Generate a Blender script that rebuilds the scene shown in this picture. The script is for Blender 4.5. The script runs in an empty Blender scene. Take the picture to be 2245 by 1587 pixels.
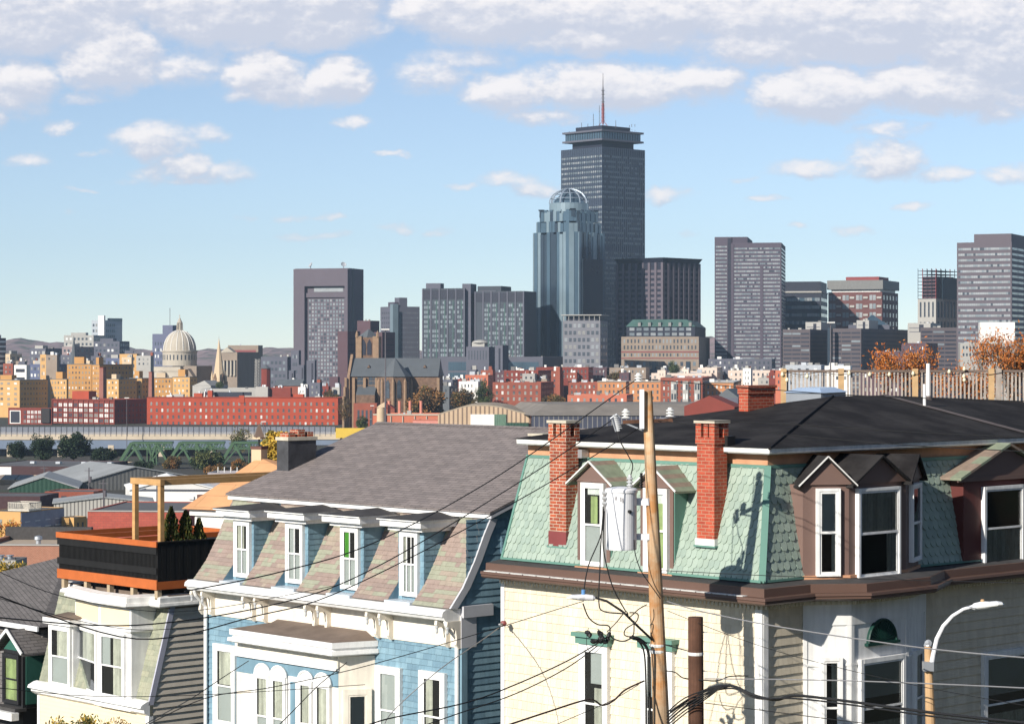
import bpy, math, random
from mathutils import Vector, Matrix
RND = random.Random(11)
F = 5200.0; CX = 1122.5; HZ = 775.0; EYE = 40.0
SC = bpy.context.scene; COL = SC.collection
V = Vector

def wpt(px, py, Y):
    return V(((px - CX) / F * Y, Y, EYE - (py - HZ) / F * Y))

# ------------------------------------------------------------------ materials
MATS = {}
def mat(name, col, rough=0.75, metal=0.0, var=0.12, vs=0.8, brick=None, ripple=None, bump=0.0, streak=0.0, spec=0.35, mix2=None):
    """brick=(w,h,gap,col2,mortar,bump) in metres on UV; ripple=(axis,period,depth)"""
    if name in MATS: return MATS[name]
    m = bpy.data.materials.new(name); m.use_nodes = True
    nt = m.node_tree; N = nt.nodes; L = nt.links
    b = N['Principled BSDF']
    b.inputs['Roughness'].default_value = rough; b.inputs['Metallic'].default_value = metal
    b.inputs['Specular IOR Level'].default_value = spec
    tc = N.new('ShaderNodeTexCoord')
    col4 = (*col, 1)
    bumpsrc = None; bumpstr = bump
    if brick:
        w, h, gap, c2, mo, bs = brick
        bt = N.new('ShaderNodeTexBrick'); bt.offset = 0.5
        bt.inputs['Scale'].default_value = 1.0
        bt.inputs['Brick Width'].default_value = w; bt.inputs['Row Height'].default_value = h
        bt.inputs['Mortar Size'].default_value = gap; bt.inputs['Mortar Smooth'].default_value = 0.2
        bt.inputs['Color1'].default_value = col4; bt.inputs['Color2'].default_value = (*c2, 1)
        bt.inputs['Mortar'].default_value = (*mo, 1)
        L.new(tc.outputs['UV'], bt.inputs['Vector'])
        csock = bt.outputs['Color']
        if bs:
            inv = N.new('ShaderNodeMath'); inv.operation = 'SUBTRACT'; inv.inputs[0].default_value = 1.0
            L.new(bt.outputs['Fac'], inv.inputs[1]); bumpsrc = inv.outputs[0]; bumpstr = bs
    else:
        rgb = N.new('ShaderNodeRGB'); rgb.outputs[0].default_value = col4; csock = rgb.outputs[0]
    nz = N.new('ShaderNodeTexNoise'); nz.inputs['Scale'].default_value = vs; nz.inputs['Detail'].default_value = 6
    nz.inputs['Roughness'].default_value = 0.65
    L.new(tc.outputs['Object'], nz.inputs['Vector'])
    if mix2:
        rp = N.new('ShaderNodeValToRGB'); rp.color_ramp.elements[0].position = 0.45; rp.color_ramp.elements[1].position = 0.6
        L.new(nz.outputs['Fac'], rp.inputs[0])
        mx = N.new('ShaderNodeMix'); mx.data_type = 'RGBA'
        L.new(rp.outputs[0], mx.inputs[0]); L.new(csock, mx.inputs[6]); mx.inputs[7].default_value = (*mix2, 1)
        csock = mx.outputs[2]
    if var:
        mr = N.new('ShaderNodeMapRange'); mr.inputs[1].default_value = 0.3; mr.inputs[2].default_value = 0.7
        mr.inputs[3].default_value = 1 - var; mr.inputs[4].default_value = 1 + var
        L.new(nz.outputs['Fac'], mr.inputs[0])
        fac = mr.outputs[0]
        if streak:
            mp = N.new('ShaderNodeMapping'); mp.inputs['Scale'].default_value = (3.0, 0.25, 1) if streak > 0 else (0.3, 3, 1)
            L.new(tc.outputs['UV'], mp.inputs[0])
            n2 = N.new('ShaderNodeTexNoise'); n2.inputs['Scale'].default_value = 2.0; n2.inputs['Detail'].default_value = 5
            L.new(mp.outputs[0], n2.inputs['Vector'])
            m2 = N.new('ShaderNodeMapRange'); m2.inputs[1].default_value = 0.35; m2.inputs[2].default_value = 0.65
            m2.inputs[3].default_value = 1 - abs(streak); m2.inputs[4].default_value = 1 + abs(streak) * 0.5
            L.new(n2.outputs['Fac'], m2.inputs[0])
            mm = N.new('ShaderNodeMath'); mm.operation = 'MULTIPLY'
            L.new(fac, mm.inputs[0]); L.new(m2.outputs[0], mm.inputs[1]); fac = mm.outputs[0]
        vm = N.new('ShaderNodeVectorMath'); vm.operation = 'SCALE'
        L.new(csock, vm.inputs[0]); L.new(fac, vm.inputs['Scale']); csock = vm.outputs[0]
    L.new(csock, b.inputs['Base Color'])
    if ripple:
        ax, per, dep = ripple
        sx = N.new('ShaderNodeSeparateXYZ'); L.new(tc.outputs['UV'], sx.inputs[0])
        mu = N.new('ShaderNodeMath'); mu.operation = 'MULTIPLY'; mu.inputs[1].default_value = 2 * math.pi / per
        L.new(sx.outputs[ax], mu.inputs[0])
        sn = N.new('ShaderNodeMath'); sn.operation = 'SINE'; L.new(mu.outputs[0], sn.inputs[0])
        bumpsrc = sn.outputs[0]; bumpstr = dep
    if bumpsrc is None and bump:
        bumpsrc = nz.outputs['Fac']
    if bumpsrc is not None:
        bp = N.new('ShaderNodeBump'); bp.inputs['Strength'].default_value = bumpstr; bp.inputs['Distance'].default_value = 0.03
        L.new(bumpsrc, bp.inputs['Height']); L.new(bp.outputs[0], b.inputs['Normal'])
    MATS[name] = m
    return m

# ------------------------------------------------------------------ mesh builder
class MB:
    def __init__(s): s.v = []; s.f = []; s.m = []; s.mats = []; s.smooth = False
    def mi(s, m):
        if m not in s.mats: s.mats.append(m)
        return s.mats.index(m)
    def face(s, pts, m):
        i = len(s.v); s.v.extend([tuple(p) for p in pts]); s.f.append(tuple(range(i, i + len(pts)))); s.m.append(s.mi(m)); return s
    def hexa(s, p, m, skip=()):
        # p: 8 pts, bottom 0-3 (ccw seen from top), top 4-7
        i = len(s.v); s.v.extend([tuple(q) for q in p]); k = s.mi(m)
        for n, f in enumerate(((3, 2, 1, 0), (4, 5, 6, 7), (0, 1, 5, 4), (1, 2, 6, 5), (2, 3, 7, 6), (3, 0, 4, 7))):
            if n in skip: continue
            s.f.append(tuple(i + a for a in f)); s.m.append(k)
        return s
    def box(s, x0, x1, y0, y1, z0, z1, m, skip=()):
        if x0 > x1: x0, x1 = x1, x0
        if y0 > y1: y0, y1 = y1, y0
        if z0 > z1: z0, z1 = z1, z0
        return s.hexa([(x0, y0, z0), (x1, y0, z0), (x1, y1, z0), (x0, y1, z0), (x0, y0, z1), (x1, y0, z1), (x1, y1, z1), (x0, y1, z1)], m, skip)
    def prism(s, pts, vec, m, m2=None):
        """closed prism: polygon pts swept by vec"""
        n = len(pts); i = len(s.v); vec = V(vec)
        P = [V(p) for p in pts]
        nrm = V((0, 0, 0))
        for a in range(n): nrm += (P[a] - P[0]).cross(P[(a + 1) % n] - P[0])
        if nrm.dot(vec) > 0: P = P[::-1]
        s.v.extend([tuple(p) for p in P] + [tuple(p + vec) for p in P])
        k = s.mi(m); k2 = s.mi(m2) if m2 else k
        s.f.append(tuple(i + a for a in range(n))); s.m.append(k2)
        s.f.append(tuple(i + n + a for a in range(n - 1, -1, -1))); s.m.append(k2)
        for a in range(n):
            b = (a + 1) % n
            s.f.append((i + b, i + a, i + n + a, i + n + b)); s.m.append(k)
        return s
    def beam(s, p, q, w, h, m, up=(0, 0, 1)):
        p, q = V(p), V(q); d = (q - p).normalized(); up = V(up)
        if abs(d.dot(up)) > 0.99: up = V((1, 0, 0))
        sd = d.cross(up).normalized() * (w / 2); u = sd.cross(d).normalized() * (h / 2)
        return s.prism([p + sd + u, p - sd + u, p - sd - u, p + sd - u], q - p, m)
    def tube(s, pts, r, m, n=8, cap=True):
        pts = [V(p) for p in pts]
        rs = r if isinstance(r, (list, tuple)) else [r] * len(pts)
        i = len(s.v); k = s.mi(m); ref = None
        for a, p in enumerate(pts):
            d = (pts[min(a + 1, len(pts) - 1)] - pts[max(a - 1, 0)]).normalized()
            if ref is None: ref = V((0, 0, 1)) if abs(d.z) < 0.9 else V((1, 0, 0))
            x = d.cross(ref).normalized(); y = x.cross(d).normalized(); ref = y
            for t in range(n):
                an = 2 * math.pi * t / n
                s.v.append(tuple(p + (x * math.cos(an) + y * math.sin(an)) * rs[a]))
        for a in range(len(pts) - 1):
            for t in range(n):
                t2 = (t + 1) % n
                s.f.append((i + a * n + t, i + a * n + t2, i + (a + 1) * n + t2, i + (a + 1) * n + t)); s.m.append(k)
        if cap:
            s.f.append(tuple(i + t for t in range(n - 1, -1, -1))); s.m.append(k)
            s.f.append(tuple(i + (len(pts) - 1) * n + t for t in range(n))); s.m.append(k)
        return s
    def lathe(s, c, prof, m, n=16, ax=None, cap=True):
        """prof [(r,h)...] around vertical axis (or ax) at c"""
        c = V(c); ax = V(ax).normalized() if ax is not None else V((0, 0, 1))
        ref = V((1, 0, 0)) if abs(ax.x) < 0.9 else V((0, 1, 0))
        x = ax.cross(ref).normalized(); y = ax.cross(x).normalized()
        i = len(s.v); k = s.mi(m)
        for r, h in prof:
            for t in range(n):
                a = 2 * math.pi * t / n
                s.v.append(tuple(c + ax * h + (x * math.cos(a) + y * math.sin(a)) * max(r, 1e-4)))
        for a in range(len(prof) - 1):
            for t in range(n):
                t2 = (t + 1) % n
                s.f.append((i + a * n + t, i + a * n + t2, i + (a + 1) * n + t2, i + (a + 1) * n + t)); s.m.append(k)
        if cap:
            s.f.append(tuple(i + t for t in range(n - 1, -1, -1))); s.m.append(k)
            s.f.append(tuple(i + (len(prof) - 1) * n + t for t in range(n))); s.m.append(k)
        return s
    def mesh(s, name):
        me = bpy.data.meshes.new(name)
        me.from_pydata(s.v, [], s.f)
        for m in s.mats: me.materials.append(m)
        me.polygons.foreach_set('material_index', s.m)
        if s.smooth: me.polygons.foreach_set('use_smooth', [True] * len(s.f))
        uv = me.uv_layers.new(name='UVMap')
        up = V((0, 0, 1)); dat = [0.0] * (2 * len(me.loops)); vs = me.vertices
        for p in me.polygons:
            n = p.normal
            if abs(n.z) > 0.995: T = V((1, 0, 0)); B = V((0, 1, 0))
            else: T = up.cross(n).normalized(); B = n.cross(T)
            for li in p.loop_indices:
                co = vs[me.loops[li].vertex_index].co
                dat[2 * li] = co.dot(T); dat[2 * li + 1] = co.dot(B)
        uv.data.foreach_set('uv', dat)
        me.update()
        return me

def obj(name, mb, parent=None, label=None, cat=None, group=None, kind=None, loc=None):
    me = mb if isinstance(mb, bpy.types.Mesh) else mb.mesh(name)
    o = bpy.data.objects.new(name, me); COL.objects.link(o)
    if parent is not None: o.parent = parent
    if loc is not None: o.location = loc
    tag(o, label, cat, group, kind); return o
def tag(o, label=None, cat=None, group=None, kind=None):
    if label: o['label'] = label
    if cat: o['category'] = cat
    if group: o['group'] = group
    if kind: o['kind'] = kind
def empty(name, label, cat, group=None, loc=(0, 0, 0), rz=0.0):
    o = bpy.data.objects.new(name, None); COL.objects.link(o); o.location = loc; o.rotation_euler = (0, 0, rz)
    o.empty_display_size = 0.3
    tag(o, label, cat, group); return o
def copy_tree(o, parent=None):
    c = o.copy(); COL.objects.link(c)
    if parent is not None: c.parent = parent
    for ch in list(o.children): copy_tree(ch, c)
    return c

# local frame: x runs along the left-hand front (towards viewer's right), y runs away along the right-hand side
class Fr:
    def __init__(s, X, Y, z0, th):
        s.o = V((X, Y, z0)); s.th = th; s.c = math.cos(th); s.s = math.sin(th)
    def w(s, p):
        p = V(p); return V((s.o.x + p.x * s.c + p.y * s.s, s.o.y - p.x * s.s + p.y * s.c, s.o.z + p.z))
    def dl(s, d): return V((d.x * s.c - d.y * s.s, d.x * s.s + d.y * s.c, d.z))
    def l(s, p): return s.dl(V(p) - s.o)
    def on(s, px, py, x=None, y=None, z=None, pl=None):
        """point of the building's plane x=, y=, z= (or pl=(point,normal)) that is sighted at this bearing"""
        o = s.dl(V((0, 0, EYE)) - s.o); d = s.dl(V(((px - CX) / F, 1, -(py - HZ) / F)))
        if x is not None: t = (x - o.x) / d.x
        elif y is not None: t = (y - o.y) / d.y
        elif z is not None: t = (z - o.z) / d.z
        else: t = (V(pl[0]) - o).dot(V(pl[1])) / d.dot(V(pl[1]))
        return o + d * t
    def root(s, name, label, cat, group=None):
        return empty(name, label, cat, group, tuple(s.o), -s.th)

# ------------------------------------------------------------------ common materials
white = mat('white_paint', (0.79, 0.785, 0.77), 0.5, var=0.09, vs=1.6, streak=0.13)
white2 = mat('weathered_white_paint', (0.72, 0.71, 0.68), 0.6, var=0.15, vs=3, streak=0.12)
cream = mat('cream_paint', (0.74, 0.68, 0.56), 0.6, var=0.06, vs=2)
glass = mat('window_glass', (0.015, 0.018, 0.02), 0.04, var=0, spec=0.8)
glassf = mat('far_window_glass', (0.05, 0.06, 0.075), 0.22, var=0.5, vs=0.5, spec=0.6)
glassl = mat('far_window_blind', (0.62, 0.62, 0.60), 0.5, var=0.2, vs=0.6)
glassm = mat('far_window_shade', (0.22, 0.22, 0.21), 0.4, var=0.3, vs=0.6)
curt = mat('curtain_cloth', (0.55, 0.53, 0.46), 0.9, var=0.15, vs=6, streak=0.3)
curtg = mat('green_curtain_cloth', (0.36, 0.42, 0.20), 0.9, var=0.15, vs=6, streak=0.3)
blind = mat('roller_blind', (0.42, 0.43, 0.42), 0.9, var=0.08)
dark = mat('dark_interior', (0.02, 0.018, 0.017), 0.9, var=0.2)
asph = mat('black_roof_felt', (0.018, 0.0165, 0.017), 0.9, var=0.4, vs=0.9, mix2=(.028, .026, .026), bump=0.25, brick=(30, 0.9, 0.006, (0.022, 0.020, 0.021), (0.007, 0.007, 0.007), 0.3), spec=0.15)
metal = mat('galvanised_metal', (0.42, 0.44, 0.47), 0.45, 0.6, var=0.12)
rubber = mat('black_rubber', (0.015, 0.015, 0.016), 0.55, var=0.1)
porc = mat('grey_porcelain', (0.45, 0.46, 0.47), 0.25, var=0.1)
red_brick = mat('red_chimney_brick', (0.40, 0.085, 0.035), 0.85, var=0.25, vs=3, brick=(0.21, 0.075, 0.011, (0.26, 0.05, 0.028), (0.48, 0.36, 0.27), 0.8))
print('core ok')
# ================================================================== NEAR HOUSES
TH = math.atan2(0.728, 0.686)
def gmat():
    m = bpy.data.materials.new('clear_window_glass'); m.use_nodes = True
    nt = m.node_tree; nt.nodes.clear(); N = nt.nodes; L = nt.links
    o = N.new('ShaderNodeOutputMaterial'); mx = N.new('ShaderNodeMixShader')
    t = N.new('ShaderNodeBsdfTransparent'); t.inputs[0].default_value = (0.82, 0.86, 0.85, 1)
    g = N.new('ShaderNodeBsdfGlossy'); g.inputs['Roughness'].default_value = 0.03; g.inputs[0].default_value = (0.9, 0.95, 1, 1)
    f = N.new('ShaderNodeFresnel'); f.inputs[0].default_value = 1.5
    a = N.new('ShaderNodeMath'); a.operation = 'ADD'; a.inputs[1].default_value = 0.05
    L.new(f.outputs[0], a.inputs[0]); L.new(a.outputs[0], mx.inputs[0]); L.new(t.outputs[0], mx.inputs[1]); L.new(g.outputs[0], mx.inputs[2]); L.new(mx.outputs[0], o.inputs[0])
    return m
gl = gmat()
AX = V((1, 0, 0)); AO = V((0, -1, 0)); BX = V((0, 1, 0)); BO = V((1, 0, 0))

def shingles(mb, mp, s0, s1, z0, z1, h, w, t, mats, gap=0.004, cluster=0.0, skip=None, seed=1, back=None):
    """shingle courses; mp(s,out,z) -> point; s0,s1 functions of z"""
    rr = random.Random(seed); f0 = s0 if callable(s0) else (lambda z: s0); f1 = s1 if callable(s1) else (lambda z: s1)
    z = z0; row = 0; last = mats[0]
    while z < z1 - 0.005:
        hh = min(h, z1 - z); a = f0(z + hh / 2); b = f1(z + hh / 2); s = a - rr.random() * w; row += 1
        while s < b:
            ww = w * rr.uniform(0.75, 1.25); x0 = max(a, s) + gap / 2; x1 = min(b, s + ww) - gap / 2; s += ww
            if x1 - x0 < 0.01 or (skip and skip((x0 + x1) / 2, z + hh / 2)): continue
            last = last if rr.random() < cluster else rr.choice(mats)
            m = last; dz = rr.uniform(-0.003, 0.003)
            p = [mp(x0, t, z + dz), mp(x1, t, z + dz), mp(x1, 0.002, z + hh), mp(x0, 0.002, z + hh)]
            mb.face(p, m)
            mb.face([mp(x0, 0, z + dz), mp(x1, 0, z + dz), p[1], p[0]], m)
            mb.face([mp(x1, 0, z + dz), mp(x1, 0, z + hh), p[2], p[1]], m)
        z += h

def scales(mb, O, U, W, poly, w, h, mats, seed=3, t=0.016):
    """fish-scale slates on the plane O + U*u + W*v, poly = list of (u,v) convex"""
    rr = random.Random(seed); U = V(U).normalized(); W = V(W).normalized(); Nn = U.cross(W).normalized()
    def span(v):
        xs = []
        for i in range(len(poly)):
            (a, b), (c, d) = poly[i], poly[(i + 1) % len(poly)]
            if (b - v) * (d - v) <= 0 and b != d: xs.append(a + (c - a) * (v - b) / (d - b))
        return (min(xs), max(xs)) if len(xs) > 1 else None
    v0 = min(p[1] for p in poly); v1 = max(p[1] for p in poly); row = 0; v = v0
    r = w / 2
    while v < v1:
        u = min(p[0] for p in poly) - w + (row % 2) * w / 2
        while u < max(p[0] for p in poly):
            if rr.random() < .006: u += w; continue
            slip = rr.uniform(.01, .035) if rr.random() < .03 else 0
            c = u + w / 2; sh = [(-r * .96, h * 1.1 + r), (-r * .96, r)]
            for k in range(1, 7):
                an = math.pi + math.pi * k / 7; sh.append((math.cos(an) * r * .96, r + math.sin(an) * r))
            sh += [(r * .96, r), (r * .96, h * 1.1 + r)]
            pts = []
            dv = rr.uniform(-.005, .005) - slip
            for a, b in sh:
                vv = min(max(v + b + dv - r * 0.3, v0), v1); sp = span(vv)
                if not sp: pts = None; break
                uu = min(max(c + a, sp[0]), sp[1]); pts.append((uu, vv, b))
            if pts and max(p[0] for p in pts) - min(p[0] for p in pts) > 0.02:
                m = rr.choice(mats); top = h * 1.1 + r; tb = t * rr.uniform(.8, 1.3)
                P = [V(O) + U * a + W * b2 + Nn * (0.003 + tb * (1 - bb / top)) for a, b2, bb in pts]
                Q = [V(O) + U * a + W * b2 for a, b2, bb in pts]
                mb.face(P, m)
                for k in range(1, len(P) - 2):
                    mb.face([Q[k], Q[k + 1], P[k + 1], P[k]], m)
            u += w
        v += h; row += 1

def sweep(mb, path, prof, m, cap=True):
    n = len(path); nr = []
    for i in range(n):
        a = V((*path[max(i - 1, 0)], 0)); b = V((*path[i], 0)); c = V((*path[min(i + 1, n - 1)], 0))
        d1 = (b - a).normalized() if i else (c - b).normalized(); d2 = (c - b).normalized() if i < n - 1 else d1
        n1 = V((d1.y, -d1.x, 0)); n2 = V((d2.y, -d2.x, 0)); q = (n1 + n2); q = q / max(q.dot(n1), .3) if q.length > 0 else n1
        nr.append(q)
    R = [[V((path[i][0], path[i][1], 0)) + nr[i] * o + V((0, 0, z)) for o, z in prof] for i in range(n)]
    for i in range(n - 1):
        for k in range(len(prof) - 1):
            mb.face([R[i][k + 1], R[i + 1][k + 1], R[i + 1][k], R[i][k]], m)
    if cap:
        mb.face(R[0], m); mb.face(R[-1][::-1], m)

def bx(mb, P, ux, out, u0, u1, z0, z1, o0, o1, m):
    """box in facade coordinates: along ux, height z, outward out"""
    P = V(P); ux = V(ux); out = V(out); q = []
    for z in (z0, z1):
        for u, o in ((u0, o1), (u1, o1), (u1, o0), (u0, o0)):
            q.append(P + ux * u + out * o + V((0, 0, z)))
    mb.hexa(q, m)

def win(parent, P, ux, out, w, h, cw=0.10, frame=white, split=0.5, name='window', flat=False, cur=None, base=0.012, bars=0, sill=True, low=None, sw=0.045, muntin=False):
    """sash window: P lower-left outer casing corner on the wall plane"""
    out = V(out).normalized(); ux = V(ux).normalized(); P = V(P) + out * .03
    mb = MB()
    bx(mb, P, ux, out, 0, cw, 0, h, -.03, .075, frame); bx(mb, P, ux, out, w - cw, w, 0, h, -.03, .075, frame)
    bx(mb, P, ux, out, cw, w - cw, h - cw, h, -.03, .08, frame); bx(mb, P, ux, out, cw, w - cw, 0, cw * .7, -.03, .078, frame)
    o = obj('window_frame' if flat else name, mb, parent)
    sub = parent if flat else o
    if sill:
        mb = MB(); bx(mb, P, ux, out, -.03, w + .03, -.05, 0, -.03, .10, frame); obj('sill', mb, sub)
    x0, x1, z0, z1 = cw, w - cw, cw * .7, h - cw; zm = z0 + (z1 - z0) * split
    mb = MB()
    for a, b, oo in ((z0, zm + .02, 0), (zm - .02, z1, .014)):
        bx(mb, P, ux, out, x0, x0 + sw, a, b, .035 + oo, .048 + oo, frame); bx(mb, P, ux, out, x1 - sw, x1, a, b, .035 + oo, .048 + oo, frame)
        bx(mb, P, ux, out, x0 + sw, x1 - sw, a, a + sw, .035 + oo, .0475 + oo, frame); bx(mb, P, ux, out, x0 + sw, x1 - sw, b - sw, b, .035 + oo, .0475 + oo, frame)
    for k in range(bars):
        xx = x0 + (x1 - x0) * (k + 1) / (bars + 1)
        bx(mb, P, ux, out, xx - .012, xx + .012, z0 + sw, z1 - sw, .036, .056, frame)
    obj('sash', mb, sub)
    mb = MB(); bx(mb, P, ux, out, x0 + .01, x1 - .01, z0 + .01, z1 - .01, .002, .004, dark); obj('dark_room_plate', mb, sub)  # dark plate stands in for the unlit room; the wall has no opening
    mb = MB(); A_ = lambda u, z: P + ux * u + out * .032 + V((0, 0, z)); mb.face([A_(x0 + sw * .7, z0 + sw * .7), A_(x1 - sw * .7, z0 + sw * .7), A_(x1 - sw * .7, z1 - sw * .7), A_(x0 + sw * .7, z1 - sw * .7)], gl); obj('pane', mb, sub)
    if cur:
        mb = MB(); g = x1 - x0 - .04
        for (a, b, c, d, m) in cur:       # fractions u0,u1,z0,z1
            n = max(2, int((b - a) * g / .05)); U0 = x0 + .02 + a * g; U1 = x0 + .02 + b * g
            Z0 = z0 + .02 + c * (z1 - z0 - .04); Z1 = z0 + .02 + d * (z1 - z0 - .04)
            if m is blind or m is white2:
                bx(mb, P, ux, out, U0, U1, Z0, Z1, .012, .016, m); continue
            for k in range(n):
                ua = U0 + (U1 - U0) * k / n; ub = U0 + (U1 - U0) * (k + 1) / n
                oa, ob = (.010, .024) if k % 2 else (.024, .010)
                mb.face([P + ux * ua + out * oa + V((0, 0, Z0)), P + ux * ub + out * ob + V((0, 0, Z0)), P + ux * ub + out * ob + V((0, 0, Z1)), P + ux * ua + out * oa + V((0, 0, Z1))], m)
        obj('curtain', mb, sub)
    return o

def chimney(parent, fr, x0, x1, y0, y1, z0, z1, mbrick, capm, flue=True, cap_t=0.06):
    mb = MB(); zt = z1 - cap_t - (.30 if flue else 0)
    mb.box(x0, x1, y0, y1, z0, zt - .14, mbrick); mb.box(x0 - .025, x1 + .025, y0 - .025, y1 + .025, zt - .14, zt, mbrick)
    c = obj('chimney', mb, parent)
    mb = MB()
    if flue:
        p = .13
        for ax, bx_ in ((x0 - .02, x0 + p), (x1 - p, x1 + .02)):
            for cy, dy in ((y0 - .02, y0 + p), (y1 - p, y1 + .02)): mb.box(ax, bx_, cy, dy, zt, z1 - cap_t, mbrick)
        mb.box((x0 + x1) / 2 - .06, (x0 + x1) / 2 + .06, y0 + .002, y1 - .002, zt, z1 - cap_t, mbrick)
        mb.box(x0 + p * .9, x1 - p * .9, y0 + .2, y1 - .2, zt, z1 - cap_t, dark)
        obj('flue_piers', mb, c); mb = MB()
    mb.box(x0 - .05, x1 + .05, y0 - .05, y1 + .05, z1 - cap_t, z1, capm); obj('cap', mb, c)
    return c

# ---- beige house with mint mansard (nearest)
def srt(f, base, var, **k):
    return [mat(f + str(i), tuple(c * v for c in base), var=.06, vs=4, **k) for i, v in enumerate(var)]
bg = [mat('beige_shingle', (0.69, 0.605, 0.465), .8, var=.07, vs=1.2, streak=.08), mat('beige_shingle_pale', (0.715, 0.63, 0.485), .8, var=.07, vs=1.2, streak=.08), mat('beige_shingle_warm', (0.67, 0.585, 0.445), .8, var=.07, vs=1.2, streak=.08)]
mint = [mat('mint_slate', (0.285, 0.355, 0.295), .6, var=.08, vs=3), mat('mint_slate_pale', (0.31, 0.38, 0.32), .6, var=.08, vs=3), mat('mint_slate_grey', (0.265, 0.335, 0.285), .6, var=.08, vs=3)]
teal = mat('teal_trim_paint', (0.12, 0.245, 0.20), .5, var=.08)
brown = mat('brown_trim_paint', (0.115, 0.068, 0.052), .45, var=.08)
dorb = mat('taupe_dormer_paint', (0.165, 0.105, 0.088), .6, var=.06)
salmon = mat('salmon_trim_paint', (0.52, 0.27, 0.155), .6, var=.15, vs=3)
maroon = mat('maroon_flashing', (0.20, 0.05, 0.05), .5)
ledge = mat('dark_ledge_felt', (0.055, 0.052, 0.052), .85, var=.25, vs=3)
dgreen = mat('dark_green_paint', (0.008, 0.045, 0.035), .45, var=.1)
rfs = [mat('weathered_green_slate', (0.22, 0.25, 0.18), .8, var=.2, vs=5), mat('weathered_brown_slate', (0.25, 0.19, 0.15), .8, var=.2, vs=5)]
capst = mat('chimney_cap_stone', (0.50, 0.45, 0.36), .8, var=.15, vs=5)
tape = mat('roof_seam_tape', (0.115, 0.095, 0.09), .8, var=.2, vs=3)

h1 = Fr(5.165, 49.0, 27.0, TH)
H1 = h1.root('mansard_house', 'beige shingled corner house with mint fish-scale mansard and brown bay dormer, behind the wooden pole', 'house')
XL = -7.87; zb, zt = 8.27, 10.64; iA, iB = .72, .46; YB = 12.5
a_, b_, c_, d_ = (0, 1.31), (.6, 2.16), (.6, 4.12), (0, 5.53)
# walls
mb = MB(); mb.box(XL, -.02, .02, YB, -1, 8.25, bg[0]); 
shingles(mb, lambda s, o, z: (s, .02 - o, z), XL + .1, -.16, 2.0, 7.72, .205, .16, .026, bg, seed=5)
shingles(mb, lambda s, o, z: (-.02 + o, s, z), .16, 1.35, 2.0, 7.72, .205, .16, .03, bg, seed=6)
shingles(mb, lambda s, o, z: (-.02 + o, s, z), 5.5, YB, 2.0, 7.72, .205, .16, .03, bg, seed=7)
obj('wall', mb, H1)
mb = MB()
mb.box(XL - .02, XL + .1, -.02, .05, 0, 7.72, white); obj('corner_board', mb, H1); mb = MB(); mb.box(-.17, .03, -.03, .012, 0, 7.72, white)
for k in range(4): mb.box(-.15 + k * .045, -.13 + k * .045, -.04, -.031, 0, 7.65, white)
mb.box(-.015, .03, .0125, .17, 0, 7.72, white)
for k in range(4): mb.box(.031, .04, .015 + k * .04, .035 + k * .04, 0, 7.65, white)
obj('corner_board', mb, H1)
# bay trunk (white)
bay = MB()
bp = [a_, b_, c_, d_]
bay.prism([(p[0] - .0, p[1], 0) for p in bp] , (0, 0, 7.74), white)
baso = obj('bay', bay, H1)
def facet(p, q):
    p = V((*p, 0)); q = V((*q, 0)); d = (q - p); L_ = d.length; d.normalize(); return p, d, V((d.y, -d.x, 0)), L_
mb = MB()
for p, q in ((a_, b_), (b_, c_), (c_, d_)):
    P, ux, out, L_ = facet(p, q)
    bx(mb, P, ux, out, 0, L_, 7.28, 7.72, .002, .03, white); bx(mb, P, ux, out, 0, L_, 6.42, 6.47, .002, .03, white)
    bx(mb, P, ux, out, 0, .09, 0, 7.28, .002, .025, white); bx(mb, P, ux, out, L_ - .09, L_, 0, 7.28, .002, .025, white)
obj('trim', mb, baso)
P, ux, out, L_ = facet(a_, b_)
p0 = h1.on(1798, 1587, pl=(P, out)); u0 = (p0 - P).dot(ux); u1 = (h1.on(1845, 1587, pl=(P, out)) - P).dot(ux)
zt_ = h1.on(1820, 1440, pl=(P, out)).z
win(baso, P + ux * u0 + V((0, 0, zt_ - 2.1)), ux, out, u1 - u0, 2.1, .07, flat=True, cur=[(0.5, 1, 0.55, 1, curt)])
P, ux, out, L_ = facet(b_, c_)
u0 = (h1.on(1880, 1500, pl=(P, out)) - P).dot(ux); u1 = (h1.on(1978, 1500, pl=(P, out)) - P).dot(ux); zt_ = h1.on(1930, 1438, pl=(P, out)).z
win(baso, P + ux * u0 + V((0, 0, zt_ - 2.1)), ux, out, u1 - u0, 2.1, .09, flat=True, cur=[(0, 1, .62, 1, blind), (0, 1, 0, .34, curt)])
# fan arch
cpt = h1.on(1931, 1405, pl=(P, out)); r = .36 * 1.38
mb = MB(); pts = [cpt + ux * (math.cos(math.pi * k / 16) * r) + V((0, 0, math.sin(math.pi * k / 16) * r)) for k in range(17)]
mb.prism(pts, out * .05, dgreen)
for k in range(1, 16):
    a = math.pi * k / 16; mb.beam(cpt + out * .06 + V((0, 0, .02)), cpt + out * .06 + ux * math.cos(a) * r * .86 + V((0, 0, .02 + math.sin(a) * r * .86)), .014, .014, dgreen)
ring = [cpt + out * .055 + ux * (math.cos(math.pi * k / 16) * r * .95) + V((0, 0, math.sin(math.pi * k / 16) * r * .95)) for k in range(17)]
mb.tube(ring, .028, dgreen, 6)
bx(mb, cpt, ux, out, -r - .06, r + .06, -.06, 0, 0, .10, dgreen)
obj('fan_ornament', mb, baso)
P, ux, out, L_ = facet(c_, d_)
win(baso, P + ux * .35 + V((0, 0, zt_ - 2.1)), ux, out, .75, 2.1, .08, flat=True, cur=[(0, 1, .0, 1, curt)])
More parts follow.
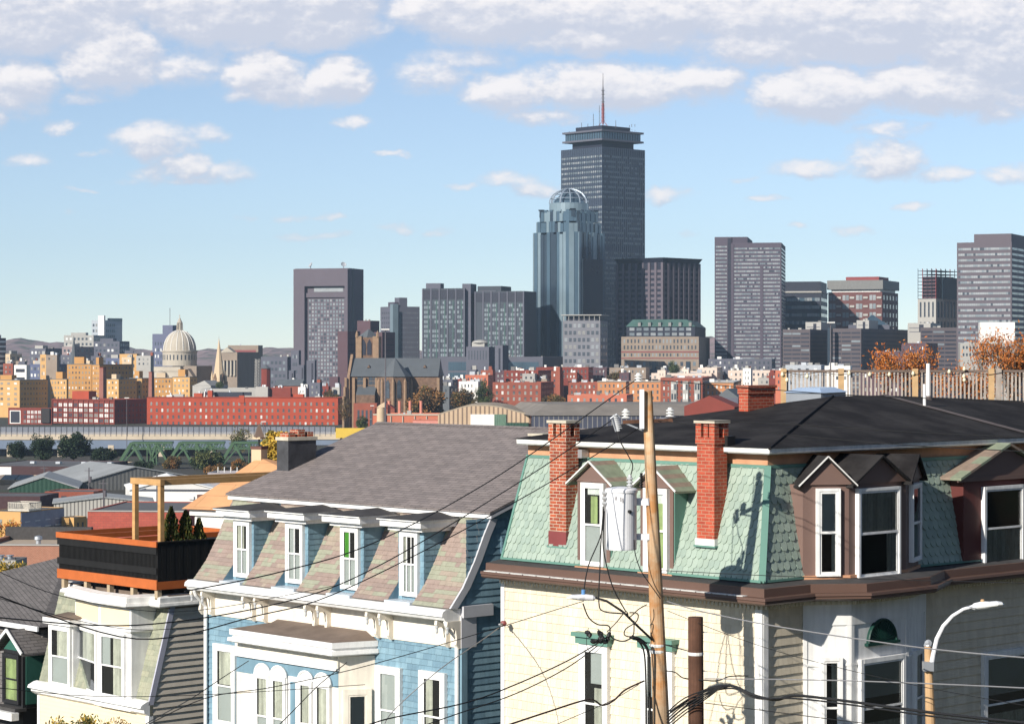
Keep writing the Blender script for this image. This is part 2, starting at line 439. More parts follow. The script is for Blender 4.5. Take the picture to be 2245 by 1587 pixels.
# mansard A + B
nA = V((0, -(zt - zb), iA)).normalized()
mb = MB()
mb.face([(XL, 0, zb), (0, 0, zb), (-iB, iA, zt), (XL + .1, iA, zt)], mint[0]); mb.face([(0, 0, zb), (0, YB, zb), (-iB, YB, zt), (-iB, iA, zt)], mint[0])
mb.face([(XL, 0, zb), (XL + .1, iA, zt), (XL + .1, YB, zt), (XL, YB, zb)], mint[0])
lA = math.hypot(iA, zt - zb); lB = math.hypot(iB, zt - zb)
scales(mb, (XL, 0, zb), (1, 0, 0), (0, iA, zt - zb), [(0.05, 0.03), (-XL - .03, 0.03), (-XL - iB - .03, lA), (.16, lA)], .155, .185, mint, 3, t=.026)
scales(mb, (0, 0, zb), (0, 1, 0), (-iB, 0, zt - zb), [(0.03, 0.03), (YB, 0.03), (YB, lB), (iA + .03, lB)], .20, .20, mint, 4, t=.032)
mans = obj('mansard_slope', mb, H1)
mb = MB()
mb.beam((0, 0, zb + .02), (-iB, iA, zt), .14, .05, teal, up=(.7, -.7, .3)); mb.beam((XL + .02, -.01, zb), (XL + .13, iA, zt), .07, .07, teal)
mb.beam((XL, -.03, zb + .02), (0, -.03, zb + .02), .04, .05, teal); mb.beam((.03, 0, zb + .02), (.03, YB, zb + .02), .04, .05, teal)
mb.beam((XL + .1, iA - .02, zt - .02), (-iB, iA - .02, zt - .02), .05, .07, teal); mb.beam((-iB + .02, iA, zt - .02), (-iB + .02, YB, zt - .02), .05, .07, teal)
obj('hip_trim', mb, mans)
# frieze + eave
ez = 10.95
mb = MB(); mb.box(XL + .1, -iB - .02, iA + .02, YB, zt, ez, salmon); obj('frieze', mb, H1)
mb = MB(); sweep(mb, [(XL + .05, iA), (-iB, iA), (-iB, YB)], [(0, ez - .06), (.26, ez - .06), (.30, ez - .03), (.31, ez + .07), (.0, ez + .08)], white2); obj('eave_gutter', mb, H1)
# main roof
E = .33; e0 = (XL - .1, iA - E, ez + .075); e1 = (-iB + E, iA - E, ez + .075); zr = 13 - 1.03
R1 = (-4.2, 7.5, zr); R2 = (-4.2, 9.45, zr); R0 = (XL - .1, 8.2, 13 - 1.55); ec = (-iB + E, 10.2, ez + .085)
mb = MB()
mb.face([e0, e1, R1, R0], asph); mb.face([e1, ec, R2, R1], asph)
mb.face([ec, (.3, 15.5, 13 - 2.2), (-2.2, 15.5, 13 - 1.72), R2], asph); mb.face([R2, (-2.2, 15.5, 13 - 1.72), (-4.4, 15.5, 13 - 1.25)], asph)
mb.face([R0, R1, R2, (-4.4, 15.5, 13 - 1.25), (XL - .1, 15.5, 13 - 1.9)], asph)
roof1 = obj('roof', mb, H1)
mb = MB(); up = V((0, 0, .012))
mb.face([V(R2) + V((0, -.14, .02)), V(ec) + V((0, -.2, .02)), V(ec) + V((0, .1, .02)), V(R2) + V((0, .14, .02))], tape); obj('seam_tape', mb, roof1)
mb = MB(); mb.tube([V(e1) + V((0, 0, .0)), (V(e1) + V(R1)) / 2 + V((0, 0, .02)), V(R1)], .035, asph, 6); obj('hip_roll', mb, roof1)
# cornice at mansard foot
path = [(XL - .45, 0), (0, 0), (0, 1.1), (.0, 1.31), b_, c_, d_, (0, YB)]
path = [(XL - .1, 0), (0, 0), (0, 1.2), (.72, 2.16), (.72, 4.12), (0, 5.6), (0, YB)]
mb = MB(); sweep(mb, path, [(-.4, 8.30), (.38, 8.20), (.395, 8.195)], ledge); obj('ledge', mb, H1)
mb = MB(); sweep(mb, path, [(.39, 8.20), (.41, 8.19), (.42, 8.02), (.46, 8.02), (.58, 8.015), (.59, 7.96), (.56, 7.95), (.56, 7.90), (.50, 7.86), (.05, 7.80), (.04, 7.9)], brown)
co = obj('cornice', mb, H1)
mb = MB()
def along(path, step):
    out = []
    for i in range(len(path) - 1):
        p = V((*path[i], 0)); q = V((*path[i + 1], 0)); d = (q - p); n = max(1, int(d.length / step)); d2 = d.normalized()
        for k in range(n): out.append((p + d * ((k + .5) / n), d2, V((d2.y, -d2.x, 0))))
    return out
path2 = [(XL, 0), (0, 0), (0, 1.31), b_, c_, d_, (0, YB)]
for P, ux, out in along(path2, .11): bx(mb, P, ux, out, -.03, .03, 7.72, 7.80, .05, .11, cream)
sweep(mb, path2, [(.0, 7.72), (.05, 7.715), (.05, 7.81), (0, 7.81)], cream); obj('dentil_trim', mb, co)
mb = MB()
for P, ux, out in along([(XL, 0), (0, 0)], .42): bx(mb, P, ux, out, -.2, .2, 8.022, 8.035, .43, .59, white2)
obj('gutter_strap', mb, co)
# dormers on side A
def dormerA(px0, px1, pyt, pyb, apx, frame_px, curw):
    yf = 0.02
    P0 = h1.on(px0, pyb, y=yf); P1 = h1.on(px1, pyb, y=yf); zt2 = h1.on((px0 + px1) / 2, pyt, y=yf).z; z0 = P0.z
    mb = MB(); mb.box(P0.x, P1.x, yf, iA + .35, z0, zt2, dorb)
    d = obj('dormer', mb, H1)
    mb = MB(); mb.box(P1.x, P1.x + .02, yf + .03, iA, z0 + .02, zt2 - .02, teal); obj('cheek', mb, d)
    mb = MB(); mb.box(P0.x - .02, P1.x + .02, yf - .07, yf, z0 - .13, z0 + .02, salmon); obj('sill', mb, d)
    o = .16; ap = zt2 + .46; xm = (P0.x + P1.x) / 2
    mb = MB(); mb.prism([(P0.x - .1, yf - .03, zt2), (P1.x + .1, yf - .03, zt2), (xm, yf - .03, ap - .06)], (0, .5, 0), dorb); obj('gable', mb, d)
    mb = MB()
    L0 = V((P0.x - o - .05, yf - .14, zt2 - .06)); A0 = V((xm, yf - .14, ap)); R0_ = V((P1.x + o + .05, yf - .14, zt2 - .06)); bk = V((0, 1.15, 0))
    for a, b in ((A0, L0), (R0_, A0)):
        n = 6
        for k in range(n):
            p = a.lerp(b, k / n); q = a.lerp(b, (k + 1) / n)
            mb.prism([p, q, q + V((0, 0, -.045)), p + V((0, 0, -.045))], bk, rfs[(k + (1 if a is A0 else 0)) % 2 if RND.random() < .7 else 0])
    obj('gable_roof', mb, d)
    mb = MB()
    for a, b in ((L0, A0), (A0, R0_)): mb.beam(a + V((0, -.02, .0)), b + V((0, -.02, .0)), .03, .035, white2)
    obj('bargeboard', mb, d)
    f0 = h1.on(frame_px[0], pyb, y=yf - .01); f1 = h1.on(frame_px[1], pyb, y=yf - .01)
    win(d, (f0.x, yf, z0 + .04), AX, AO, f1.x - f0.x, zt2 - z0 - .06, .075, flat=True, cur=curw, sill=False)
dormerA(1266, 1337, 1056, 1240, 1281, (1279, 1329), [(0.15, 1, .9, 1, white2), (0.35, .75, .52, .88, curtg), (0, 1, 0, .5, blind)])
dormerA(1404, 1476, 1068, 1254, 1420, (1416, 1468), [(0, 1, .86, 1, white2), (0.3, 1, .0, .86, curtg)])
# bay dormer with three gables on side B
bd = [(0.0, 1.31), (.55, 2.16), (.55, 4.12), (-.05, 5.4)]
zbd, ztd = 8.30, 10.24
mb = MB(); mb.prism([(-.9, 1.31, zbd), (*bd[0], zbd), (*bd[1], zbd), (*bd[2], zbd), (*bd[3], zbd), (-.9, 5.4, zbd)], (0, 0, ztd - zbd), dorb)
bdr = obj('bay_dormer', mb, H1)
mb = MB()
for i in range(3):
    P, ux, out, L_ = facet(bd[i], bd[i + 1]); bx(mb, P, ux, out, -.01, L_ + .01, 8.12, 8.33, -.02, .05, salmon)
obj('sill_board', mb, bdr)
for i, (fw, sp) in enumerate(((.0, 0), (0, 0), (0, 0))):
    P, ux, out, L_ = facet(bd[i], bd[i + 1]); xm = L_ / 2; ap = 10.84 if i < 2 else 10.8
    def q(u, o, z): return P + ux * u + out * o + V((0, 0, z))
    e = .14 if i != 1 else .06
    mb = MB(); mb.prism([q(-e + .05, .06, ztd), q(L_ + e - .05, .06, ztd), q(xm, .06, ap - .05)], -out * .9, dorb); obj('gable', mb, bdr)
    mb = MB()
    for a, b in ((q(xm, .16, ap), q(-e, .16, ztd - .02)), (q(L_ + e, .16, ztd - .02), q(xm, .16, ap))):
        mb.prism([a, b, b + V((0, 0, -.05)), a + V((0, 0, -.05))], -out * (1.35 - (.1 * i)), asph)
    obj('gable_roof', mb, bdr)
    if i == 0:
        mb = MB()
        for a, b in ((q(xm, .17, ap), q(-e, .17, ztd - .02)), (q(L_ + e, .17, ztd - .02), q(xm, .17, ap))): mb.beam(a, b, .03, .025, white2)
        obj('bargeboard', mb, bdr)
pxs = [((1788, 1840), 1070, 1262), ((1875, 1967), 1068, 1264), ((1990, 2008), 1066, 1258)]
curs = [[(0, 1, .5, 1, blind), (.7, 1, .02, .5, curt)], [(0, 1, .52, 1, curt), (.72, 1, 0, .5, curt)], None]
for i, ((p0, p1), t_, b__) in enumerate(pxs):
    P, ux, out, L_ = facet(bd[i], bd[i + 1])
    u0 = (h1.on(p0, b__, pl=(P, out)) - P).dot(ux); u1 = (h1.on(p1, b__, pl=(P, out)) - P).dot(ux)
    z0 = h1.on((p0 + p1) / 2, b__, pl=(P, out)).z; z1 = h1.on((p0 + p1) / 2, t_, pl=(P, out)).z
    u0 = max(u0, .08); u1 = min(u1, L_ - .08)
    if i == 2: z0, z1, u0, u1 = 8.45, 10.15, .3, L_ - .2
    win(bdr, P + ux * u0 + V((0, 0, z0)), ux, out, u1 - u0, z1 - z0, .06, flat=True, cur=curs[i], sill=False, sw=.05)
# right-hand dormer on side B
yB0 = h1.on(2112, 1255, x=.05).y; yB1 = h1.on(2290, 1255, x=.05).y
mb = MB(); mb.box(-.9, .05, yB0, yB1, 8.3, 10.2, mat('oxblood_dormer_paint', (0.10, 0.025, 0.022), .6)); d = obj('dormer', mb, H1)
ym = (yB0 + yB1) / 2; mb = MB(); mb.prism([(.1, yB0 - .1, 10.2), (.1, yB1 + .1, 10.2), (.1, ym, 10.83)], (-.9, 0, 0), dorb)
mb.box(.101, .13, yB0 - .3, yB1 + .3, 10.1, 10.2, dorb); obj('gable', mb, d)
mb = MB()
for a, b in (((.22, ym, 10.94), (.22, yB0 - .32, 10.2)), ((.22, yB1 + .32, 10.2), (.22, ym, 10.94))):
    a, b = V(a), V(b)
    for k in range(5):
        p = a.lerp(b, k / 5); q_ = a.lerp(b, (k + 1) / 5)
        for j in range(4):
            o_ = V((-j * .3, 0, 0)); mb.prism([p + o_, q_ + o_, q_ + o_ + V((0, 0, -.06)), p + o_ + V((0, 0, -.06))], (-.3, 0, 0), rfs[RND.choice((0, 1, 1))])
obj('gable_roof', mb, d)
y0 = h1.on(2151, 1250, x=.05); y1 = h1.on(2238, 1250, x=.05); zt2 = h1.on(2195, 1064, x=.05).z
win(d, (.05, y0.y, y0.z), BX, BO, y1.y - y0.y, zt2 - y0.z, .07, flat=True, cur=[(0, 1, .0, .5, curt)], sill=False)
# ground-storey windows side A with green heads
for (p0, p1, pt, cc) in ((1276, 1338, 1408, [(.3, 1, .68, 1, blind), (0.5, 1, 0, .64, curt)]), (1412, 1480, 1418, [(0, 1, .6, 1, blind)])):
    a = h1.on(p0, pt, y=0); b = h1.on(p1, pt, y=0)
    w_ = win(H1, (a.x, -.0, a.z - 2.5), AX, AO, b.x - a.x, 2.5, .13, cur=cc, split=.48)
    mb = MB(); mb.box(a.x - .06, b.x + .06, -.16, .02, a.z + .002, a.z + .16, teal); mb.box(a.x - .12, b.x + .12, -.24, .02, a.z + .16, a.z + .25, teal); obj('window_head', mb, w_)
# right-hand window side B
a = h1.on(2150, 1430, x=0); b = h1.on(2262, 1430, x=0)
win(H1, (0.0, a.y, a.z - 2.4), BX, BO, b.y - a.y, 2.4, .13, cur=[(0, 1, .6, 1, blind), (0, 1, 0, .4, curt)])
# chimneys
def chimA(pl, pc, pr, pt, pb, y0, cap=capst, mbk=red_brick, base=None):
    c = h1.on(pc, pb, y=y0); l = h1.on(pl, pb, y=y0); x1 = c.x; x0 = l.x
    r_ = h1.on(pr, pb, x=x1); y1 = r_.y; ztop = h1.on(pc, pt, y=y0).z
    ch = chimney(H1, h1, x0, x1, y0, y1, c.z, ztop, mbk, cap)
    return x0, x1, y0, y1, c.z, ztop, ch
x0, x1, y0, y1, z0, z1, ch = chimA(1205, 1241, 1268, 922, 1166, .12)
mb = MB(); mb.box(x0 - .02, x1 + .02, y0 - .02, y0 + .3, z0 - .33, z0 - .002, maroon); mb.box(x0 - .05, x1 + .05, y0 - .035, y0 + .1, z0 - .37, z0 - .33, teal); obj('flashing', mb, ch)
mb = MB(); mb.box(x1 - .05, x1 + .13, y1 - .02, y1 + .2, z1 - .85, z1 - .66, metal); obj('metal_bracket', mb, ch)
x0, x1, y0, y1, z0, z1, ch = chimA(1528, 1566, 1594, 922, 1182, .12, mbk=mat('red_painted_brick', (0.45, 0.08, 0.04), .8, var=.2, vs=3, brick=(.21, .075, .011, (.33, .055, .03), (.42, .20, .13), .9)))
mb = MB(); mb.box(x0 - .03, x1 + .03, y0 - .03, y0 + .3, z0 - .14, z0, white2); mb.box(x0 - .06, x1 + .06, y0 - .045, y0 + .1, z0 - .18, z0 - .14, teal); obj('flashing', mb, ch)
mb = MB(); mb.box(x0 + .05, x1 + .10, y1 - .1, y1 + .15, 10.9, 11.25, rubber); obj('tar_flashing', mb, ch)
c = h1.on(1640, 905, y=5.0); l = h1.on(1620, 905, y=5.0); r_ = h1.on(1697, 905, x=c.x)
chimney(H1, h1, l.x, c.x, 5.0, r_.y, c.z - .6, h1.on(1641, 845, y=5.0).z, MATS['red_painted_brick'], MATS['red_painted_brick'], flue=False)
c = h1.on(1190, 975, y=3.6); l = h1.on(1163, 975, y=3.6)
chimney(H1, h1, l.x, c.x, 3.6, 4.3, c.z - .5, h1.on(1190, 951, y=3.6).z, red_brick, capst, flue=True, cap_t=.06)
# skylight + vents
p = h1.on(1790, 892, y=5.6)
k0 = h1.on(1800, 880, x=-4.5); kz = h1.on(1800, 862, x=-4.5).z; kx0, kx1, ky0, ky1 = -5.6, -4.5, k0.y, k0.y + .95
mb = MB(); mb.hexa([(kx0, ky0, 11), (kx1, ky0, 11), (kx1, ky1, 11.2), (kx0, ky1, 11.2), (kx0, ky0, kz), (kx1, ky0, kz), (kx1, ky1, kz + .02), (kx0, ky1, kz + .02)], metal); sk = obj('skylight', mb, H1)
mb = MB(); mb.hexa([(kx0 - .05, ky0 - .05, kz + .003), (kx1 + .05, ky0 - .05, kz + .003), (kx1 + .05, ky1 + .05, kz + .024), (kx0 - .05, ky1 + .05, kz + .024), (kx0 + .2, ky0 + .2, kz + .12), (kx1 - .2, ky0 + .2, kz + .12), (kx1 - .2, ky1 - .2, kz + .14), (kx0 + .2, ky1 - .2, kz + .14)], mat('blue_skylight_glass', (0.35, 0.45, 0.6), .15, var=.1)); obj('pane', mb, sk)
for px, py0, py1, pw, x_ in ((2035, 873, 797, 9, -4.0), (2027, 898, 842, 7, -3.1)):
    a = h1.on(px, py0, x=x_); t_ = h1.on(px, py1, x=x_); r_ = pw / 2 / F * (h1.w(a).y)
    mb = MB(); mb.tube([a - V((0, 0, .3)), (a.x, a.y, t_.z)], r_, white, 12); vp = obj('vent_pipe', mb, H1)
    mb = MB(); mb.lathe((a.x, a.y, a.z - .1), [(r_ * 4, 0), (r_ * 2, .06), (r_ * 1.25, .16)], tape, 14); obj('boot', mb, vp)

# ---- blue house
bl = [mat('blue_shingle', (0.165, 0.275, 0.345), .75, var=.1, vs=1.5, streak=.12), mat('blue_shingle_pale', (0.19, 0.305, 0.375), .75, var=.1, vs=1.5, streak=.12), mat('blue_shingle_worn', (0.145, 0.245, 0.315), .75, var=.1, vs=5, streak=.12)]
pg = [mat('pink_slate', (0.295, 0.225, 0.195), .85, var=.12, vs=6), mat('green_slate', (0.29, 0.295, 0.225), .85, var=.12, vs=6), mat('buff_slate', (0.32, 0.265, 0.215), .85, var=.12, vs=6), mat('rose_slate', (0.265, 0.205, 0.18), .85, var=.12, vs=6)]
greyroof = mat('grey_mauve_asphalt_shingle', (0.24, 0.205, 0.195), .9, var=.16, vs=2.5, brick=(.42, .14, .008, (.185, .16, .155), (.07, .06, .06), .5))
blcream = mat('warm_white_paint', (0.76, 0.70, 0.60), .6, var=.1, vs=2, streak=.12)
tarr = mat('brown_bay_roof_felt', (0.17, 0.13, 0.105), .9, var=.25, vs=1.5)
h2 = Fr(-1.2, 55.76, 27.0, TH)
H2 = h2.root('mansard_house', 'sky-blue shingled house with pink and green mansard and four white-hooded dormers', 'house')
W2 = 10.15; D2 = 11.0
prof = [h2.on(px, py, x=0) for px, py in ((984, 1334), (1012, 1288), (1038, 1228), (1058, 1172), (1073, 1136))]
prof = [(p.y, p.z) for p in prof]
arc = [0]
for i in range(1, len(prof)): arc.append(arc[-1] + math.hypot(prof[i][0] - prof[i - 1][0], prof[i][1] - prof[i - 1][1]))
def pf(s, out=0.0):
    s = min(max(s, 0), arc[-1]); i = 0
    while i < len(arc) - 2 and s > arc[i + 1]: i += 1
    t = (s - arc[i]) / (arc[i + 1] - arc[i]); a, b = prof[i], prof[i + 1]
    dy, dz = b[0] - a[0], b[1] - a[1]; l = math.hypot(dy, dz)
    return a[0] + dy * t - dz / l * out, a[1] + dz * t + dy / l * out
def mp2(x, o, s): y, z = pf(s, o); return (x, y, z)
dpx = [(512, 557, 518.5, 552.5), (625.5, 676, 632, 669.5), (746, 798, 752.5, 791), (874, 930, 882.5, 921.5)]
dx = []
for a, b, c, d in dpx: dx.append(tuple(h2.on(q_, 1200, y=0.0).x for q_ in (a, b, c, d)))
zcor = prof[0][1]
mb = MB()
ztop = prof[-1][1]
def skp(x, s):
    for (a, b, c, d) in dx:
        if a < x < b: return True
    return False
segs = [-W2] + sum([[a, b] for a, b, _, _ in dx], []) + [0]
for i in range(0, len(segs), 2):
    shingles(mb, mp2, segs[i], segs[i + 1], 0.0, arc[-1], .125, .19, .016, pg, cluster=.55, seed=20 + i)
    for k in range(len(prof) - 1):
        mb.face([(segs[i], *prof[k]), (segs[i + 1], *prof[k]), (segs[i + 1], *prof[k + 1]), (segs[i], *prof[k + 1])], pg[2])
    for xx in (segs[i], segs[i + 1]):
        mb.face([(xx, p[0], p[1]) for p in prof] + [(xx, prof[-1][0], prof[0][1])], bl[2])
obj('mansard_slope', mb, H2)
# walls
mb = MB(); mb.box(-W2, 0, 0.02, D2, -1, zcor - .05, bl[0]); mb.box(-W2 + .02, -.02, prof[-1][0], D2, zcor - .05, ztop + .02, bl[0])
shingles(mb, lambda s, o, z: (s, .02 - o, z), -W2, -.2, 1.5, zcor - .9, .15, .24, .026, bl, seed=31)
shingles(mb, lambda s, o, z: (o, s, z), .15, 6, 1.5, ztop, .16, .5, .022, bl, seed=32)
obj('wall', mb, H2)
# right-hand rake trim
mb = MB()
gw = mat('shade_toned_white_trim', (.50, .50, .53), .6)  # grey copy of the white trim, shade of the right-hand side put in
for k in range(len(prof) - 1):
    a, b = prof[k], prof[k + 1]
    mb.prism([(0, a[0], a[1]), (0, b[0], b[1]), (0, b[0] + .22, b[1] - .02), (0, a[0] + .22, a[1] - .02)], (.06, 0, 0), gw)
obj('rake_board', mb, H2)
# frieze, gutter, brackets
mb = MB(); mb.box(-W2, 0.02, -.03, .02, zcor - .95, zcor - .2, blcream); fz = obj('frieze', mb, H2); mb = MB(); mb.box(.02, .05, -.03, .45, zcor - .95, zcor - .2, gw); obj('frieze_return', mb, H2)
mb = MB(); sweep(mb, [(-W2 - .12, 0), (.0, 0)], [(0, zcor - .02), (.48, zcor - .02), (.58, zcor - .08), (.60, zcor - .18), (.54, zcor - .20), (.50, zcor - .27), (.42, zcor - .30), (0, zcor - .30)], white); obj('gutter', mb, H2)
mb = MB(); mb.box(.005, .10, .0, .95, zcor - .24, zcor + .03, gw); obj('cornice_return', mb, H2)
def bracket(x):
    mb = MB(); w = .085
    pts = [(0, 0), (-.42, 0), (-.44, -.10), (-.36, -.16), (-.22, -.16), (-.16, -.22), (-.13, -.42), (-.15, -.55), (-.06, -.66), (0, -.66)]
    mb.prism([(x - w / 2, -.03 + a, zcor - .305 + b) for a, b in pts], (w, 0, 0), blcream)
    mb.lathe((x, -.42, zcor - .62), [(.005, 0), (.035, .05), (.03, .12), (.045, .16), (.045, .2)], porc, 8)
    obj('bracket', mb, H2)
for px in (447, 470, 560, 586, 697, 724, 832, 860, 985, 1008):
    bracket(h2.on(px, 1340, y=-.03).x)
# dormers
for i, (xa, xb, xc, xd) in enumerate(dx):
    zt_ = h2.on(dpx[i][1], (1141, 1147, 1155, 1165)[i], y=0).z; zb_ = zcor + .02
    mb = MB(); mb.box(xa, xb, 0.0, prof[-1][0] + .1, zb_, zt_, bl[0])
    shingles(mb, lambda s, o, z: (s, -o, z), xa, xc, zb_, zt_, .14, .2, .014, bl, seed=40 + i); shingles(mb, lambda s, o, z: (s, -o, z), xd, xb, zb_, zt_, .14, .2, .014, bl, seed=50 + i)
    shingles(mb, lambda s, o, z: (xb + o, s, z), .0, prof[-1][0] + .1, zb_, zt_, .14, .2, .014, bl, seed=60 + i)
    d = obj('dormer', mb, H2)
    mb = MB(); z = zt_
    for j, (o, za, zb2) in enumerate(((.16, 0, .1), (.28, .1, .25), (.33, .25, .29))):
        mb.box(xa - o, xb + o, -o * 1.3, prof[-1][0] + .15, z + za + j * .002, z + zb2, white)
    obj('hood', mb, d)
    o = .35; zz = z + .292; xm = (xa + xb) / 2; pk = (xm + .02, .45, zz + .12)
    mb = MB(); c_4 = [(xa - o, -o * 1.3, zz), (xb + o, -o * 1.3, zz), (xb + o, prof[-1][0] + .2, zz), (xa - o, prof[-1][0] + .2, zz)]
    pk2 = (xm + .02, prof[-1][0] + .2, zz + .14)
    mb.face([c_4[0], c_4[1], pk], ledge); mb.face([c_4[1], c_4[2], pk2, pk], ledge); mb.face([pk, pk2, c_4[3], c_4[0]], ledge); mb.face([c_4[2], c_4[3], pk2], ledge); mb.face(c_4[::-1], ledge)
    obj('hood_roof', mb, d)
    cu = [[(0, .6, .5, 1, curt)], [(0, .5, .5, 1, blind)], [(0, .45, .5, 1, mat('bright_green_curtain', (.08, .30, .03), .8, var=.1))], [(0, .25, .5, 1, curt)]][i]
    win(d, (xc, 0, zb_ + .12), AX, AO, xd - xc, zt_ - zb_ - .14, .085, flat=True, cur=cu + [(0, 1, 0, .48, blind)], sill=False, bars=(1 if i != 3 else 2))
    mb = MB(); mb.box(xa + .002, xb - .002, prof[0][0] - .08, -.01, zcor - .015, zcor + .05, mat('pale_blue_flashing', (.50, .56, .62), .4)); obj('sill_pan', mb, d)
# upper roof (low gable)
ev = h2.on(1075, 1133, x=0); ey = ev.y - .12; ez2 = ztop + .16
rg = h2.on(835, 926, x=-W2 + .0); ry, rz = rg.y, rg.z
mb = MB()
mb.box(-W2 - .12, .1, ey, prof[-1][0] + .02, ztop + .0, ez2 - .0, white); 
mb.prism([(.04, ey, ez2 - .16), (.04, ry, rz - .17), (.04, ry, rz - .002), (.04, ey, ez2 - .002)], (.12, 0, 0), gw)
mb.prism([(.0, prof[-1][0] + .1, ztop), (.0, ry, rz - .1), (.0, D2, ztop)], (-.05, 0, 0), bl[0]); 
obj('fascia', mb, H2)
mb = MB(); xl, xr = -W2 - .15, .17
mb.prism([(xl, ey - .05, ez2), (xl, ry, rz), (xl, ry * 2 - ey, ez2), (xl, ry * 2 - ey, ez2 - .05), (xl, ry, rz - .06), (xl, ey - .05, ez2 - .05)], (xr - xl, 0, 0), greyroof)
obj('roof', mb, H2)
mb = MB()
for k in range(40):
    x = xl + (xr - xl) * k / 40; mb.prism([(x, ry - .14, rz - .03), (x, ry, rz + .02), (x, ry + .14, rz - .03), (x, ry, rz - .01)], ((xr - xl) / 40 - .012, 0, 0), greyroof)
obj('ridge_cap', mb, H2)
# slate-grey plastered chimney slab on the left verge
stuc = mat('charcoal_render', (0.055, 0.056, 0.062), .7, var=.35, vs=2.5, bump=.5)
c = h2.on(632, 1030, x=-W2 + .45); l = h2.on(607, 1030, y=c.y); r_ = h2.on(693, 1000, x=c.x); t_ = h2.on(632, 966, x=c.x)
mb = MB(); mb.box(l.x, c.x, c.y, r_.y, c.z - .7, t_.z, stuc); ch = obj('chimney', mb, H2)
mb = MB(); mb.box(l.x - .03, c.x + .03, c.y - .03, r_.y + .03, t_.z, t_.z + .09, capst); obj('cap', mb, ch)
for (f, g, hh) in ((.05, .3, .12), (.4, .65, .2), (.75, .95, .13)):
    mb = MB(); y_a = c.y + (r_.y - c.y) * f; y_b = c.y + (r_.y - c.y) * g; mb.box(l.x + .08, c.x - .06, y_a, y_b, t_.z + .09, t_.z + .09 + hh, red_brick); obj('flue_bricks', mb, ch)
# blue facade windows
for (p0, p1, pt, hh, cc) in ((473, 521, 1408, 2.15, [(0.1, 1, .52, 1, curt), (0, 1, 0, .48, blind)]), (829, 883, 1456, 2.1, [(0, 1, .2, 1, blind)]), (924, 981, 1467, 2.1, [(.1, .5, .0, 1, curt)])):
    a = h2.on(p0, pt, y=0); b = h2.on(p1, pt, y=0); win(H2, (a.x, 0, a.z - hh), AX, AO, b.x - a.x, hh, .14, cur=cc)
for px in (452, 1003):
    a = h2.on(px, 1400, y=-.06); mb = MB(); mb.tube([(a.x, -.45, zcor - .3), (a.x, -.4, zcor - .42), (a.x, -.08, zcor - .75), (a.x, -.08, 0)], .05, white, 8); obj('downspout', mb, H2)
mb = MB(); mb.box(-.2, .03, -.02, .02, 0, zcor - .95, bl[1]); obj('corner_board', mb, H2); mb = MB(); mb.box(.031, .05, -.02, .16, 0, zcor - .95, bl[1]); obj('corner_board', mb, H2)
# bay
a = h2.on(519, 1450, y=-.8); b = h2.on(742, 1490, y=-.8); c = h2.on(822, 1450, y=0.0)
zbt = h2.on(727, 1440, y=-1.0).z
mb = MB(); mb.prism([(a.x, .0, 0), (a.x, -.8, 0), (b.x, -.8, 0), (c.x, 0, 0)], (0, 0, zbt), blcream); by = obj('bay', mb, H2)
a2 = h2.on(505, 1384, y=-1.15); b2 = h2.on(728, 1424, y=-1.15); c2x = h2.on(828, 1410, y=0).x
zf = h2.on(728, 1409, y=-1.15).z
pth = [(a2.x, .0), (a2.x, -1.15), (b2.x, -1.15), (c2x, 0)]
mb = MB(); sweep(mb, pth, [(-.5, zf - .02), (.0, zf), (.02, zf), (.02, zf - .14), (-.04, zf - .15), (-.04, zf - .2), (.05, zf - .21), (.06, zf - .30), (-.02, zf - .34), (-.4, zf - .36)], white); obj('cornice', mb, by)
mb = MB(); f4 = [(a2.x, -1.15, zf + .003), (b2.x, -1.15, zf + .003), (c2x, 0, zf + .003), (a2.x, 0, zf + .003)]
tp = [(a2.x + .7, -.35, zf + .16), (b2.x - .2, -.35, zf + .16), (c2x - .4, -.03, zf + .2), (a2.x + .5, -.03, zf + .2)]
mb.hexa(f4 + tp, tarr); obj('bay_roof', mb, by)
zfr = zf - .36
mb = MB(); bx(mb, (a.x, -.8, 0), AX, AO, -.02, b.x - a.x + .02, zfr - .30, zfr + .03, .0, .04, blcream); bx(mb, (a.x, -.8, 0), AX, AO, -.02, b.x - a.x + .02, zfr - .36, zfr - .30, .0, .10, white); obj('frieze', mb, by)
wx = [(h2.on(p, 1500, y=-.8).x, h2.on(q_, 1500, y=-.8).x) for p, q_ in ((563, 596), (598, 632), (658, 690), (694, 729))]
zw = zfr - .42
for (xa, xb) in wx:
    w_ = xb - xa; xm = (xa + xb) / 2
    fo = win(by, (xa, -.8, zw - 2.4), AX, AO, w_, 2.1, .09, flat=True, cur=[(0.1, .9, .5, 1, curt), (0, 1, 0, .48, blind)], sill=False, sw=.03)
    mb = MB(); rr_ = w_ / 2
    mb.prism([(xm + math.cos(math.pi * k / 10) * rr_, -.8, zw - .3 + math.sin(math.pi * k / 10) * rr_ * .8) for k in range(11)], (0, -.07, 0), white)
    mb.tube([(xm + math.cos(math.pi * k / 10) * rr_, -.87, zw - .3 + math.sin(math.pi * k / 10) * rr_ * .8) for k in range(11)], .03, white, 6)
    obj('arched_head', mb, by)
mb = MB(); mb.box(wx[1][1] + .05, wx[2][0] - .05, -.84, -.801, 0, zw - .25, white); mb.box(wx[1][1] + .14, wx[2][0] - .14, -.85, -.841, 0, zw - .38, bl[0]); mb.box(wx[0][0] - .2, wx[0][0] - .002, -.83, -.801, 0, zw - .35, white)
for i in (0, 1, 2): mb.box(wx[i][1] + .002, wx[i][1] + .03, -.86, -.84, 0, zw - .3, white)
mb.box(a.x, b.x, -.805, -.8005, zw - .36, zfr - .36, bl[0]); obj('centre_panel', mb, by)
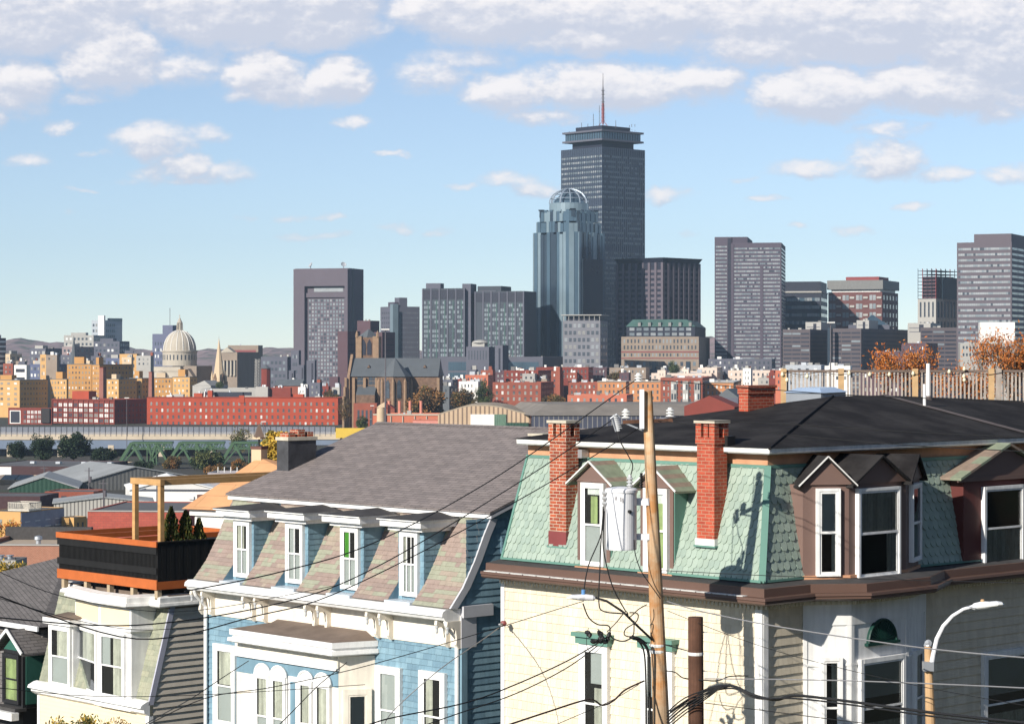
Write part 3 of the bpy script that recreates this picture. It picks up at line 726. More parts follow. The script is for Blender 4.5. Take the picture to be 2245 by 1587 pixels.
P, ux, out, L_ = facet((b.x, -.8), (c.x, 0))
win(by, P + ux * .1 + V((0, 0, zw - 2.5)), ux, out, L_ - .2, 2.1, .13, frame=blcream, flat=True, cur=[(0, 1, .45, 1, blind), (0, .5, 0, .42, curt)], sill=False)

# ---- cream house with roof deck (left)
h3 = Fr(-9.96, 65.05, 27.0, TH)
H3 = h3.root('mansard_house', 'cream house with white bay windows and green-grey mansard under the black roof deck', 'house')
clap = mat('grey_clapboard', (0.58, 0.52, 0.44), .7, var=.1, vs=3); crm = mat('cream_clapboard', (0.74, 0.62, 0.43), .7, var=.05)
gs = [mat('sage_slate', (0.28, 0.29, 0.215), .85, var=.12, vs=5), mat('sage_slate_dark', (0.24, 0.25, 0.19), .85, var=.12, vs=5), mat('sage_slate_pale', (0.31, 0.31, 0.23), .85, var=.12, vs=5)]
zc3 = h3.on(328, 1545, x=0).z; zt3 = h3.on(350, 1325, x=0).z; yt3 = .75; W3 = 5.6
mb = MB(); mb.box(-W3, 0, .0, 9, -1, zc3, crm); mb.box(-W3, -.0, yt3, 9, zc3, zt3, clap)
mb.face([(0, 0, zc3), (0, yt3, zc3), (0, yt3, zt3)], clap)
def claps(s0f, s1f, z0, z1, h, t, mp, m):
    z = z0
    while z < z1:
        s0, s1 = s0f(z), s1f(z); zz = min(z + h, z1)
        p = [mp(s0, t, z), mp(s1, t, z), mp(s1, .003, zz), mp(s0, .003, zz)]
        mb.face(p, m); mb.face([mp(s0, 0, z), mp(s1, 0, z), p[1], p[0]], m); z += h
claps(lambda z: .12 if z < zc3 else .12 + yt3 * (z - zc3) / (zt3 - zc3), lambda z: 5, 2, zt3 - .05, .18, .04, lambda s, o, z: (o, s, z), clap)
claps(lambda z: -W3 + .1, lambda z: -.12, 2, zc3 - .3, .12, .015, lambda s, o, z: (s, -o, z), crm)
obj('wall', mb, H3)
mb = MB(); l3 = math.hypot(yt3, zt3 - zc3)
mb.face([(-W3, 0, zc3), (0, 0, zc3), (0, yt3, zt3), (-W3, yt3, zt3)], gs[0]); mb.face([(-W3, 0, zc3), (-W3, yt3, zt3), (-W3, yt3, zc3)], gs[0])
sd = V((0, yt3, zt3 - zc3)).normalized(); nn = V((0, -sd.z, sd.y))
shingles(mb, lambda s, o, t: V((s, 0, zc3)) + sd * t + nn * o, -W3, -.02, 0, l3, .15, .17, .015, gs, seed=71)
obj('mansard_slope', mb, H3)
mb = MB(); mb.prism([(.0, -.05, zc3), (.0, yt3 - .05, zt3), (.0, yt3 + .12, zt3), (.0, .12, zc3)], (.05, 0, 0), mat('lilac_grey_trim', (.42, .42, .50), .6)); obj('rake_board', mb, H3); mb = MB(); mb.box(-.12, .04, -.03, .12, 0, zc3 - .3, white); obj('corner_board', mb, H3); mb = MB(); mb.box(-W3 - .02, -W3 + .1, -.03, .02, 0, zc3 - .3, white); obj('corner_board', mb, H3)
mb = MB(); sweep(mb, [(-W3 - .1, 0), (0.05, 0)], [(0, zc3 + .12), (.1, zc3 + .1), (.28, zc3 + .02), (.32, zc3 - .06), (.2, zc3 - .1), (.18, zc3 - .2), (.04, zc3 - .28), (0, zc3 - .3)], white); obj('cornice', mb, H3)
# bay dormer of cream house
yb3 = -.25
fa = h3.on(165, 1400, y=0.42); fb = h3.on(218, 1400, y=-.13); fc = h3.on(288, 1400, y=-.13); fd = (fc.x + .02, .75)
z0_, z1_ = h3.on(260, 1556, y=-.13).z, h3.on(260, 1330, y=-.13).z
bp3 = [(fa.x, .42), (fb.x, -.13), (fc.x, -.13), fd]
mb = MB(); mb.prism([(fa.x, .8, z0_)] + [(x, y, z0_) for x, y in bp3] + [(fd[0], .8, z0_)], (0, 0, z1_ - z0_), white); b3 = obj('bay_dormer', mb, H3)
zp0, zp1 = h3.on(260, 1375, y=-.13).z, h3.on(260, 1334, y=-.13).z
mb = MB()
for (p, q_) in ((bp3[0], bp3[1]), (bp3[1], bp3[2])):
    P, ux, out, L_ = facet(p, q_); bx(mb, P, ux, out, .08, L_ - .1, zp0 + .03, zp1, .003, .012, crm)
obj('cream_panel', mb, b3)
mb = MB(); sweep(mb, bp3, [(0, zp0 + .02), (.05, zp0 + .02), (.07, zp0 - .06), (.02, zp0 - .12), (0, zp0 - .12)], white); obj('moulding', mb, b3); mb = MB(); sweep(mb, bp3, [(0, z0_ + .22), (.05, z0_ + .2), (.1, z0_ + .05), (.0, z0_)], white); obj('moulding', mb, b3)
P, ux, out, L_ = facet(bp3[0], bp3[1]); win(b3, P + ux * .12 + V((0, 0, z0_ + .3)), ux, out, L_ - .16, zp0 - z0_ - .45, .09, flat=True, cur=[(.35, 1, .5, 1, curt)], sill=False)
P, ux, out, L_ = facet(bp3[1], bp3[2]); win(b3, P + ux * .08 + V((0, 0, z0_ + .3)), ux, out, L_ - .3, zp0 - z0_ - .45, .1, flat=True, cur=[(.55, .95, .0, 1, curt), (0, .4, .5, 1, blind)], sill=False)
# small left dormer
a = h3.on(112, 1400, y=0); b = h3.on(160, 1400, y=0); zd0 = h3.on(135, 1508, y=0).z; zd1 = h3.on(135, 1368, y=0).z
mb = MB(); mb.box(a.x, b.x, 0, .8, zd0, zd1, white); d = obj('dormer', mb, H3)
mb = MB(); mb.box(a.x - .14, b.x + .14, -.2, .8, zd1 + .002, zd1 + .18, white); obj('hood', mb, d)
mb = MB(); mb.hexa([(a.x - .12, -.18, zd1 + .182), (b.x + .12, -.18, zd1 + .182), (b.x + .12, .8, zd1 + .182), (a.x - .12, .8, zd1 + .182), (a.x, .1, zd1 + .22), (b.x, .1, zd1 + .22), (b.x, .8, zd1 + .3), (a.x, .8, zd1 + .3)], tarr); obj('hood_roof', mb, d)
win(d, (a.x + .02, 0, zd0 + .05), AX, AO, b.x - a.x - .04, zd1 - zd0 - .08, .1, flat=True, cur=[(0.3, 1, .5, 1, curt), (0, 1, 0, .5, blind)], sill=False)
# roof ledge + cornice under the deck
zt3b = h3.on(335, 1330, y=.1).z
mb = MB(); sweep(mb, [(-W3 + .3, .6), (fa.x - .1, .6), (fa.x + .05, .1), (fb.x, -.36), (fc.x + .1, -.36), (fc.x + .3, .3), (.1, .3), (.1, 5)], [(-.25, zt3b + .29), (-.02, zt3b + .24), (.0, zt3b + .22), (.0, zt3b + .08), (.05, zt3b + .07), (.07, zt3b + .0), (.02, zt3b - .04), (-.1, zt3b - .05), (-.25, zt3b - .05)], white2); obj('eave_gutter', mb, H3)
mb = MB(); mb.box(-W3 + .45, .05, .62, 9, zt3b - .1, zt3b + .27, tarr); obj('flat_roof', mb, H3)
# roof deck
blk = mat('black_stained_wood', (0.011, 0.0105, 0.0105), .6, var=.2, vs=3, streak=.2); orw = mat('orange_stained_wood', (0.44, 0.115, 0.03), .55, var=.12, vs=3)
oldw = mat('bare_post_wood', (0.42, 0.33, 0.22), .8)
DK = h3.root('roof_deck', 'black slatted roof deck with orange rails on top of the cream house', 'deck')
xl3, y3 = -4.99, .28
zA = h3.on(345, 1187, y=y3).z; zB = h3.on(345, 1293, y=y3).z; dep = 4.3
ztd_ = zA; th_ = zA - zB
zo1 = zA - .13; zk1 = zo1 - .02; 
mb = MB(); mb.box(xl3 - .03, .03, y3 - .06, y3 - .02, zA - .16, zA, orw); mb.box(xl3 - .03, xl3 + .0, y3 - .02, y3 + dep, zA - .16, zA, orw); mb.box(xl3, .02, y3 + dep, y3 + dep + .05, zA - .18, zA - .02, orw); obj('top_rail', mb, DK)
mb = MB(); mb.box(xl3, .02, y3 - .04, y3, zB, zB + .27, orw); mb.box(-.01, .02, y3, y3 + dep, zB, zB + .22, orw); obj('bottom_board', mb, DK)
mb = MB(); mb.box(xl3, 0, y3 - .035, y3 - .005, zA - .36, zA - .162, blk); mb.box(xl3, 0, y3 - .035, y3 - .005, zB + .42, zB + .60, blk)
obj('black_rail', mb, DK)
mb = MB(); n = 78
for k in range(n): x = xl3 + .05 + (-.1 - xl3) * k / (n - 1); mb.box(x, x + .035, y3, y3 + .03, zB + .27, zA - .16, blk)
obj('slats', mb, DK, kind=None)
mb = MB(); n = 30
for k in range(n): y = y3 + dep * k / n; mb.box(-.02, .01 + .004 * (k % 2), y + .003, y + dep / n - .003, zB + .2, zA - .05, blk)
mb.box(-.05, .05, y3, y3 + dep, zA - .05, zA - .01, blk)
obj('side_panel', mb, DK)
mb = MB(); mb.box(xl3, 0, y3, y3 + dep, zB + .10, zB + .16, blk); mb.box(xl3 + .02, 0, y3 + dep - .03, y3 + dep, zB + .16, zA - .2, blk); obj('floor', mb, DK)
mb = MB(); mb.box(-2.2, -2.1, y3 + .0, y3 + dep, zA - .17, zA - .03, orw); mb.box(-4.0, -3.9, y3, y3 + dep, zA - .17, zA - .03, orw); obj('cross_beam', mb, DK)
for k in range(5):
    mb = MB(); x = xl3 + .15 + k * 1.17; mb.box(x, x + .14, y3 + .02, y3 + .16, zB - .28, zB, oldw); obj('foot_post', mb, DK)
pine_w = mat('new_pine_timber', (0.50, 0.29, 0.12), .6, var=.12, vs=4, streak=-.15)
PG = h3.root('pergola', 'bare new timber pergola frame with two front posts standing in the black roof deck', 'pergola')
pp0 = h3.on(297, 1178, y=y3 + .25); pp1 = h3.on(353, 1186, y=y3 + .25)
zp = h3.on(353, 1064, y=y3 + .25).z; s_ = .11
for q_ in (pp0, pp1):
    mb = MB(); mb.box(q_.x - s_ * .6, q_.x + s_ * .6, q_.y - s_ * .6, q_.y + s_ * .6, zB + .16, zp - .002, pine_w); obj('post', mb, PG)
mb = MB(); mb.box(pp0.x - .12, pp1.x + .10, pp0.y - .09, pp0.y + .05, zp, zp + .17, pine_w); obj('beam', mb, PG)
for q_ in (pp0, pp1):
    mb = MB(); mb.box(q_.x - .06, q_.x + .06, q_.y + .052, q_.y + 5.2, zp + .002, zp + .168, pine_w); obj('beam', mb, PG)
for q_ in (pp0, pp1):
    mb = MB(); mb.box(q_.x - s_ * .6, q_.x + s_ * .6, q_.y + 4.9, q_.y + 5.1, zB + .16, zp, pine_w); obj('post', mb, PG)

# ---- grey house at the far left
h4 = Fr(-9.96 - .686 * 6.6, 65.05 + .728 * 6.6, 27.0, TH)
H4 = h4.root('mansard_house', 'dark grey shingled house with black-trimmed gabled dormer at the left edge', 'house')
gsh = mat('grey_asphalt_shingle', (0.17, 0.155, 0.15), .9, var=.15, vs=5, brick=(.36, .13, .008, (.13, .12, .115), (.045, .04, .04), .5))
blkt = mat('black_trim_paint', (0.02, 0.02, 0.022), .5); grn = mat('jade_paint', (0.03, 0.11, 0.085), .6)
q1 = h4.on(125, 1375, x=0); ztm = h4.on(100, 1378, x=0).z
zc4 = h4.on(70, 1560, y=0).z
mb = MB(); mb.box(-9, 0, .1, 8, -1, zc4, mat('dark_wall_paint', (.06, .055, .055), .7)); obj('wall', mb, H4)
mb = MB(); mb.face([(-9, 0, zc4), (0, 0, zc4), (-.0, .85, ztm), (-9, .85, ztm)], gsh); mb.face([(0, 0, zc4), (0, 7, zc4), (0, 7, ztm), (0, .85, ztm)], gsh); obj('mansard_slope', mb, H4)
ap4 = h4.on(118, 1238, x=-.3)
mb = MB(); rR = h4.on(150, 1217, y=5.5); rL = h4.on(-80, 1288, y=5.5); e_l = (-9.5, .45, ztm + .1); e_r = (.3, .45, ztm + .1); mb.face([e_l, e_r, rR, rL], gsh); mb.face([rR, e_r, (.3, 10, ztm)], gsh); mb.face([rL, rR, (.3, 10, ztm), (-9.5, 10, ztm)], gsh); mb.face([rL, (-9.5, 10, ztm), e_l], gsh); mb.face([e_r, e_l, (-9.5, 10, ztm), (.3, 10, ztm)], gsh); obj('roof', mb, H4)
mb = MB(); mb.beam((.3, .42, ztm + .05), (-9, .42, ztm + .05), .06, .14, white); mb.beam((.3, -.35, zc4 - .15), (-9, -.35, zc4 - .15), .25, .22, white); obj('gutter', mb, H4)
mb = MB(); mb.box(-9, .2, -.3, .1, zc4 - .04, zc4 + .06, ledge); obj('ledge', mb, H4)
a = h4.on(8, 1560, y=0); b = h4.on(50, 1560, y=0); zt4 = h4.on(30, 1425, y=0).z; zb4 = h4.on(30, 1548, y=0).z
mb = MB(); mb.box(a.x, b.x, 0, 1.4, zb4, zt4, blkt); mb.box(b.x, b.x + .02, .1, 1.3, zb4 + .1, zt4 - .1, grn); d = obj('dormer', mb, H4)
xm = (a.x + b.x) / 2; mb = MB(); mb.prism([(a.x, -.0, zt4), (b.x, -.0, zt4), (xm, -.0, zt4 + .42)], (0, .3, 0), grn); obj('gable', mb, d)
mb = MB()
for p_, q_ in (((xm, -.2, zt4 + .62), (a.x - .3, -.2, zt4 - .02)), ((b.x + .3, -.2, zt4 - .02), (xm, -.2, zt4 + .62))):
    mb.prism([p_, q_, V(q_) - V((0, 0, .08)), V(p_) - V((0, 0, .08))], (0, 2, 0), gsh)
    mb.beam(V(p_) + V((0, -.03, .0)), V(q_) + V((0, -.03, 0)), .04, .09, white)
obj('gable_roof', mb, d)
win(d, (a.x + .08, 0, zb4 + .1), AX, AO, b.x - a.x - .16, zt4 - zb4 - .2, .09, frame=blkt, flat=True, cur=[(0, 1, .5, 1, curtg), (0, 1, 0, .5, curtg)], sill=False)
mb = MB(); mb.lathe((-5.3, .7, ztm), [(.06, 0), (.06, .5), (.1, .5), (.1, .62)], white, 10); obj('vent_pipe', mb, H4)
print('near ok')
# ================================================================== CITY
NWIN = {}
WM = {}
def wmesh(ww, wh, m, fm, arch=False, mull=False):
    k = (round(ww, 2), round(wh, 2), m.name, fm.name if fm else '', arch, mull)
    if k not in WM:
        mb = MB(); addwin(mb, (0, 0, 0), AX, AO, ww, wh, m, fm, arch, mull); WM[k] = mb.mesh('window')
    return WM[k]
def addwin(mb, P, ux, out, ww, wh, m, fm, arch=False, mull=False):
    if arch:
        P2 = V(P); ux = V(ux); out = V(out)
        pts = [P2 + ux * 0, P2 + ux * ww] + [P2 + ux * (ww / 2 + math.cos(math.pi * k / 8) * ww / 2) + V((0, 0, wh - ww * .25 + math.sin(math.pi * k / 8) * ww * .25)) for k in range(9)]
        mb.prism(pts, out * .06, m)
    else: bx(mb, P, ux, out, 0, ww, 0, wh, 0, .06, m)
    if fm:
        t = min(.14, ww * .12)
        bx(mb, P, ux, out, -.05, ww + .05, -t * 1.6, 0, 0, .18, fm)
        if mull: bx(mb, P, ux, out, ww / 2 - t / 2, ww / 2 + t / 2, 0, wh * .97, .061, .10, fm)
        bx(mb, P, ux, out, 0, ww, wh * .5 - t / 2, wh * .5 + t / 2, .061, .09, fm)
def place_win(root, P, side, ww, wh, m, fm, arch=False, mull=False):
    key = root.name; st = NWIN.setdefault(key, [0, MB(), root])
    if st[0] < 100:
        st[0] += 1
        o = obj('window', wmesh(ww, wh, m, fm, arch, mull), root, loc=tuple(P))
        if side == 'R': o.rotation_euler = (0, 0, math.pi / 2)
        elif side == 'W': o.rotation_euler = (0, 0, -math.pi / 2)
    else:
        ux, out = {'F': (AX, AO), 'R': (BX, BO), 'W': (-BX, -BO)}[side]
        addwin(st[1], P, ux, out, ww, wh, m, fm, arch, mull)
def flush_windows():
    for k, (n, mb, root) in NWIN.items():
        if mb.f: obj('window_grid', mb, root, kind='stuff')
DEFP = [(glassf, 5), (glassm, 2), (glassl, 2)]
def pick(pal):
    t = RND.random() * sum(w for _, w in pal)
    for m, w in pal:
        t -= w
        if t <= 0: return m
    return pal[-1][0]
def grid(root, side, u0, u1, off, z0, z1, cols, rows, fw=.5, fh=.55, pal=DEFP, fm=None, arch=False, mull=False, skip=None):
    """windows in an even grid on a wall; off = wall coordinate"""
    du = (u1 - u0) / cols; dz = (z1 - z0) / rows; ww, wh = du * fw, dz * fh
    for r in range(rows - 1, -1, -1):
        for c in range(cols):
            if skip and skip(c, r): continue
            u = u0 + (c + .5) * du - ww / 2; z = z0 + (r + .5) * dz - wh / 2
            P = {'F': (u, off, z), 'R': (off, u, z), 'W': (off, u + ww, z)}[side]
            place_win(root, P, side, ww, wh, pick(pal), fm, arch, mull)
def bands(root, side, u0, u1, off, z0, z1, rows, fh=.45, m=glassf, seg=1, d=.1):
    dz = (z1 - z0) / rows; ux, out = {'F': (AX, AO), 'R': (BX, BO), 'W': (-BX, -BO)}[side]
    du = (u1 - u0) / seg
    for r in range(rows):
        mb = MB(); z = z0 + (r + .5) * dz
        for k in range(seg):
            P = {'F': (u0 + k * du, off, z), 'R': (off, u0 + k * du, z), 'W': (off, u0 + (k + 1) * du, z)}[side]
            bx(mb, P, ux, out, du * .04, du * .96, -dz * fh / 2, dz * fh / 2, 0, d, m if not isinstance(m, list) else pick(m))
        obj('window_band', mb, root)

CNT = {}
def bld(label, x0, xc, x1, yt, D, deg, wm, rm=None, cat='building', name='building', base=0, parapet=.8, group=None, depth=None, roof=True, trim=None):
    """block whose nearest vertical edge is seen at xc, distance D; returns frame and extents"""
    X = (xc - CX) / F * D; fr = Fr(X, D, base, math.radians(deg))
    root = fr.root(name, label, cat, group)
    H = fr.on(xc, yt, y=0).z
    if deg >= 0: xa = fr.on(x0, yt, y=0).x; xb = 0.0; M = fr.on(x1, yt, x=0).y if x1 > xc else (depth or 20)
    else: xa = 0.0; xb = fr.on(x1, yt, y=0).x; M = fr.on(x0, yt, x=0).y if x0 < xc else (depth or 20)
    if depth: M = depth
    if not 0 < M < 260: print('BADM', label, M); M = 25
    mb = MB(); mb.box(xa, xb, 0, M, -2, H - parapet, wm); p = parapet; t = min(.6, (xb - xa) * .05)
    if p > 0:
        mb.box(xa, xb, 0, t, H - p, H, wm); mb.box(xa, xb, M - t, M, H - p, H, wm); mb.box(xa, xa + t, t, M - t, H - p, H, wm); mb.box(xb - t, xb, t, M - t, H - p, H, wm)
    obj('wall', mb, root)
    if roof:
        mb = MB(); mb.box(xa + t, xb - t, t, M - t, H - p, H - p + .12, rm or froof); obj('roof', mb, root)
    if cat == 'building' and roof and xb - xa > 8 and M > 8 and not depth:
        for _ in range(RND.choice((1, 2, 3, 4))):
            a = RND.uniform(xa + 1.5, xb - 4); c = RND.uniform(1.5, M - 4.5); s_ = RND.uniform(.8, 2.4); obj('roof_unit', MB().box(a, a + s_, c, c + s_ * RND.uniform(.6, 1.4), H - p, H + RND.uniform(.3, 1.6), RND.choice((concl, metal, froof, concl))), root)
    if trim:
        mb = MB(); mb.box(xa - .25, xb + .25, -.25, M + .25, H - .5, H + .1, trim, skip=()); mb.box(xa - .1, xb + .1, -.1, M + .1, H + .1, H + .14, rm or froof); obj('cornice', mb, root)
    return fr, root, xa, xb, M, H
def part_box(root, name, b, m, **k):
    mb = MB(); mb.box(*b, m); return obj(name, mb, root, **k)
froof = mat('far_roof_felt', (0.16, 0.155, 0.15), .9, var=.25, vs=.15)
lroof = mat('pale_roof_membrane', (0.55, 0.55, 0.54), .8, var=.15, vs=.1)
# stone / wall colours; tower stones darkened and blued in place of cloud shade
bst = mat('shade_toned_brown_stone', (0.0680, 0.0570, 0.0793), .8, var=.08, vs=.03)
bst2 = mat('shade_toned_warm_stone', (0.1080, 0.0902, 0.1098), .8, var=.08, vs=.03)
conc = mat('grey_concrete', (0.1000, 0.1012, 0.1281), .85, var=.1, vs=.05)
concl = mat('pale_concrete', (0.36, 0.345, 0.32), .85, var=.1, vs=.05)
gst = mat('shade_toned_grey_green_stone', (0.0520, 0.0607, 0.0756), .8, var=.1, vs=.03)
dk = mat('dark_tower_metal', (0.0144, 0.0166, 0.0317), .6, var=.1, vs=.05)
prs = mat('shade_toned_grey_green_frame', (0.0416, 0.0552, 0.0830), .5, var=.05, vs=.02)
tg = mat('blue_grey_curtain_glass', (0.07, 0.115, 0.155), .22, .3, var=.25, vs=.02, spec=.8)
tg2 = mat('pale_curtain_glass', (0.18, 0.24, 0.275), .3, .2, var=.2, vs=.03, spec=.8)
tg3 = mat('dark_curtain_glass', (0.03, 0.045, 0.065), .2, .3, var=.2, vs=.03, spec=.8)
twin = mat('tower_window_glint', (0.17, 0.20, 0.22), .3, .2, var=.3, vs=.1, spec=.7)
twl = mat('tower_window_pale', (0.25, 0.27, 0.285), .4, var=.25, vs=.1)
pur = mat('plum_brick', (0.095, 0.055, 0.065), .85, var=.1, vs=.05)
ybr = mat('yellow_brick', (0.46, 0.24, 0.08), .85, var=.1, vs=.12)
ybl = mat('light_yellow_brick', (0.54, 0.32, 0.125), .85, var=.08, vs=.12)
rbr = mat('orange_red_factory_brick', (0.35, 0.058, 0.026), .85, var=.08, vs=.15)
rbd = mat('deep_red_factory_brick', (0.185, 0.038, 0.026), .85, var=.12, vs=.2)
rbs = mat('rowhouse_brick', (0.245, 0.07, 0.043), .85, var=.15, vs=.15)
obr = mat('orange_brick', (0.48, 0.21, 0.09), .85, var=.1, vs=.15)
sal = mat('salmon_wall', (0.46, 0.14, 0.08), .8, var=.1, vs=.1)
lim = mat('pale_limestone', (0.42, 0.37, 0.30), .85, var=.1, vs=.1)
lim2 = mat('buff_limestone', (0.26, 0.205, 0.16), .85, var=.12, vs=.1)
brs = mat('church_puddingstone', (0.16, 0.098, 0.066), .9, var=.35, vs=.6)
brt = mat('church_sandstone_trim', (0.27, 0.175, 0.11), .9, var=.2, vs=.5)
slt = mat('blue_grey_church_slate', (0.095, 0.105, 0.115), .7, var=.08, vs=.2)
whw = mat('white_wall', (0.72, 0.70, 0.66), .7, var=.08, vs=.1)
tan = mat('tan_wall', (0.55, 0.42, 0.28), .8, var=.1, vs=.1)
corr = mat('grey_corrugated_steel', (0.13, 0.13, 0.125), .6, var=.15, vs=.1, ripple=(0, 1.2, 1.0))
corl = mat('pale_corrugated_steel', (0.44, 0.42, 0.38), .6, var=.1, vs=.1, brick=(.9, 60, .16, (.42, .40, .36), (.16, .15, .14), .3))
coro = mat('buff_corrugated_cladding', (0.50, 0.36, 0.24), .7, var=.1, vs=.1, brick=(1.7, 60, .35, (.47, .34, .22), (.20, .14, .10), .3))
cord = mat('slate_blue_ribbed_cladding', (0.05, 0.055, 0.085), .6, var=.15, vs=.1, brick=(1.8, 60, .18, (.05, .055, .08), (.20, .19, .18), .2))
copg = mat('green_copper', (0.045, 0.10, 0.088), .6, var=.15, vs=.1)
deg_g = mat('dark_green_cladding', (0.02, 0.06, 0.04), .7, ripple=(0, 1.2, 1.0))

# ---- tall brown bank tower with recessed window field
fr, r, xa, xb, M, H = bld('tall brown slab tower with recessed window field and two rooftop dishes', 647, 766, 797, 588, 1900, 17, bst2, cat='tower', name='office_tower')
p0 = fr.on(671, 628, y=0); p1 = fr.on(758, 628, y=0)
part_box(r, 'frame_fin', (p1.x + .3, -.2, -3.5, .1, 10, H - .5), bst2); part_box(r, 'frame_fin', (xa, p0.x, -3.5, .1, 10, H - .5), bst2)
part_box(r, 'frame_head', (p0.x, p1.x + .3, -3.5, .1, p0.z, H - .5), bst2)
part_box(r, 'slot_window', (p0.x + 7, p1.x - 2, -.3, .0, p0.z - 4.5, p0.z - .8), twl)
part_box(r, 'frame_beam', (p0.x + .02, p1.x + .28, -1.5, -.02, p0.z - 9, p0.z - 5.4), bst2)
grid(r, 'F', p0.x + 2, p1.x - 1, -.05, 12, p0.z - 10, 12, 24, .62, .62, [(twin, 5), (twl, 2), (glassf, 2)])
part_box(r, 'corner_slot', (.0, .25, M * .18, M * .32, 10, H), dk)
for px, tilt in ((681, -.7), (753, .6)):
    a = fr.on(px, 588, y=8); mb = MB(); dirv = V((-.6 if tilt < 0 else .5, -.6, .5)).normalized()
    mb.tube([(a.x, 8, H - .6), (a.x, 8, H + 2.2)], .35, metal, 6); c = V((a.x, 8, H + 3.2)); mb.lathe(c, [(.2, -.6), (1.6, -.3), (2.3, .4), (2.1, .45), (1.2, -.1)], mat('dish_grey', (.35, .37, .4), .5), 12, ax=dirv); obj('satellite_dish', mb, r)
# ---- small glass-cornered tower
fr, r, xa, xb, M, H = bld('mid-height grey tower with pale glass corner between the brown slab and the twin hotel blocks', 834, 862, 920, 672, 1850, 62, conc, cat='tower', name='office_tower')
grid(r, 'R', M * .22, M * .96, 0, 20, H - 3, 10, 14, .35, .3, [(twin, 3), (twl, 1)]); grid(r, 'F', xa * .92, xa * .25, 0, 20, H - 3, 4, 14, .4, .4, [(glassf, 3)])
part_box(r, 'glass_corner', (xa * .2, .5, -.5, M * .18, 15, H + 2), tg2); part_box(r, 'penthouse', (xa * .4, -1, M * .25, M * .55, H - .7, H + 7), conc)
part_box(r, 'penthouse', (xa * .6, -2, M * .1, M * .24, H - .7, H + 3.5), bst); part_box(r, 'glass_stair', (.0, .5, M * .19, M * .3, 15, H - 4), tg3)
# ---- twin hotel blocks
for (lab, x0, xc, x1, yt, n) in (('left hotel block with dark top louvres and green-grey window bays', 927, 1018, 1030, 632, 5), ('right hotel block with dark top louvres, half hidden by the domed glass tower', 1042, 1148, 1176, 638, 6)):
    fr, r, xa, xb, M, H = bld(lab, x0, xc, x1, yt, 1800 if n == 5 else 1790, 14 if n == 5 else 20, gst, cat='tower', name='hotel_tower', group='twin hotel blocks')
    bw = -xa / n; z1 = H - 9
    for k in range(n):
        part_box(r, 'louvre', (xa + k * bw + .8, xa + (k + 1) * bw - .6, -.25, 0, H - 8, H - 1.2), dk)
        if n == 6 and k == 0: continue
        grid(r, 'F', xa + k * bw + .8, xa + (k + 1) * bw - .6, -.02, 8, z1, 3, 20, .8, .6, [(twin, 5), (glassf, 2), (gst, 1)])
        part_box(r, 'glass_strip', (xa + (k + .6) * bw, xa + (k + .7) * bw, -.3, 0, 8, z1), copg)
    for k in range(n + 1): part_box(r, 'pier', (xa + k * bw - .5, xa + k * bw + .5, -.5, 0, 5, H - .1), conc)
    part_box(r, 'penthouse', (xa * .95, xa * .6, 3, M * .8, H - .7, H + (4 if n == 5 else .5)), conc)
    if n == 5: part_box(r, 'stair_shaft', (-2.5, 4.2, M * .2, M + 4, 2, H + 3.5), conc)
    else: part_box(r, 'penthouse', (xa * .99, xa * .5, 4, M * .9, H - .7, H + 4), gst)
# ---- low podium blocks in front of the hotels
fr, r, xa, xb, M, H = bld('long low green-glass shopping block below the hotel towers', 960, 1190, 1235, 782, 1700, 10, conc)
bands(r, 'F', xa * .9, -3, 0, 4, H - 3, 4, .8, tg, 34, .2)
fr, r, xa, xb, M, H = bld('grey concrete stair shaft standing before the green-glass block', 1085, 1102, 1115, 757, 1660, 30, conc, roof=True)
part_box(r, 'dark_slot', (xa * .5, xa * .3, -.3, 0, 4, H - 2), dk)
fr, r, xa, xb, M, H = bld('stepped grey stone building with domed penthouse below the right hotel block', 1022, 1072, 1086, 760, 1680, 15, conc)
part_box(r, 'upper_storey', (xa * .8, xa * .25, 3, 12, H - .7, H + 2.8), concl); grid(r, 'F', xa + 1, -1, 0, H - 10, H - 2, 7, 1, .3, .8, [(glassf, 1)])
mb = MB(); mb.lathe((xa * .5, 7, H + 2.8), [(6, 0), (5.2, 1), (3, 1.8), (.2, 2.2)], concl, 16); obj('dome', mb, r)
# ---- domed blue glass tower
D = 1850; X = (1247 - CX) / F * D; fr = Fr(X, D, 0, math.radians(38)); r = fr.root('office_tower', 'blue-grey glass tower with stepped shoulders and an open ribbed dome on top', 'tower')
s = D / F
def zpx(py, d=D): return EYE - (py - HZ) / F * d
pal_g = [tg, tg, tg2, tg3, tg, tg2]
def finned(name, hw, z0, z1, parent, seed, n, cut=.25):
    """octagon-ish shaft made of vertical glass strips with fins"""
    rr = random.Random(seed); mb = MB(); pts = []
    c = hw * (1 - cut); P = [(-c, -hw), (c, -hw), (hw, -c), (hw, c), (c, hw), (-c, hw), (-hw, c), (-hw, -c)]
    for i in range(8):
        a, b = V((*P[i], 0)), V((*P[(i + 1) % 8], 0)); L_ = (b - a).length; k = max(2, int(L_ / (2 * hw) * n)); d = (b - a) / k
        o = V((d.y, -d.x, 0)).normalized()
        for j in range(k):
            p, q = a + d * j, a + d * (j + 1); ins = -o * (.45 if j % 2 else 0)
            m = rr.choice(pal_g); zt_ = z1 - rr.choice((0, 0, .8, 1.6))
            mb.prism([p + ins + V((0, 0, z0)), q + ins + V((0, 0, z0)), q + ins - o * 2 + V((0, 0, z0)), p + ins - o * 2 + V((0, 0, z0))], (0, 0, zt_ - z0), m)
    o_ = obj(name, mb, parent)
    mb = MB(); mb.prism([(p[0] * .97, p[1] * .97, z1 - 2.5) for p in P], (0, 0, .5), dk); obj('setback_roof', mb, o_)
    # floor lines
    return o_
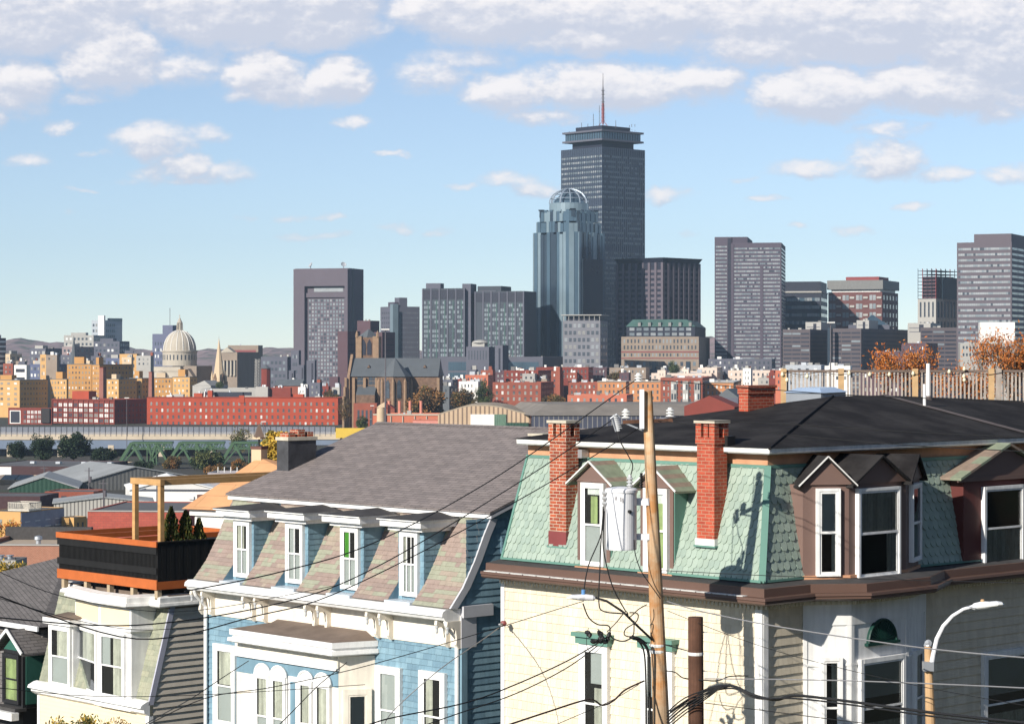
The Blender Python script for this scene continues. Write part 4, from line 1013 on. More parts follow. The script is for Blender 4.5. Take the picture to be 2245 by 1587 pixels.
finned('shaft', 22.4, 0, zpx(512), r, 1, 16); finned('shoulder', 20.3, zpx(512), zpx(488), r, 2, 15); finned('shoulder', 18.2, zpx(488), zpx(466), r, 5, 13)
finned('shoulder', 16, zpx(474), zpx(462), r, 6, 12)
mb = MB(); R_ = 43 * s; mb.lathe((0, 0, zpx(466)), [(R_, 0), (R_, zpx(447) - zpx(466)), (R_ * .97, zpx(447) - zpx(466) + .1)], tg2, 28); obj('drum', mb, r)
mb = MB(); ht = zpx(415) - zpx(447)
for k in range(6):
    an = math.pi * k / 6 + .2
    pts = [(math.cos(an) * R_ * math.cos(t), math.sin(an) * R_ * math.cos(t), zpx(447) + ht * math.sin(t)) for t in [math.pi * j / 14 for j in range(15)]]
    mb.tube(pts, .75 if k in (0, 3) else .45, mat('silver_steel', (.27, .32, .38), .4, .2), 6)
for j in (.35, .75):
    t = j; pts = [(math.cos(a) * R_ * math.cos(t), math.sin(a) * R_ * math.cos(t), zpx(447) + ht * math.sin(t)) for a in [2 * math.pi * k / 20 for k in range(21)]]; mb.tube(pts, .3, MATS['silver_steel'], 5)
mb.tube([(0, 0, zpx(466)), (0, 0, zpx(415))], .7, tg, 8); mb.lathe((0, 0, zpx(466)), [(R_ * .8, 0), (R_ * .78, ht * .75), (R_ * .6, ht * 1.0), (R_ * .3, ht * 1.3)], tg, 16)
obj('open_dome', mb, r)
for dx_, dy_ in ((-17, -17), (17, -17), (17, 17)):
    mb = MB(); mb.lathe((dx_ * .9, dy_ * .9, zpx(478)), [(2, 0), (2, zpx(464) - zpx(478)), (3.2, zpx(461) - zpx(478))], tg3, 4); obj('corner_lantern', mb, r)
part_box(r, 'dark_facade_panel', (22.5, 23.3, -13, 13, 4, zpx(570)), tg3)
# ---- the tallest tower
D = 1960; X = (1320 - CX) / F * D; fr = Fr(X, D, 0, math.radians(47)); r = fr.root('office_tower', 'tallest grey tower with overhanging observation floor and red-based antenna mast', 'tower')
xa = fr.on(1231, 322, y=0).x; M = fr.on(1413, 322, x=0).y; H = zpx(322, D)
part_box(r, 'wall', (xa, 0, 0, M, -2, H), prs)
cols, rows = 22, 44; 
dz = (H - 6 - 20) / rows
frames = MB()
for rw in range(rows):
    if rw in (25, 34, 8): continue
    z = 20 + rw * dz
    mb = MB(); 
    for k in range(cols):
        u = xa + (k + .12) * (-xa / cols); mb.box(u, u + .66 * (-xa / cols), -.05, -.001, z + dz * .42, z + dz * .82, twl if RND.random() < .45 else twin)
        u = (k + .12) * (M / cols); mb.box(.001, .05, u, u + .66 * M / cols, z + dz * .42, z + dz * .82, glassf if RND.random() < .3 else twin)
    obj('window_row', mb, r)
mb = MB()
for k in range(cols + 1):
    u = xa * k / cols; mb.box(u - .22, u + .22, -.35, 0, 5, H, prs); u = M * k / cols; mb.box(0, .35, u - .22, u + .22, 5, H, prs)
for rw in range(rows + 1):
    z = 20 + rw * dz; mb.box(xa, 0, -.2, 0, z - .3, z + .3, prs); mb.box(0, .2, 0, M, z - .3, z + .3, prs)
obj('facade_mullions', mb, r)
def inset(n_, i0, y0, y1, m, z0=None): return part_box(r, n_, (xa + i0, -i0, i0, M - i0, zpx(y0, D) if z0 is None else z0, zpx(y1, D)), m)
inset('neck', 6.5, 322, 307, dk); inset('observation_slab', .4, 307, 303, conc); inset('observation_glass', 2.6, 303, 287, tg); inset('observation_slab', .4, 287, 283, conc); inset('rooftop_plant', 8.5, 283, 272, dk)
mb = MB()
for k in range(16):
    u = xa + 2.6 + (-xa - 5.2) * k / 15; mb.box(u - .15, u + .15, 2.3, 2.6, zpx(303, D), zpx(287, D), dk); u = 2.6 + (M - 5.2) * k / 15; mb.box(-2.6, -2.3, u - .15, u + .15, zpx(303, D), zpx(287, D), dk)
obj('observation_mullions', mb, r)
mast = mat('mast_grey_steel', (.10, .09, .10), .5); mred = mat('mast_red_steel', (.33, .05, .05), .5)
mx, my = xa / 2, M / 2; mb = MB(); zr0 = zpx(272, D); zt0 = zpx(150, D); hm = zt0 - zr0
for an in (0, 1, 2, 3):
    a = math.pi / 4 + an * math.pi / 2; mb.tube([(mx + math.cos(a) * 5, my + math.sin(a) * 5, zr0), (mx + math.cos(a) * 1.0, my + math.sin(a) * 1.0, zr0 + 5), (mx + math.cos(a) * .8, my + math.sin(a) * .8, zr0 + hm * .45)], .25, mred, 5)
for k in range(18):
    z = zr0 + 4 + k * 1.6; rr_ = 1.5 if k % 2 else .9; mb.lathe((mx, my, z), [(rr_, 0), (rr_, .35)], mred if k < 9 else mast, 6)
mb.tube([(mx, my, zr0 + 3), (mx, my, zr0 + hm * .55), (mx, my, zr0 + hm * .75), (mx, my, zt0)], [.7, .6, .4, .15], mast, 6); 
for k in range(9): z = zr0 + hm * (.48 + .03 * k); mb.lathe((mx, my, z), [(1.0, 0), (1.0, .25)], mast, 6)
obj('antenna_mast', mb, r)
for (px, yt) in ((1301, 245), (1314, 228), (1275, 262), (1289, 265), (1350, 264), (1385, 276), (1392, 277), (1380, 278), (1248, 278)):
    a = fr.on(px, 275, y=M * .45); mb = MB(); mb.tube([(a.x, a.y, zr0 - 2), (a.x, a.y, zpx(yt, D + 20))], .22, mast, 5); mb.beam((a.x - .8, a.y, zpx(yt + 8, D)), (a.x + .8, a.y, zpx(yt + 8, D)), .2, .2, mast); obj('aerial', mb, r)
for sx in (-1, 1):
    mb = MB(); mb.tube([(mx, my, zr0 + hm * .62), (mx + sx * 14, my - 10 * sx, zr0)], .05, mast, 4); obj('guy_wire', mb, r)
# ---- brown pier tower
fr, r, xa, xb, M, H = bld('brown stone tower with vertical piers and a flat overhanging roof, right of the tallest tower', 1354, 1453, 1532, 572, 1880, 43, bst2, cat='tower', name='office_tower')
H2_ = H; mb = MB(); mb.hexa([(xa - .2, -.2, H - 1), (.2, -.2, H - 1), (.2, M + .2, H - 1), (xa - .2, M + .2, H - 1), (xa - 2.2, -2.2, H + 2.6), (2.2, -2.2, H + 2.6), (2.2, M + 2.2, H + 2.6), (xa - 2.2, M + 2.2, H + 2.6)], dk); obj('roof_overhang', mb, r)
mb = MB(); mb.box(xa - .02, .02, -.05, .2, H - 7, H - 1, dk); mb.box(-.2, .05, 0, M, H - 7, H - 1, dk); obj('top_louvre', mb, r)
for k in range(8):
    u = xa * k / 7; part_box(r, 'pier', (u - 1.1, u + 1.1, -1.1, -.01, 10, H - 1.2), bst2); u = M * k / 7; part_box(r, 'pier', (.01, 1.1, max(u - 1.1, -1.09), u + 1.1, 10, H - 1.2), bst2)
for k in range(7):
    grid(r, 'F', xa + (-xa) * k / 7 + 1.1, xa + (-xa) * (k + 1) / 7 - 1.1, 0, 10, H - 8, 1, 22, .96, .5, [(dk, 1)])
    if k != 1: grid(r, 'R', M * k / 7 + 1.1, M * (k + 1) / 7 - 1.1, 0, 10, H - 8, 1, 22, .96, .5, [(dk, 1)])
part_box(r, 'dark_slot', (.01, .5, M / 7 + 1, M * 2 / 7 - 1, 10, H * .75), dk)
# ---- green mansard hotel
fr, r, xa, xb, M, H = bld('broad stone hotel with a green copper mansard in front of the pier tower', 1362, 1532, 1556, 738, 1720, 8, lim2, cat='building', name='hotel_building')
grid(r, 'F', xa + 1, -1, 0, H - 10, H - 1, 21, 2, .4, .6, [(glassf, 3), (twl, 2)], None); grid(r, 'F', xa + 1, -1, 0, H - 15, H - 11.5, 21, 1, .4, .6, [(glassf, 3), (twl, 2)])
part_box(r, 'red_band', (xa - .1, .1, -.2, 0, H - 11.5, H - 10.6), mat('dark_red_band', (.22, .06, .06), .7)); part_box(r, 'red_band', (xa - .1, .1, -.2, 0, H - 16, H - 15.3), MATS['dark_red_band'])
grid(r, 'F', xa + 1, -1, 0, 2, H - 17, 12, 6, .45, .55, [(glassf, 4), (twin, 2)])
for k in (2, 5, 11): part_box(r, 'glass_bay', (xa + 2 + k * 4.1, xa + 5 + k * 4.1, -.8, 0, 3, H - 18), tg3)
zz0 = H; zz1 = zpx(716, 1720); zz2 = zpx(703, 1720)
part_box(r, 'upper_storey', (xa + 3.5, -3, 3, M - 3, H - .7, zz1), dk); grid(r, 'F', xa + 5, -5, 2.98, zz0, zz1, 9, 2, .7, .6, [(twin, 2), (twl, 1)])
mb = MB(); mb.hexa([(xa + 3, -2.5, zz1), (-2.5, 2.5, zz1), (-2.5, M - 2, zz1), (xa + 3, M - 2, zz1), (xa + 8, 6, zz2 + 1), (-9, 6, zz2 + 1), (-9, M - 5, zz2 + 1), (xa + 8, M - 5, zz2 + 1)], copg)
mb.v[-8] = (xa + 3, 2.5, zz1); obj('copper_mansard', mb, r)
for k in range(6): a = xa + 12 + k * 7.4; mb = MB(); mb.box(a, a + 2, 1.9, 5, zz1 + .3, zz1 + 3.0, glassm); mb.lathe((a + 1, 3.4, zz1 + 3), [(1.2, -1.4), (1.2, 1.2)], copg, 10, ax=(0, 1, 0)); obj('dormer', mb, r)
# ---- pale grey block in front
fr, r, xa, xb, M, H = bld('pale grey apartment tower with a flat white roof frame before the domed glass tower', 1234, 1316, 1332, 703, 1640, 12, mat('lilac_grey_panel', (.17, .17, .19), .8, var=.08, vs=.05), cat='tower', name='apartment_tower')
grid(r, 'F', xa + .6, -.6, 0, 3, H - 1, 8, 12, .62, .5, [(glassf, 5), (twl, 3), (glassm, 2)], MATS['lilac_grey_panel']); grid(r, 'R', 1, M - 1, 0, 3, H - 1, 3, 12, .5, .5)
mb = MB(); mb.box(xa - 1, 1, -1, M + 1, H + 3.6, H + 4.2, concl)
for k in range(8): u = xa + .5 + (-xa - 1) * k / 7; mb.box(u - .15, u + .15, 0, .3, H, H + 3.6, concl)
obj('roof_frame', mb, r); part_box(r, 'penthouse', (xa + 2, -2, 3, M - 1, H - .7, H + 3), dk)
# ---- tall banded tower
def banded(label, x0, xc, x1, yt, D, deg, wm, rows, zb_, seg=18, yh=None, pal=None, right=True, **k):
    fr, r, xa, xb, M, H = bld(label, x0, xc, x1, yt, D, deg, wm, cat='tower', name='office_tower', **k)
    pal = pal or [(twl, 5), (twin, 3), (glassf, 1)]
    bands(r, 'F', xa + 1, xb - 1, 0, zb_, H - 3, rows, .42, pal, seg, .12)
    if right: bands(r, 'R', .5, M - .5, 0, zb_, H - 3, rows, .42, glassf, 4, .12)
    return fr, r, xa, xb, M, H
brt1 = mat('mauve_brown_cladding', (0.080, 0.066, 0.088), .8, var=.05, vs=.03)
fr, r, xa, xb, M, H = banded('tall mauve-brown banded tower with higher left shoulder standing alone right of centre', 1603, 1713, 1722, 532, 1800, 9, brt1, 38, 12, 26)
part_box(r, 'vertical_strip', (xa + 22, xa + 24.2, -.4, -.0, 8, H * .86), brt1); part_box(r, 'vertical_strip', (xa - .05, xa + 2, -.5, -.0, 6, H - .8), brt1)
xs = fr.on(1567, 525, y=6).x; zs = zpx(519, 1806)
part_box(r, 'left_wing', (xs, xa - .02, 5, M + 8, 0, zs), brt1); part_box(r, 'penthouse', (xa - .02, xa + 12, 6, M, H - .7, zs), bst); bands(r, 'F', xs + .8, xa - 3.5, 5, 12, zs - 6, 38, .42, [(twl, 4), (twin, 3)], 6, .12)
part_box(r, 'gap_shade_strip', (xa - 3, xa - .3, 4.8, 5, 5, zs - 1), dk)  # flat dark strip stands in for the shade between wing and shaft
# ---- dark mid towers
fr, r, xa, xb, M, H = banded('dark glassy tower with black plant floor, just right of the mauve banded tower', 1716, 1800, 1814, 640, 1950, 12, dk, 13, 5, 14, pal=[(twin, 4), (tg, 3), (twl, 1)])
part_box(r, 'plant_floor', (xa, -.5, 2, M - 1, H - .7, zpx(617, 1950)), dk); part_box(r, 'roof_line', (xa - .5, .5, -1, M, H - .6, H + .6), concl)
fr, r, xa, xb, M, H = bld('red-brick apartment tower with balconies and a ribbed overhanging plant floor', 1816, 1934, 1969, 640, 1900, 22, mat('tower_dark_red_brick', (.13, .055, .05), .85, var=.1), cat='tower', name='apartment_tower')
for k in range(4): grid(r, 'F', xa + k * (-xa) / 4 + .5, xa + (k + .55) * (-xa) / 4, 0, 5, H - 1, 2, 12, .85, .6, [(twin, 4), (twl, 3)]); bands(r, 'F', xa + (k + .6) * (-xa) / 4, xa + (k + .97) * (-xa) / 4, 0, 5, H - 1, 12, .25, concl, 1, .8)
grid(r, 'R', .8, M - .8, 0, 5, H - 1, 5, 12, .4, .5)
part_box(r, 'neck', (xa + 2, -2, 2, M - 2, H - .7, H + 2.2), glassl); mb = MB(); mb.box(xa - .8, .8, -.8, M + .8, H + 2.2, zpx(614, 1900), mat('ribbed_grey_panel', (.17, .17, .165), .7, ripple=(0, 1.6, 1.))); obj('plant_floor', mb, r)
part_box(r, 'penthouse', (xa + 13, -4, 6, M * .7, zpx(614, 1900), zpx(606, 1900)), mat('tower_red_box', (.22, .05, .05), .8))
# ---- tower under construction
fr, r, xa, xb, M, H = bld('half-finished tower with open steel top floors and white panels, beside the far right tower', 2012, 2052, 2104, 655, 1850, 40, concl, cat='tower', name='unfinished_tower')
grid(r, 'F', xa + .8, -.8, 0, 4, H - .5, 4, 5, .4, .75, [(glassf, 1)]); grid(r, 'R', .8, M - .8, 0, 4, H - .5, 7, 5, .4, .8, [(tg, 2), (glassf, 1)])
zc_ = zpx(594, 1850); mb = MB()
n = 8
for k in range(n + 1):
    z = H + (zc_ - H) * k / n; mb.box(xa, 0, 0, M, z, z + .35, dk)
for i in range(5):
    for j in range(6): mb.box(xa * i / 4 * .98 - .3, xa * i / 4 * .98, M * j / 5 * .98, M * j / 5 * .98 + .3, H, zc_ + 2, mred if (i + j) % 3 == 0 else dk)
obj('steel_frame', mb, r)
part_box(r, 'glass_panel', (.0, .3, M * .25, M, H, zpx(608, 1850)), tg); part_box(r, 'core', (xa * .8, -1, 2, M * .8, H, zpx(606, 1850)), pur)
# ---- far right banded tower
fr, r, xa, xb, M, H = banded('wide mauve-grey banded tower cut off by the right edge', 2098, 2218, 2270, 530, 1800, 25, mat('mauve_grey_cladding', (.105, .086, .10), .8, var=.05), 24, 20, 24)
part_box(r, 'penthouse', (xa + 13, -.5, 1, M - 2, H - .7, zpx(512, 1800)), MATS['mauve_grey_cladding'])
# ---- long office block under the right towers
off = mat('taupe_office_cladding', (.092, .076, .082), .8, var=.06, vs=.03)
for lab, x0, xc, x1, yt, Dd, dg in (('long low banded office block, left section', 1716, 1776, 1818, 722, 1500, 20), ('long low banded office block, middle section by the glass pyramid', 1823, 1888, 1995, 720, 1480, 25), ('long low banded office block, right section behind the orange trees', 2018, 2098, 2130, 718, 1520, 10)):
    fr, r, xa, xb, M, H = bld(lab, x0, xc, x1, yt, Dd, dg, off, name='office_building'); bands(r, 'F', xa + .3, xb - .3, 0, 2, H - 1.5, 20, .42, [(dk, 5), (twin, 1)], 3, .05)
    bands(r, 'R', .3, M - .3, 0, 2, H - 1.5, 20, .42, dk, 1, .05)
fr, r, xa, xb, M, H = bld('dark glass stair tower between the banded office sections', 1814, 1820, 1826, 719, 1478, 30, tg3, name='office_building')
fr, r, xa, xb, M, H = bld('office top with blue glass pyramid roof', 1860, 1950, 1975, 712, 1560, 10, conc, name='office_building')
mb = MB(); c = (-xa) / 2; mb.hexa([(xa + 6, 1, H - .8), (0, 1, H - .8), (0, 25, H - .8), (xa + 6, 25, H - .8), (xa * .45, 12, zpx(690, 1560)), (xa * .4, 12, zpx(690, 1560)), (xa * .4, 14, zpx(690, 1560)), (xa * .45, 14, zpx(690, 1560))], tg); obj('glass_pyramid', mb, r)
for lab, x0, xc, x1, yt, Dd in (('pale plant room on the left of the banded office roof', 1766, 1800, 1832, 706, 1530), ('pale plant room on the banded office roof beside the pyramid', 1878, 1905, 1925, 702, 1530), ('white flat-roofed wing beside the unfinished tower', 1990, 2040, 2062, 708, 1540)):
    fr, r, xa, xb, M, H = bld(lab, x0, xc, x1, yt, Dd, 20, concl, name='building'); part_box(r, 'door', (xa * .5, xa * .3, -.1, 0, H - 6, H - 1), dk); bands(r, 'F', xa + .5, -.5, 0, H - 7, H - 2, 2, .15, conc)
fr, r, xa, xb, M, H = bld('pale many-windowed building at the right edge behind the orange trees', 2105, 2230, 2300, 752, 1400, 8, concl, name='office_building')
grid(r, 'F', xa + 1, xb - 1, 0, H - 9, H - .5, 16, 2, .5, .4, [(glassf, 4), (glassm, 1)]); part_box(r, 'upper_storey', (xa + 12, -1, 5, M, H - .7, zpx(706, 1400)), whw)
for lab, x0, xc, x1, yt, Dd in (('dark red-brown block behind the left orange tree', 1888, 1975, 2040, 812, 1250), ('dark red-brown stepped block between the orange trees', 1976, 2030, 2056, 752, 1350), ('dark red-brown slab rising behind the orange trees', 1919, 1980, 2030, 770, 1380)):
    fr, r, xa, xb, M, H = bld(lab, x0, xc, x1, yt, Dd, 20, pur); grid(r, 'F', xa + 1, -1, 0, H - 12, H - 1, 7, 3, .3, .5)
# ---- concrete group left of centre
for lab, x0, xc, x1, yt, Dd, dg, mm in (
 ('grey concrete block with ribbon windows left of the brown slab tower', 572, 630, 658, 782, 1750, 15, conc), ('plum brick slab behind the church tower', 740, 762, 790, 726, 1560, 30, pur),
 ('taller plum block directly behind the church bell tower', 783, 812, 832, 703, 1650, 30, pur), ('dark plum block right of the church bell tower', 820, 838, 866, 728, 1640, 35, pur), ('low plum block at the foot of the church', 722, 741, 745, 826, 1500, 20, pur),
 ('grey stair block in front of the brown slab tower', 638, 655, 660, 768, 1740, 20, conc)):
    fr, r, xa, xb, M, H = bld(lab, x0, xc, x1, yt, Dd, dg, mm)
    if mm is conc: grid(r, 'F', xa + 1, -1, 0, 2, H - 2, max(3, int(-xa / 3)), 7, .6, .45, [(glassf, 3), (twl, 1), (twin, 2)])
    else: bands(r, 'R', 1, M - 1, 0, 5, H - 3, 12, .12, dk)
for x0, x1, yt in ((633, 648, 812), (655, 670, 800), (672, 694, 790)):
    fr, r, xa, xb, M, H = bld('concrete fin block with narrow windows, %s of three below the brown slab tower' % ('leftmost' if x0 == 633 else 'middle one' if x0 == 655 else 'rightmost'), x0, x1 - 4, x1, yt, 1700, 15, conc); part_box(r, 'dark_slot', (xa * .4, xa * .2, -.2, 0, 2, H - 2), dk)
# ---- left skyline
fr, r, xa, xb, M, H = bld('white and pale blue stepped tower, tallest at the far left', 201, 228, 268, 702, 2300, 40, mat('pale_blue_grey_panel', (.36, .39, .42), .7, var=.08), cat='tower', name='hospital_tower')
part_box(r, 'white_shaft', (xa * .45, .4, -.4, M * .06, 5, zpx(692, 2300)), whw); part_box(r, 'sloped_top', (-3, .2, M * .3, M, H - .7, H + 2), tg); grid(r, 'R', M * .1, M * .6, 0, 10, H - 2, 5, 11, .7, .5, [(tg, 3), (glassf, 2)]); grid(r, 'F', xa + .8, xa * .5, 0, 10, H - 2, 2, 11, .6, .5)
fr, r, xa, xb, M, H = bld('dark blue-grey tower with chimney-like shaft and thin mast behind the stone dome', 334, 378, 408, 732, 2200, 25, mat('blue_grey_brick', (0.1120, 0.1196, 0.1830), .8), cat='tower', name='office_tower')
part_box(r, 'shaft', (xa * .55, xa * .05, 2, 14, H - .7, zpx(713, 2200)), MATS['blue_grey_brick']); part_box(r, 'shaft', (-2, 2, M * .7, M, 0, zpx(727, 2200)), MATS['blue_grey_brick'])
mb = MB(); mb.tube([(xa * .3, 6, H), (xa * .3, 6, zpx(675, 2200))], .25, mast, 5); obj('mast', mb, r); grid(r, 'F', xa + 2, -2, 0, 5, H - 6, 6, 8, .4, .5)
LFT = [('brick and glass striped tower at the left edge', -30, -2, 13, 741, 1900, 35, pur), ('grey stone hospital block in front of the white stepped tower', 205, 262, 284, 748, 2100, 15, conc), ('mauve block with blue glass bay, left of the stone hospital block', 136, 165, 206, 760, 2000, 35, mat('mauve_wall', (.26, .20, .20), .85)),
 ('long pale grey slab behind the mauve block', 140, 205, 232, 735, 2250, 10, concl), ('dark grey wide block with window grid left of the tall yellow building', 64, 90, 150, 798, 1750, 35, mat('slate_wall', (0.0960, 0.1104, 0.1830), .85)), ('dark blue-grey wide block behind the tall yellow building', 232, 262, 332, 785, 1800, 30, MATS['slate_wall']),
 ('white banded car park left of the yellow buildings', 31, 58, 66, 800, 1650, 15, whw), ('pink and cream block far left', 12, 22, 48, 776, 1900, 30, tan), ('grey ribbed block right of the pink and cream block', 65, 100, 136, 764, 2050, 25, conc), ('cream stair block above the dark window grid', 88, 101, 104, 777, 1740, 20, ybl), ('cream rooftop block above the dark blue-grey block', 262, 300, 306, 776, 1780, 15, ybl)]
for lab, x0, xc, x1, yt, Dd, dg, mm in LFT:
    fr, r, xa, xb, M, H = bld(lab, x0, xc, x1, yt, Dd, dg, mm)
    nf = max(2, int(-xa / 4)); nr = max(1, int(M / 5)); rz_ = max(2, int(H / 5))
    if 'striped' in lab: bands(r, 'R', .5, M, 0, 5, H - 1, 12, .4, glassl, 1, .1)
    if mm is whw: bands(r, 'F', xa + 1, -1, 0, 2, H - 1, 5, .4, dk)
    else:
        grid(r, 'F', xa + 1, -1, 0, 2, H - 1, nf, rz_, .5, .45); grid(r, 'R', 1, M - 1, 0, 2, H - 1, nr, rz_, .5, .5, [(glassf, 3), (twin, 1)])
    part_box(r, 'penthouse', (xa * .8, xa * .3, 3, min(10, M - 1), H - .7, H + 2.5), concl if dg != 15 else conc)
# slim dark spire on the left
D = 1700; fr = Fr((162 - CX) / F * D, D, 0, .3); r = fr.root('church_spire', 'slim dark slate spire rising left of the tall yellow building', 'spire')
mb = MB(); mb.lathe((0, 0, 0), [(3.2, 0), (3.2, zpx(800, D)), (.05, zpx(735, D))], slt, 8); obj('spire', mb, r)
mb = MB(); mb.box(-3.6, 3.6, -3.6, 3.6, -1, zpx(803, D), brs); obj('tower_base', mb, r)
# ---- domed stone church
D = 1950; X = (394 - CX) / F * D; fr = Fr(X, D, 0, math.radians(25)); r = fr.root('domed_church', 'pale stone church with a great ribbed dome and lantern', 'church'); s = D / F
zd = zpx(768, D); R_ = 36 * s
mb = MB(); mb.smooth = False; prof_ = [(R_ * math.cos(t) * 1.0 if t < 1.5 else .5, R_ * 1.22 * math.sin(t)) for t in [math.pi / 2 * k / 10 * .9 for k in range(11)]]
mb.lathe((0, 0, zd), prof_, lim, 32); dm = obj('dome', mb, r)
mb = MB()
for k in range(16):
    a = 2 * math.pi * k / 16; mb.tube([(math.cos(a) * q_[0] * 1.005, math.sin(a) * q_[0] * 1.005, zd + q_[1]) for q_ in prof_], .28, whw, 5)
obj('dome_ribs', mb, dm)
mb = MB(); mb.lathe((0, 0, zpx(802, D)), [(R_ * 1.04, 0), (R_ * 1.04, zd - zpx(802, D) - 1.6), (R_ * 1.09, zd - zpx(802, D) - 1.4), (R_ * 1.09, zd - zpx(802, D))], lim, 40); drm = obj('drum', mb, r)
for k in range(28):
    a = 2 * math.pi * k / 28; mb = MB(); c = V((math.cos(a) * R_ * 1.045, math.sin(a) * R_ * 1.045, zpx(789, D))); tv = V((-math.sin(a), math.cos(a), 0)); bx(mb, c, tv, V((math.cos(a), math.sin(a), 0)), -.5, .5, 0, 4.2, -.2, .05, glassf); obj('arched_window', mb, drm)
zl = zd + prof_[-1][1]; mb = MB(); mb.lathe((0, 0, zl - 1), [(2.8, 0), (2.6, 1.2), (1.7, 1.8), (1.7, 7), (2.4, 7.3), (1.5, 9), (.7, 11), (.25, 11.5), (.25, 14)], lim, 12); mb.beam((-.7, 0, zl + 12), (.7, 0, zl + 12), .25, .25, lim)
for k in range(8): a = 2 * math.pi * k / 8; mb.tube([(math.cos(a) * 2.5, math.sin(a) * 2.5, zl), (math.cos(a) * 2.2, math.sin(a) * 2.2, zl + 6.2)], .28, lim, 5)
obj('lantern', mb, r)
part_box(r, 'nave_block', (-22, 9, -13, 15, 0, zpx(804, D)), lim); part_box(r, 'side_block', (9.02, 22, -9, 15, 0, zpx(802, D)), lim2)
mb = MB(); mb.prism([(9.5, -14, zpx(832, D)), (24, -14, zpx(832, D)), (16.7, -14, zpx(808, D))], (0, 5, 0), lim2); mb.box(9.5, 24, -14, -9, 0, zpx(832, D), lim2); obj('portico', mb, r)
part_box(r, 'cornice', (-22.6, 9.5, -13.6, 15, zpx(812, D) - .6, zpx(812, D)), lim)
mb = MB(); mb.lathe((-10, -13, 0), [(8.6, 0), (8.6, zpx(830, D)), (7.6, zpx(822, D)), (5.5, zpx(816, D)), (2, zpx(812, D)), (.2, zpx(811.5, D))], lim, 24); obj('apse_dome', mb, r)
grid(r, 'F', -21, -13, -13, zpx(826, D), zpx(815, D), 6, 1, .4, .7, [(glassf, 1)])
# ---- neoclassical block right of it
fr, r, xa, xb, M, H = bld('pale neoclassical block with columned front right of the stone spire', 478, 520, 575, 772, 1900, 12, lim2, name='museum_building')
mb = MB(); mb.prism([(xa + 1, 0, H - .6), (xa + 14, 0, H - .6), (xa + 7.5, 0, H + 4)], (0, 8, 0), lim); obj('pediment', mb, r)
for k in range(5): mb = MB(); mb.lathe((xa + 2.2 + k * 3, -.8, H - 19), [(.9, 0), (.8, 12), (1.1, 12.5)], lim, 10); obj('column', mb, r)
for k in range(4): part_box(r, 'dark_bay', (xa + 3 + k * 3, xa + 4.5 + k * 3, -.1, 0, H - 18, H - 7), dk)
fr, r, xa, xb, M, H = bld('wide buff stone office block with red upper floors behind the spire', 500, 566, 576, 757, 1960, 8, lim2, name='office_building'); bands(r, 'F', xa + 1, -1, 0, H - 10, H - 3, 2, .5, MATS['dark_red_band']); grid(r, 'F', xa + 8, -1, 0, 5, H - 14, 6, 7, .35, .4, [(twl, 3), (glassf, 2)])
# ---- stone spire church
D = 1600; fr = Fr((480 - CX) / F * D, D, 0, math.radians(35)); r = fr.root('church_spire', 'tan stone church spire in front of the neoclassical block', 'spire'); s = D / F
mb = MB(); mb.lathe((0, 0, zpx(840, D)), [(4.4, 0), (4.2, 3.5), (3.4, 7), (.1, zpx(742, D) - zpx(840, D))], tan, 8); obj('spire', mb, r)
mb = MB(); mb.tube([(0, 0, zpx(745, D)), (0, 0, zpx(737, D))], .1, mast, 4); obj('finial', mb, r)
part_box(r, 'tower_base', (-4.2, 4.2, -4.2, 4.2, 0, zpx(836, D)), brt)
for k in range(4): a = math.pi / 4 + k * math.pi / 2; mb = MB(); mb.lathe((math.cos(a) * 4.6, math.sin(a) * 4.6, zpx(842, D)), [(.9, 0), (.8, 5), (.05, 9)], tan, 6); obj('pinnacle', mb, r)
for k in range(4):
    a = k * math.pi / 2 - math.pi / 2; mb = MB(); mb.prism([V((math.cos(a) * 3.6, math.sin(a) * 3.6, zpx(838, D))) + V((-math.sin(a), math.cos(a), 0)) * q_ + V((0, 0, h_)) for q_, h_ in ((-1.3, 0), (1.3, 0), (1.3, 3), (0, 6), (-1.3, 3))], V((math.cos(a), math.sin(a), 0)) * .6, brs); obj('lucarne', mb, r)
# ---- lattice mast + brick turret
D = 1500; fr = Fr((565 - CX) / F * D, D, 0, .2); r = fr.root('lattice_tower', 'pale steel lattice mast before the concrete blocks', 'mast'); mb = MB(); z0_, z1_ = zpx(850, D), zpx(787, D)
for i, (sx, sy) in enumerate(((-1, -1), (1, -1), (1, 1), (-1, 1))):
    mb.beam((sx * 1.9, sy * 1.9, 0), (sx * 1.1, sy * 1.1, z1_), .22, .22, concl)
for k in range(10):
    z = z0_ + (z1_ - z0_) * k / 10; z_ = z0_ + (z1_ - z0_) * (k + 1) / 10; w1 = 1.6
    mb.beam((-w1, -w1, z), (w1, -w1, z_), .16, .16, concl); mb.beam((w1, -w1, z), (-w1, -w1, z_), .16, .16, concl); mb.beam((-w1, -w1, z), (w1, -w1, z), .16, .16, concl)
obj('lattice', mb, r)
D = 1520; fr = Fr((583 - CX) / F * D, D, 0, .5); r = fr.root('brick_turret', 'red brick turret with pointed slate cap right of the lattice mast', 'turret'); mb = MB(); mb.lathe((0, 0, 0), [(3.0, 0), (3.0, zpx(808, D))], rbd, 8); obj('wall', mb, r); mb = MB(); mb.lathe((0, 0, zpx(808, D)), [(3.5, 0), (.1, 2.6)], slt, 8); obj('roof', mb, r)
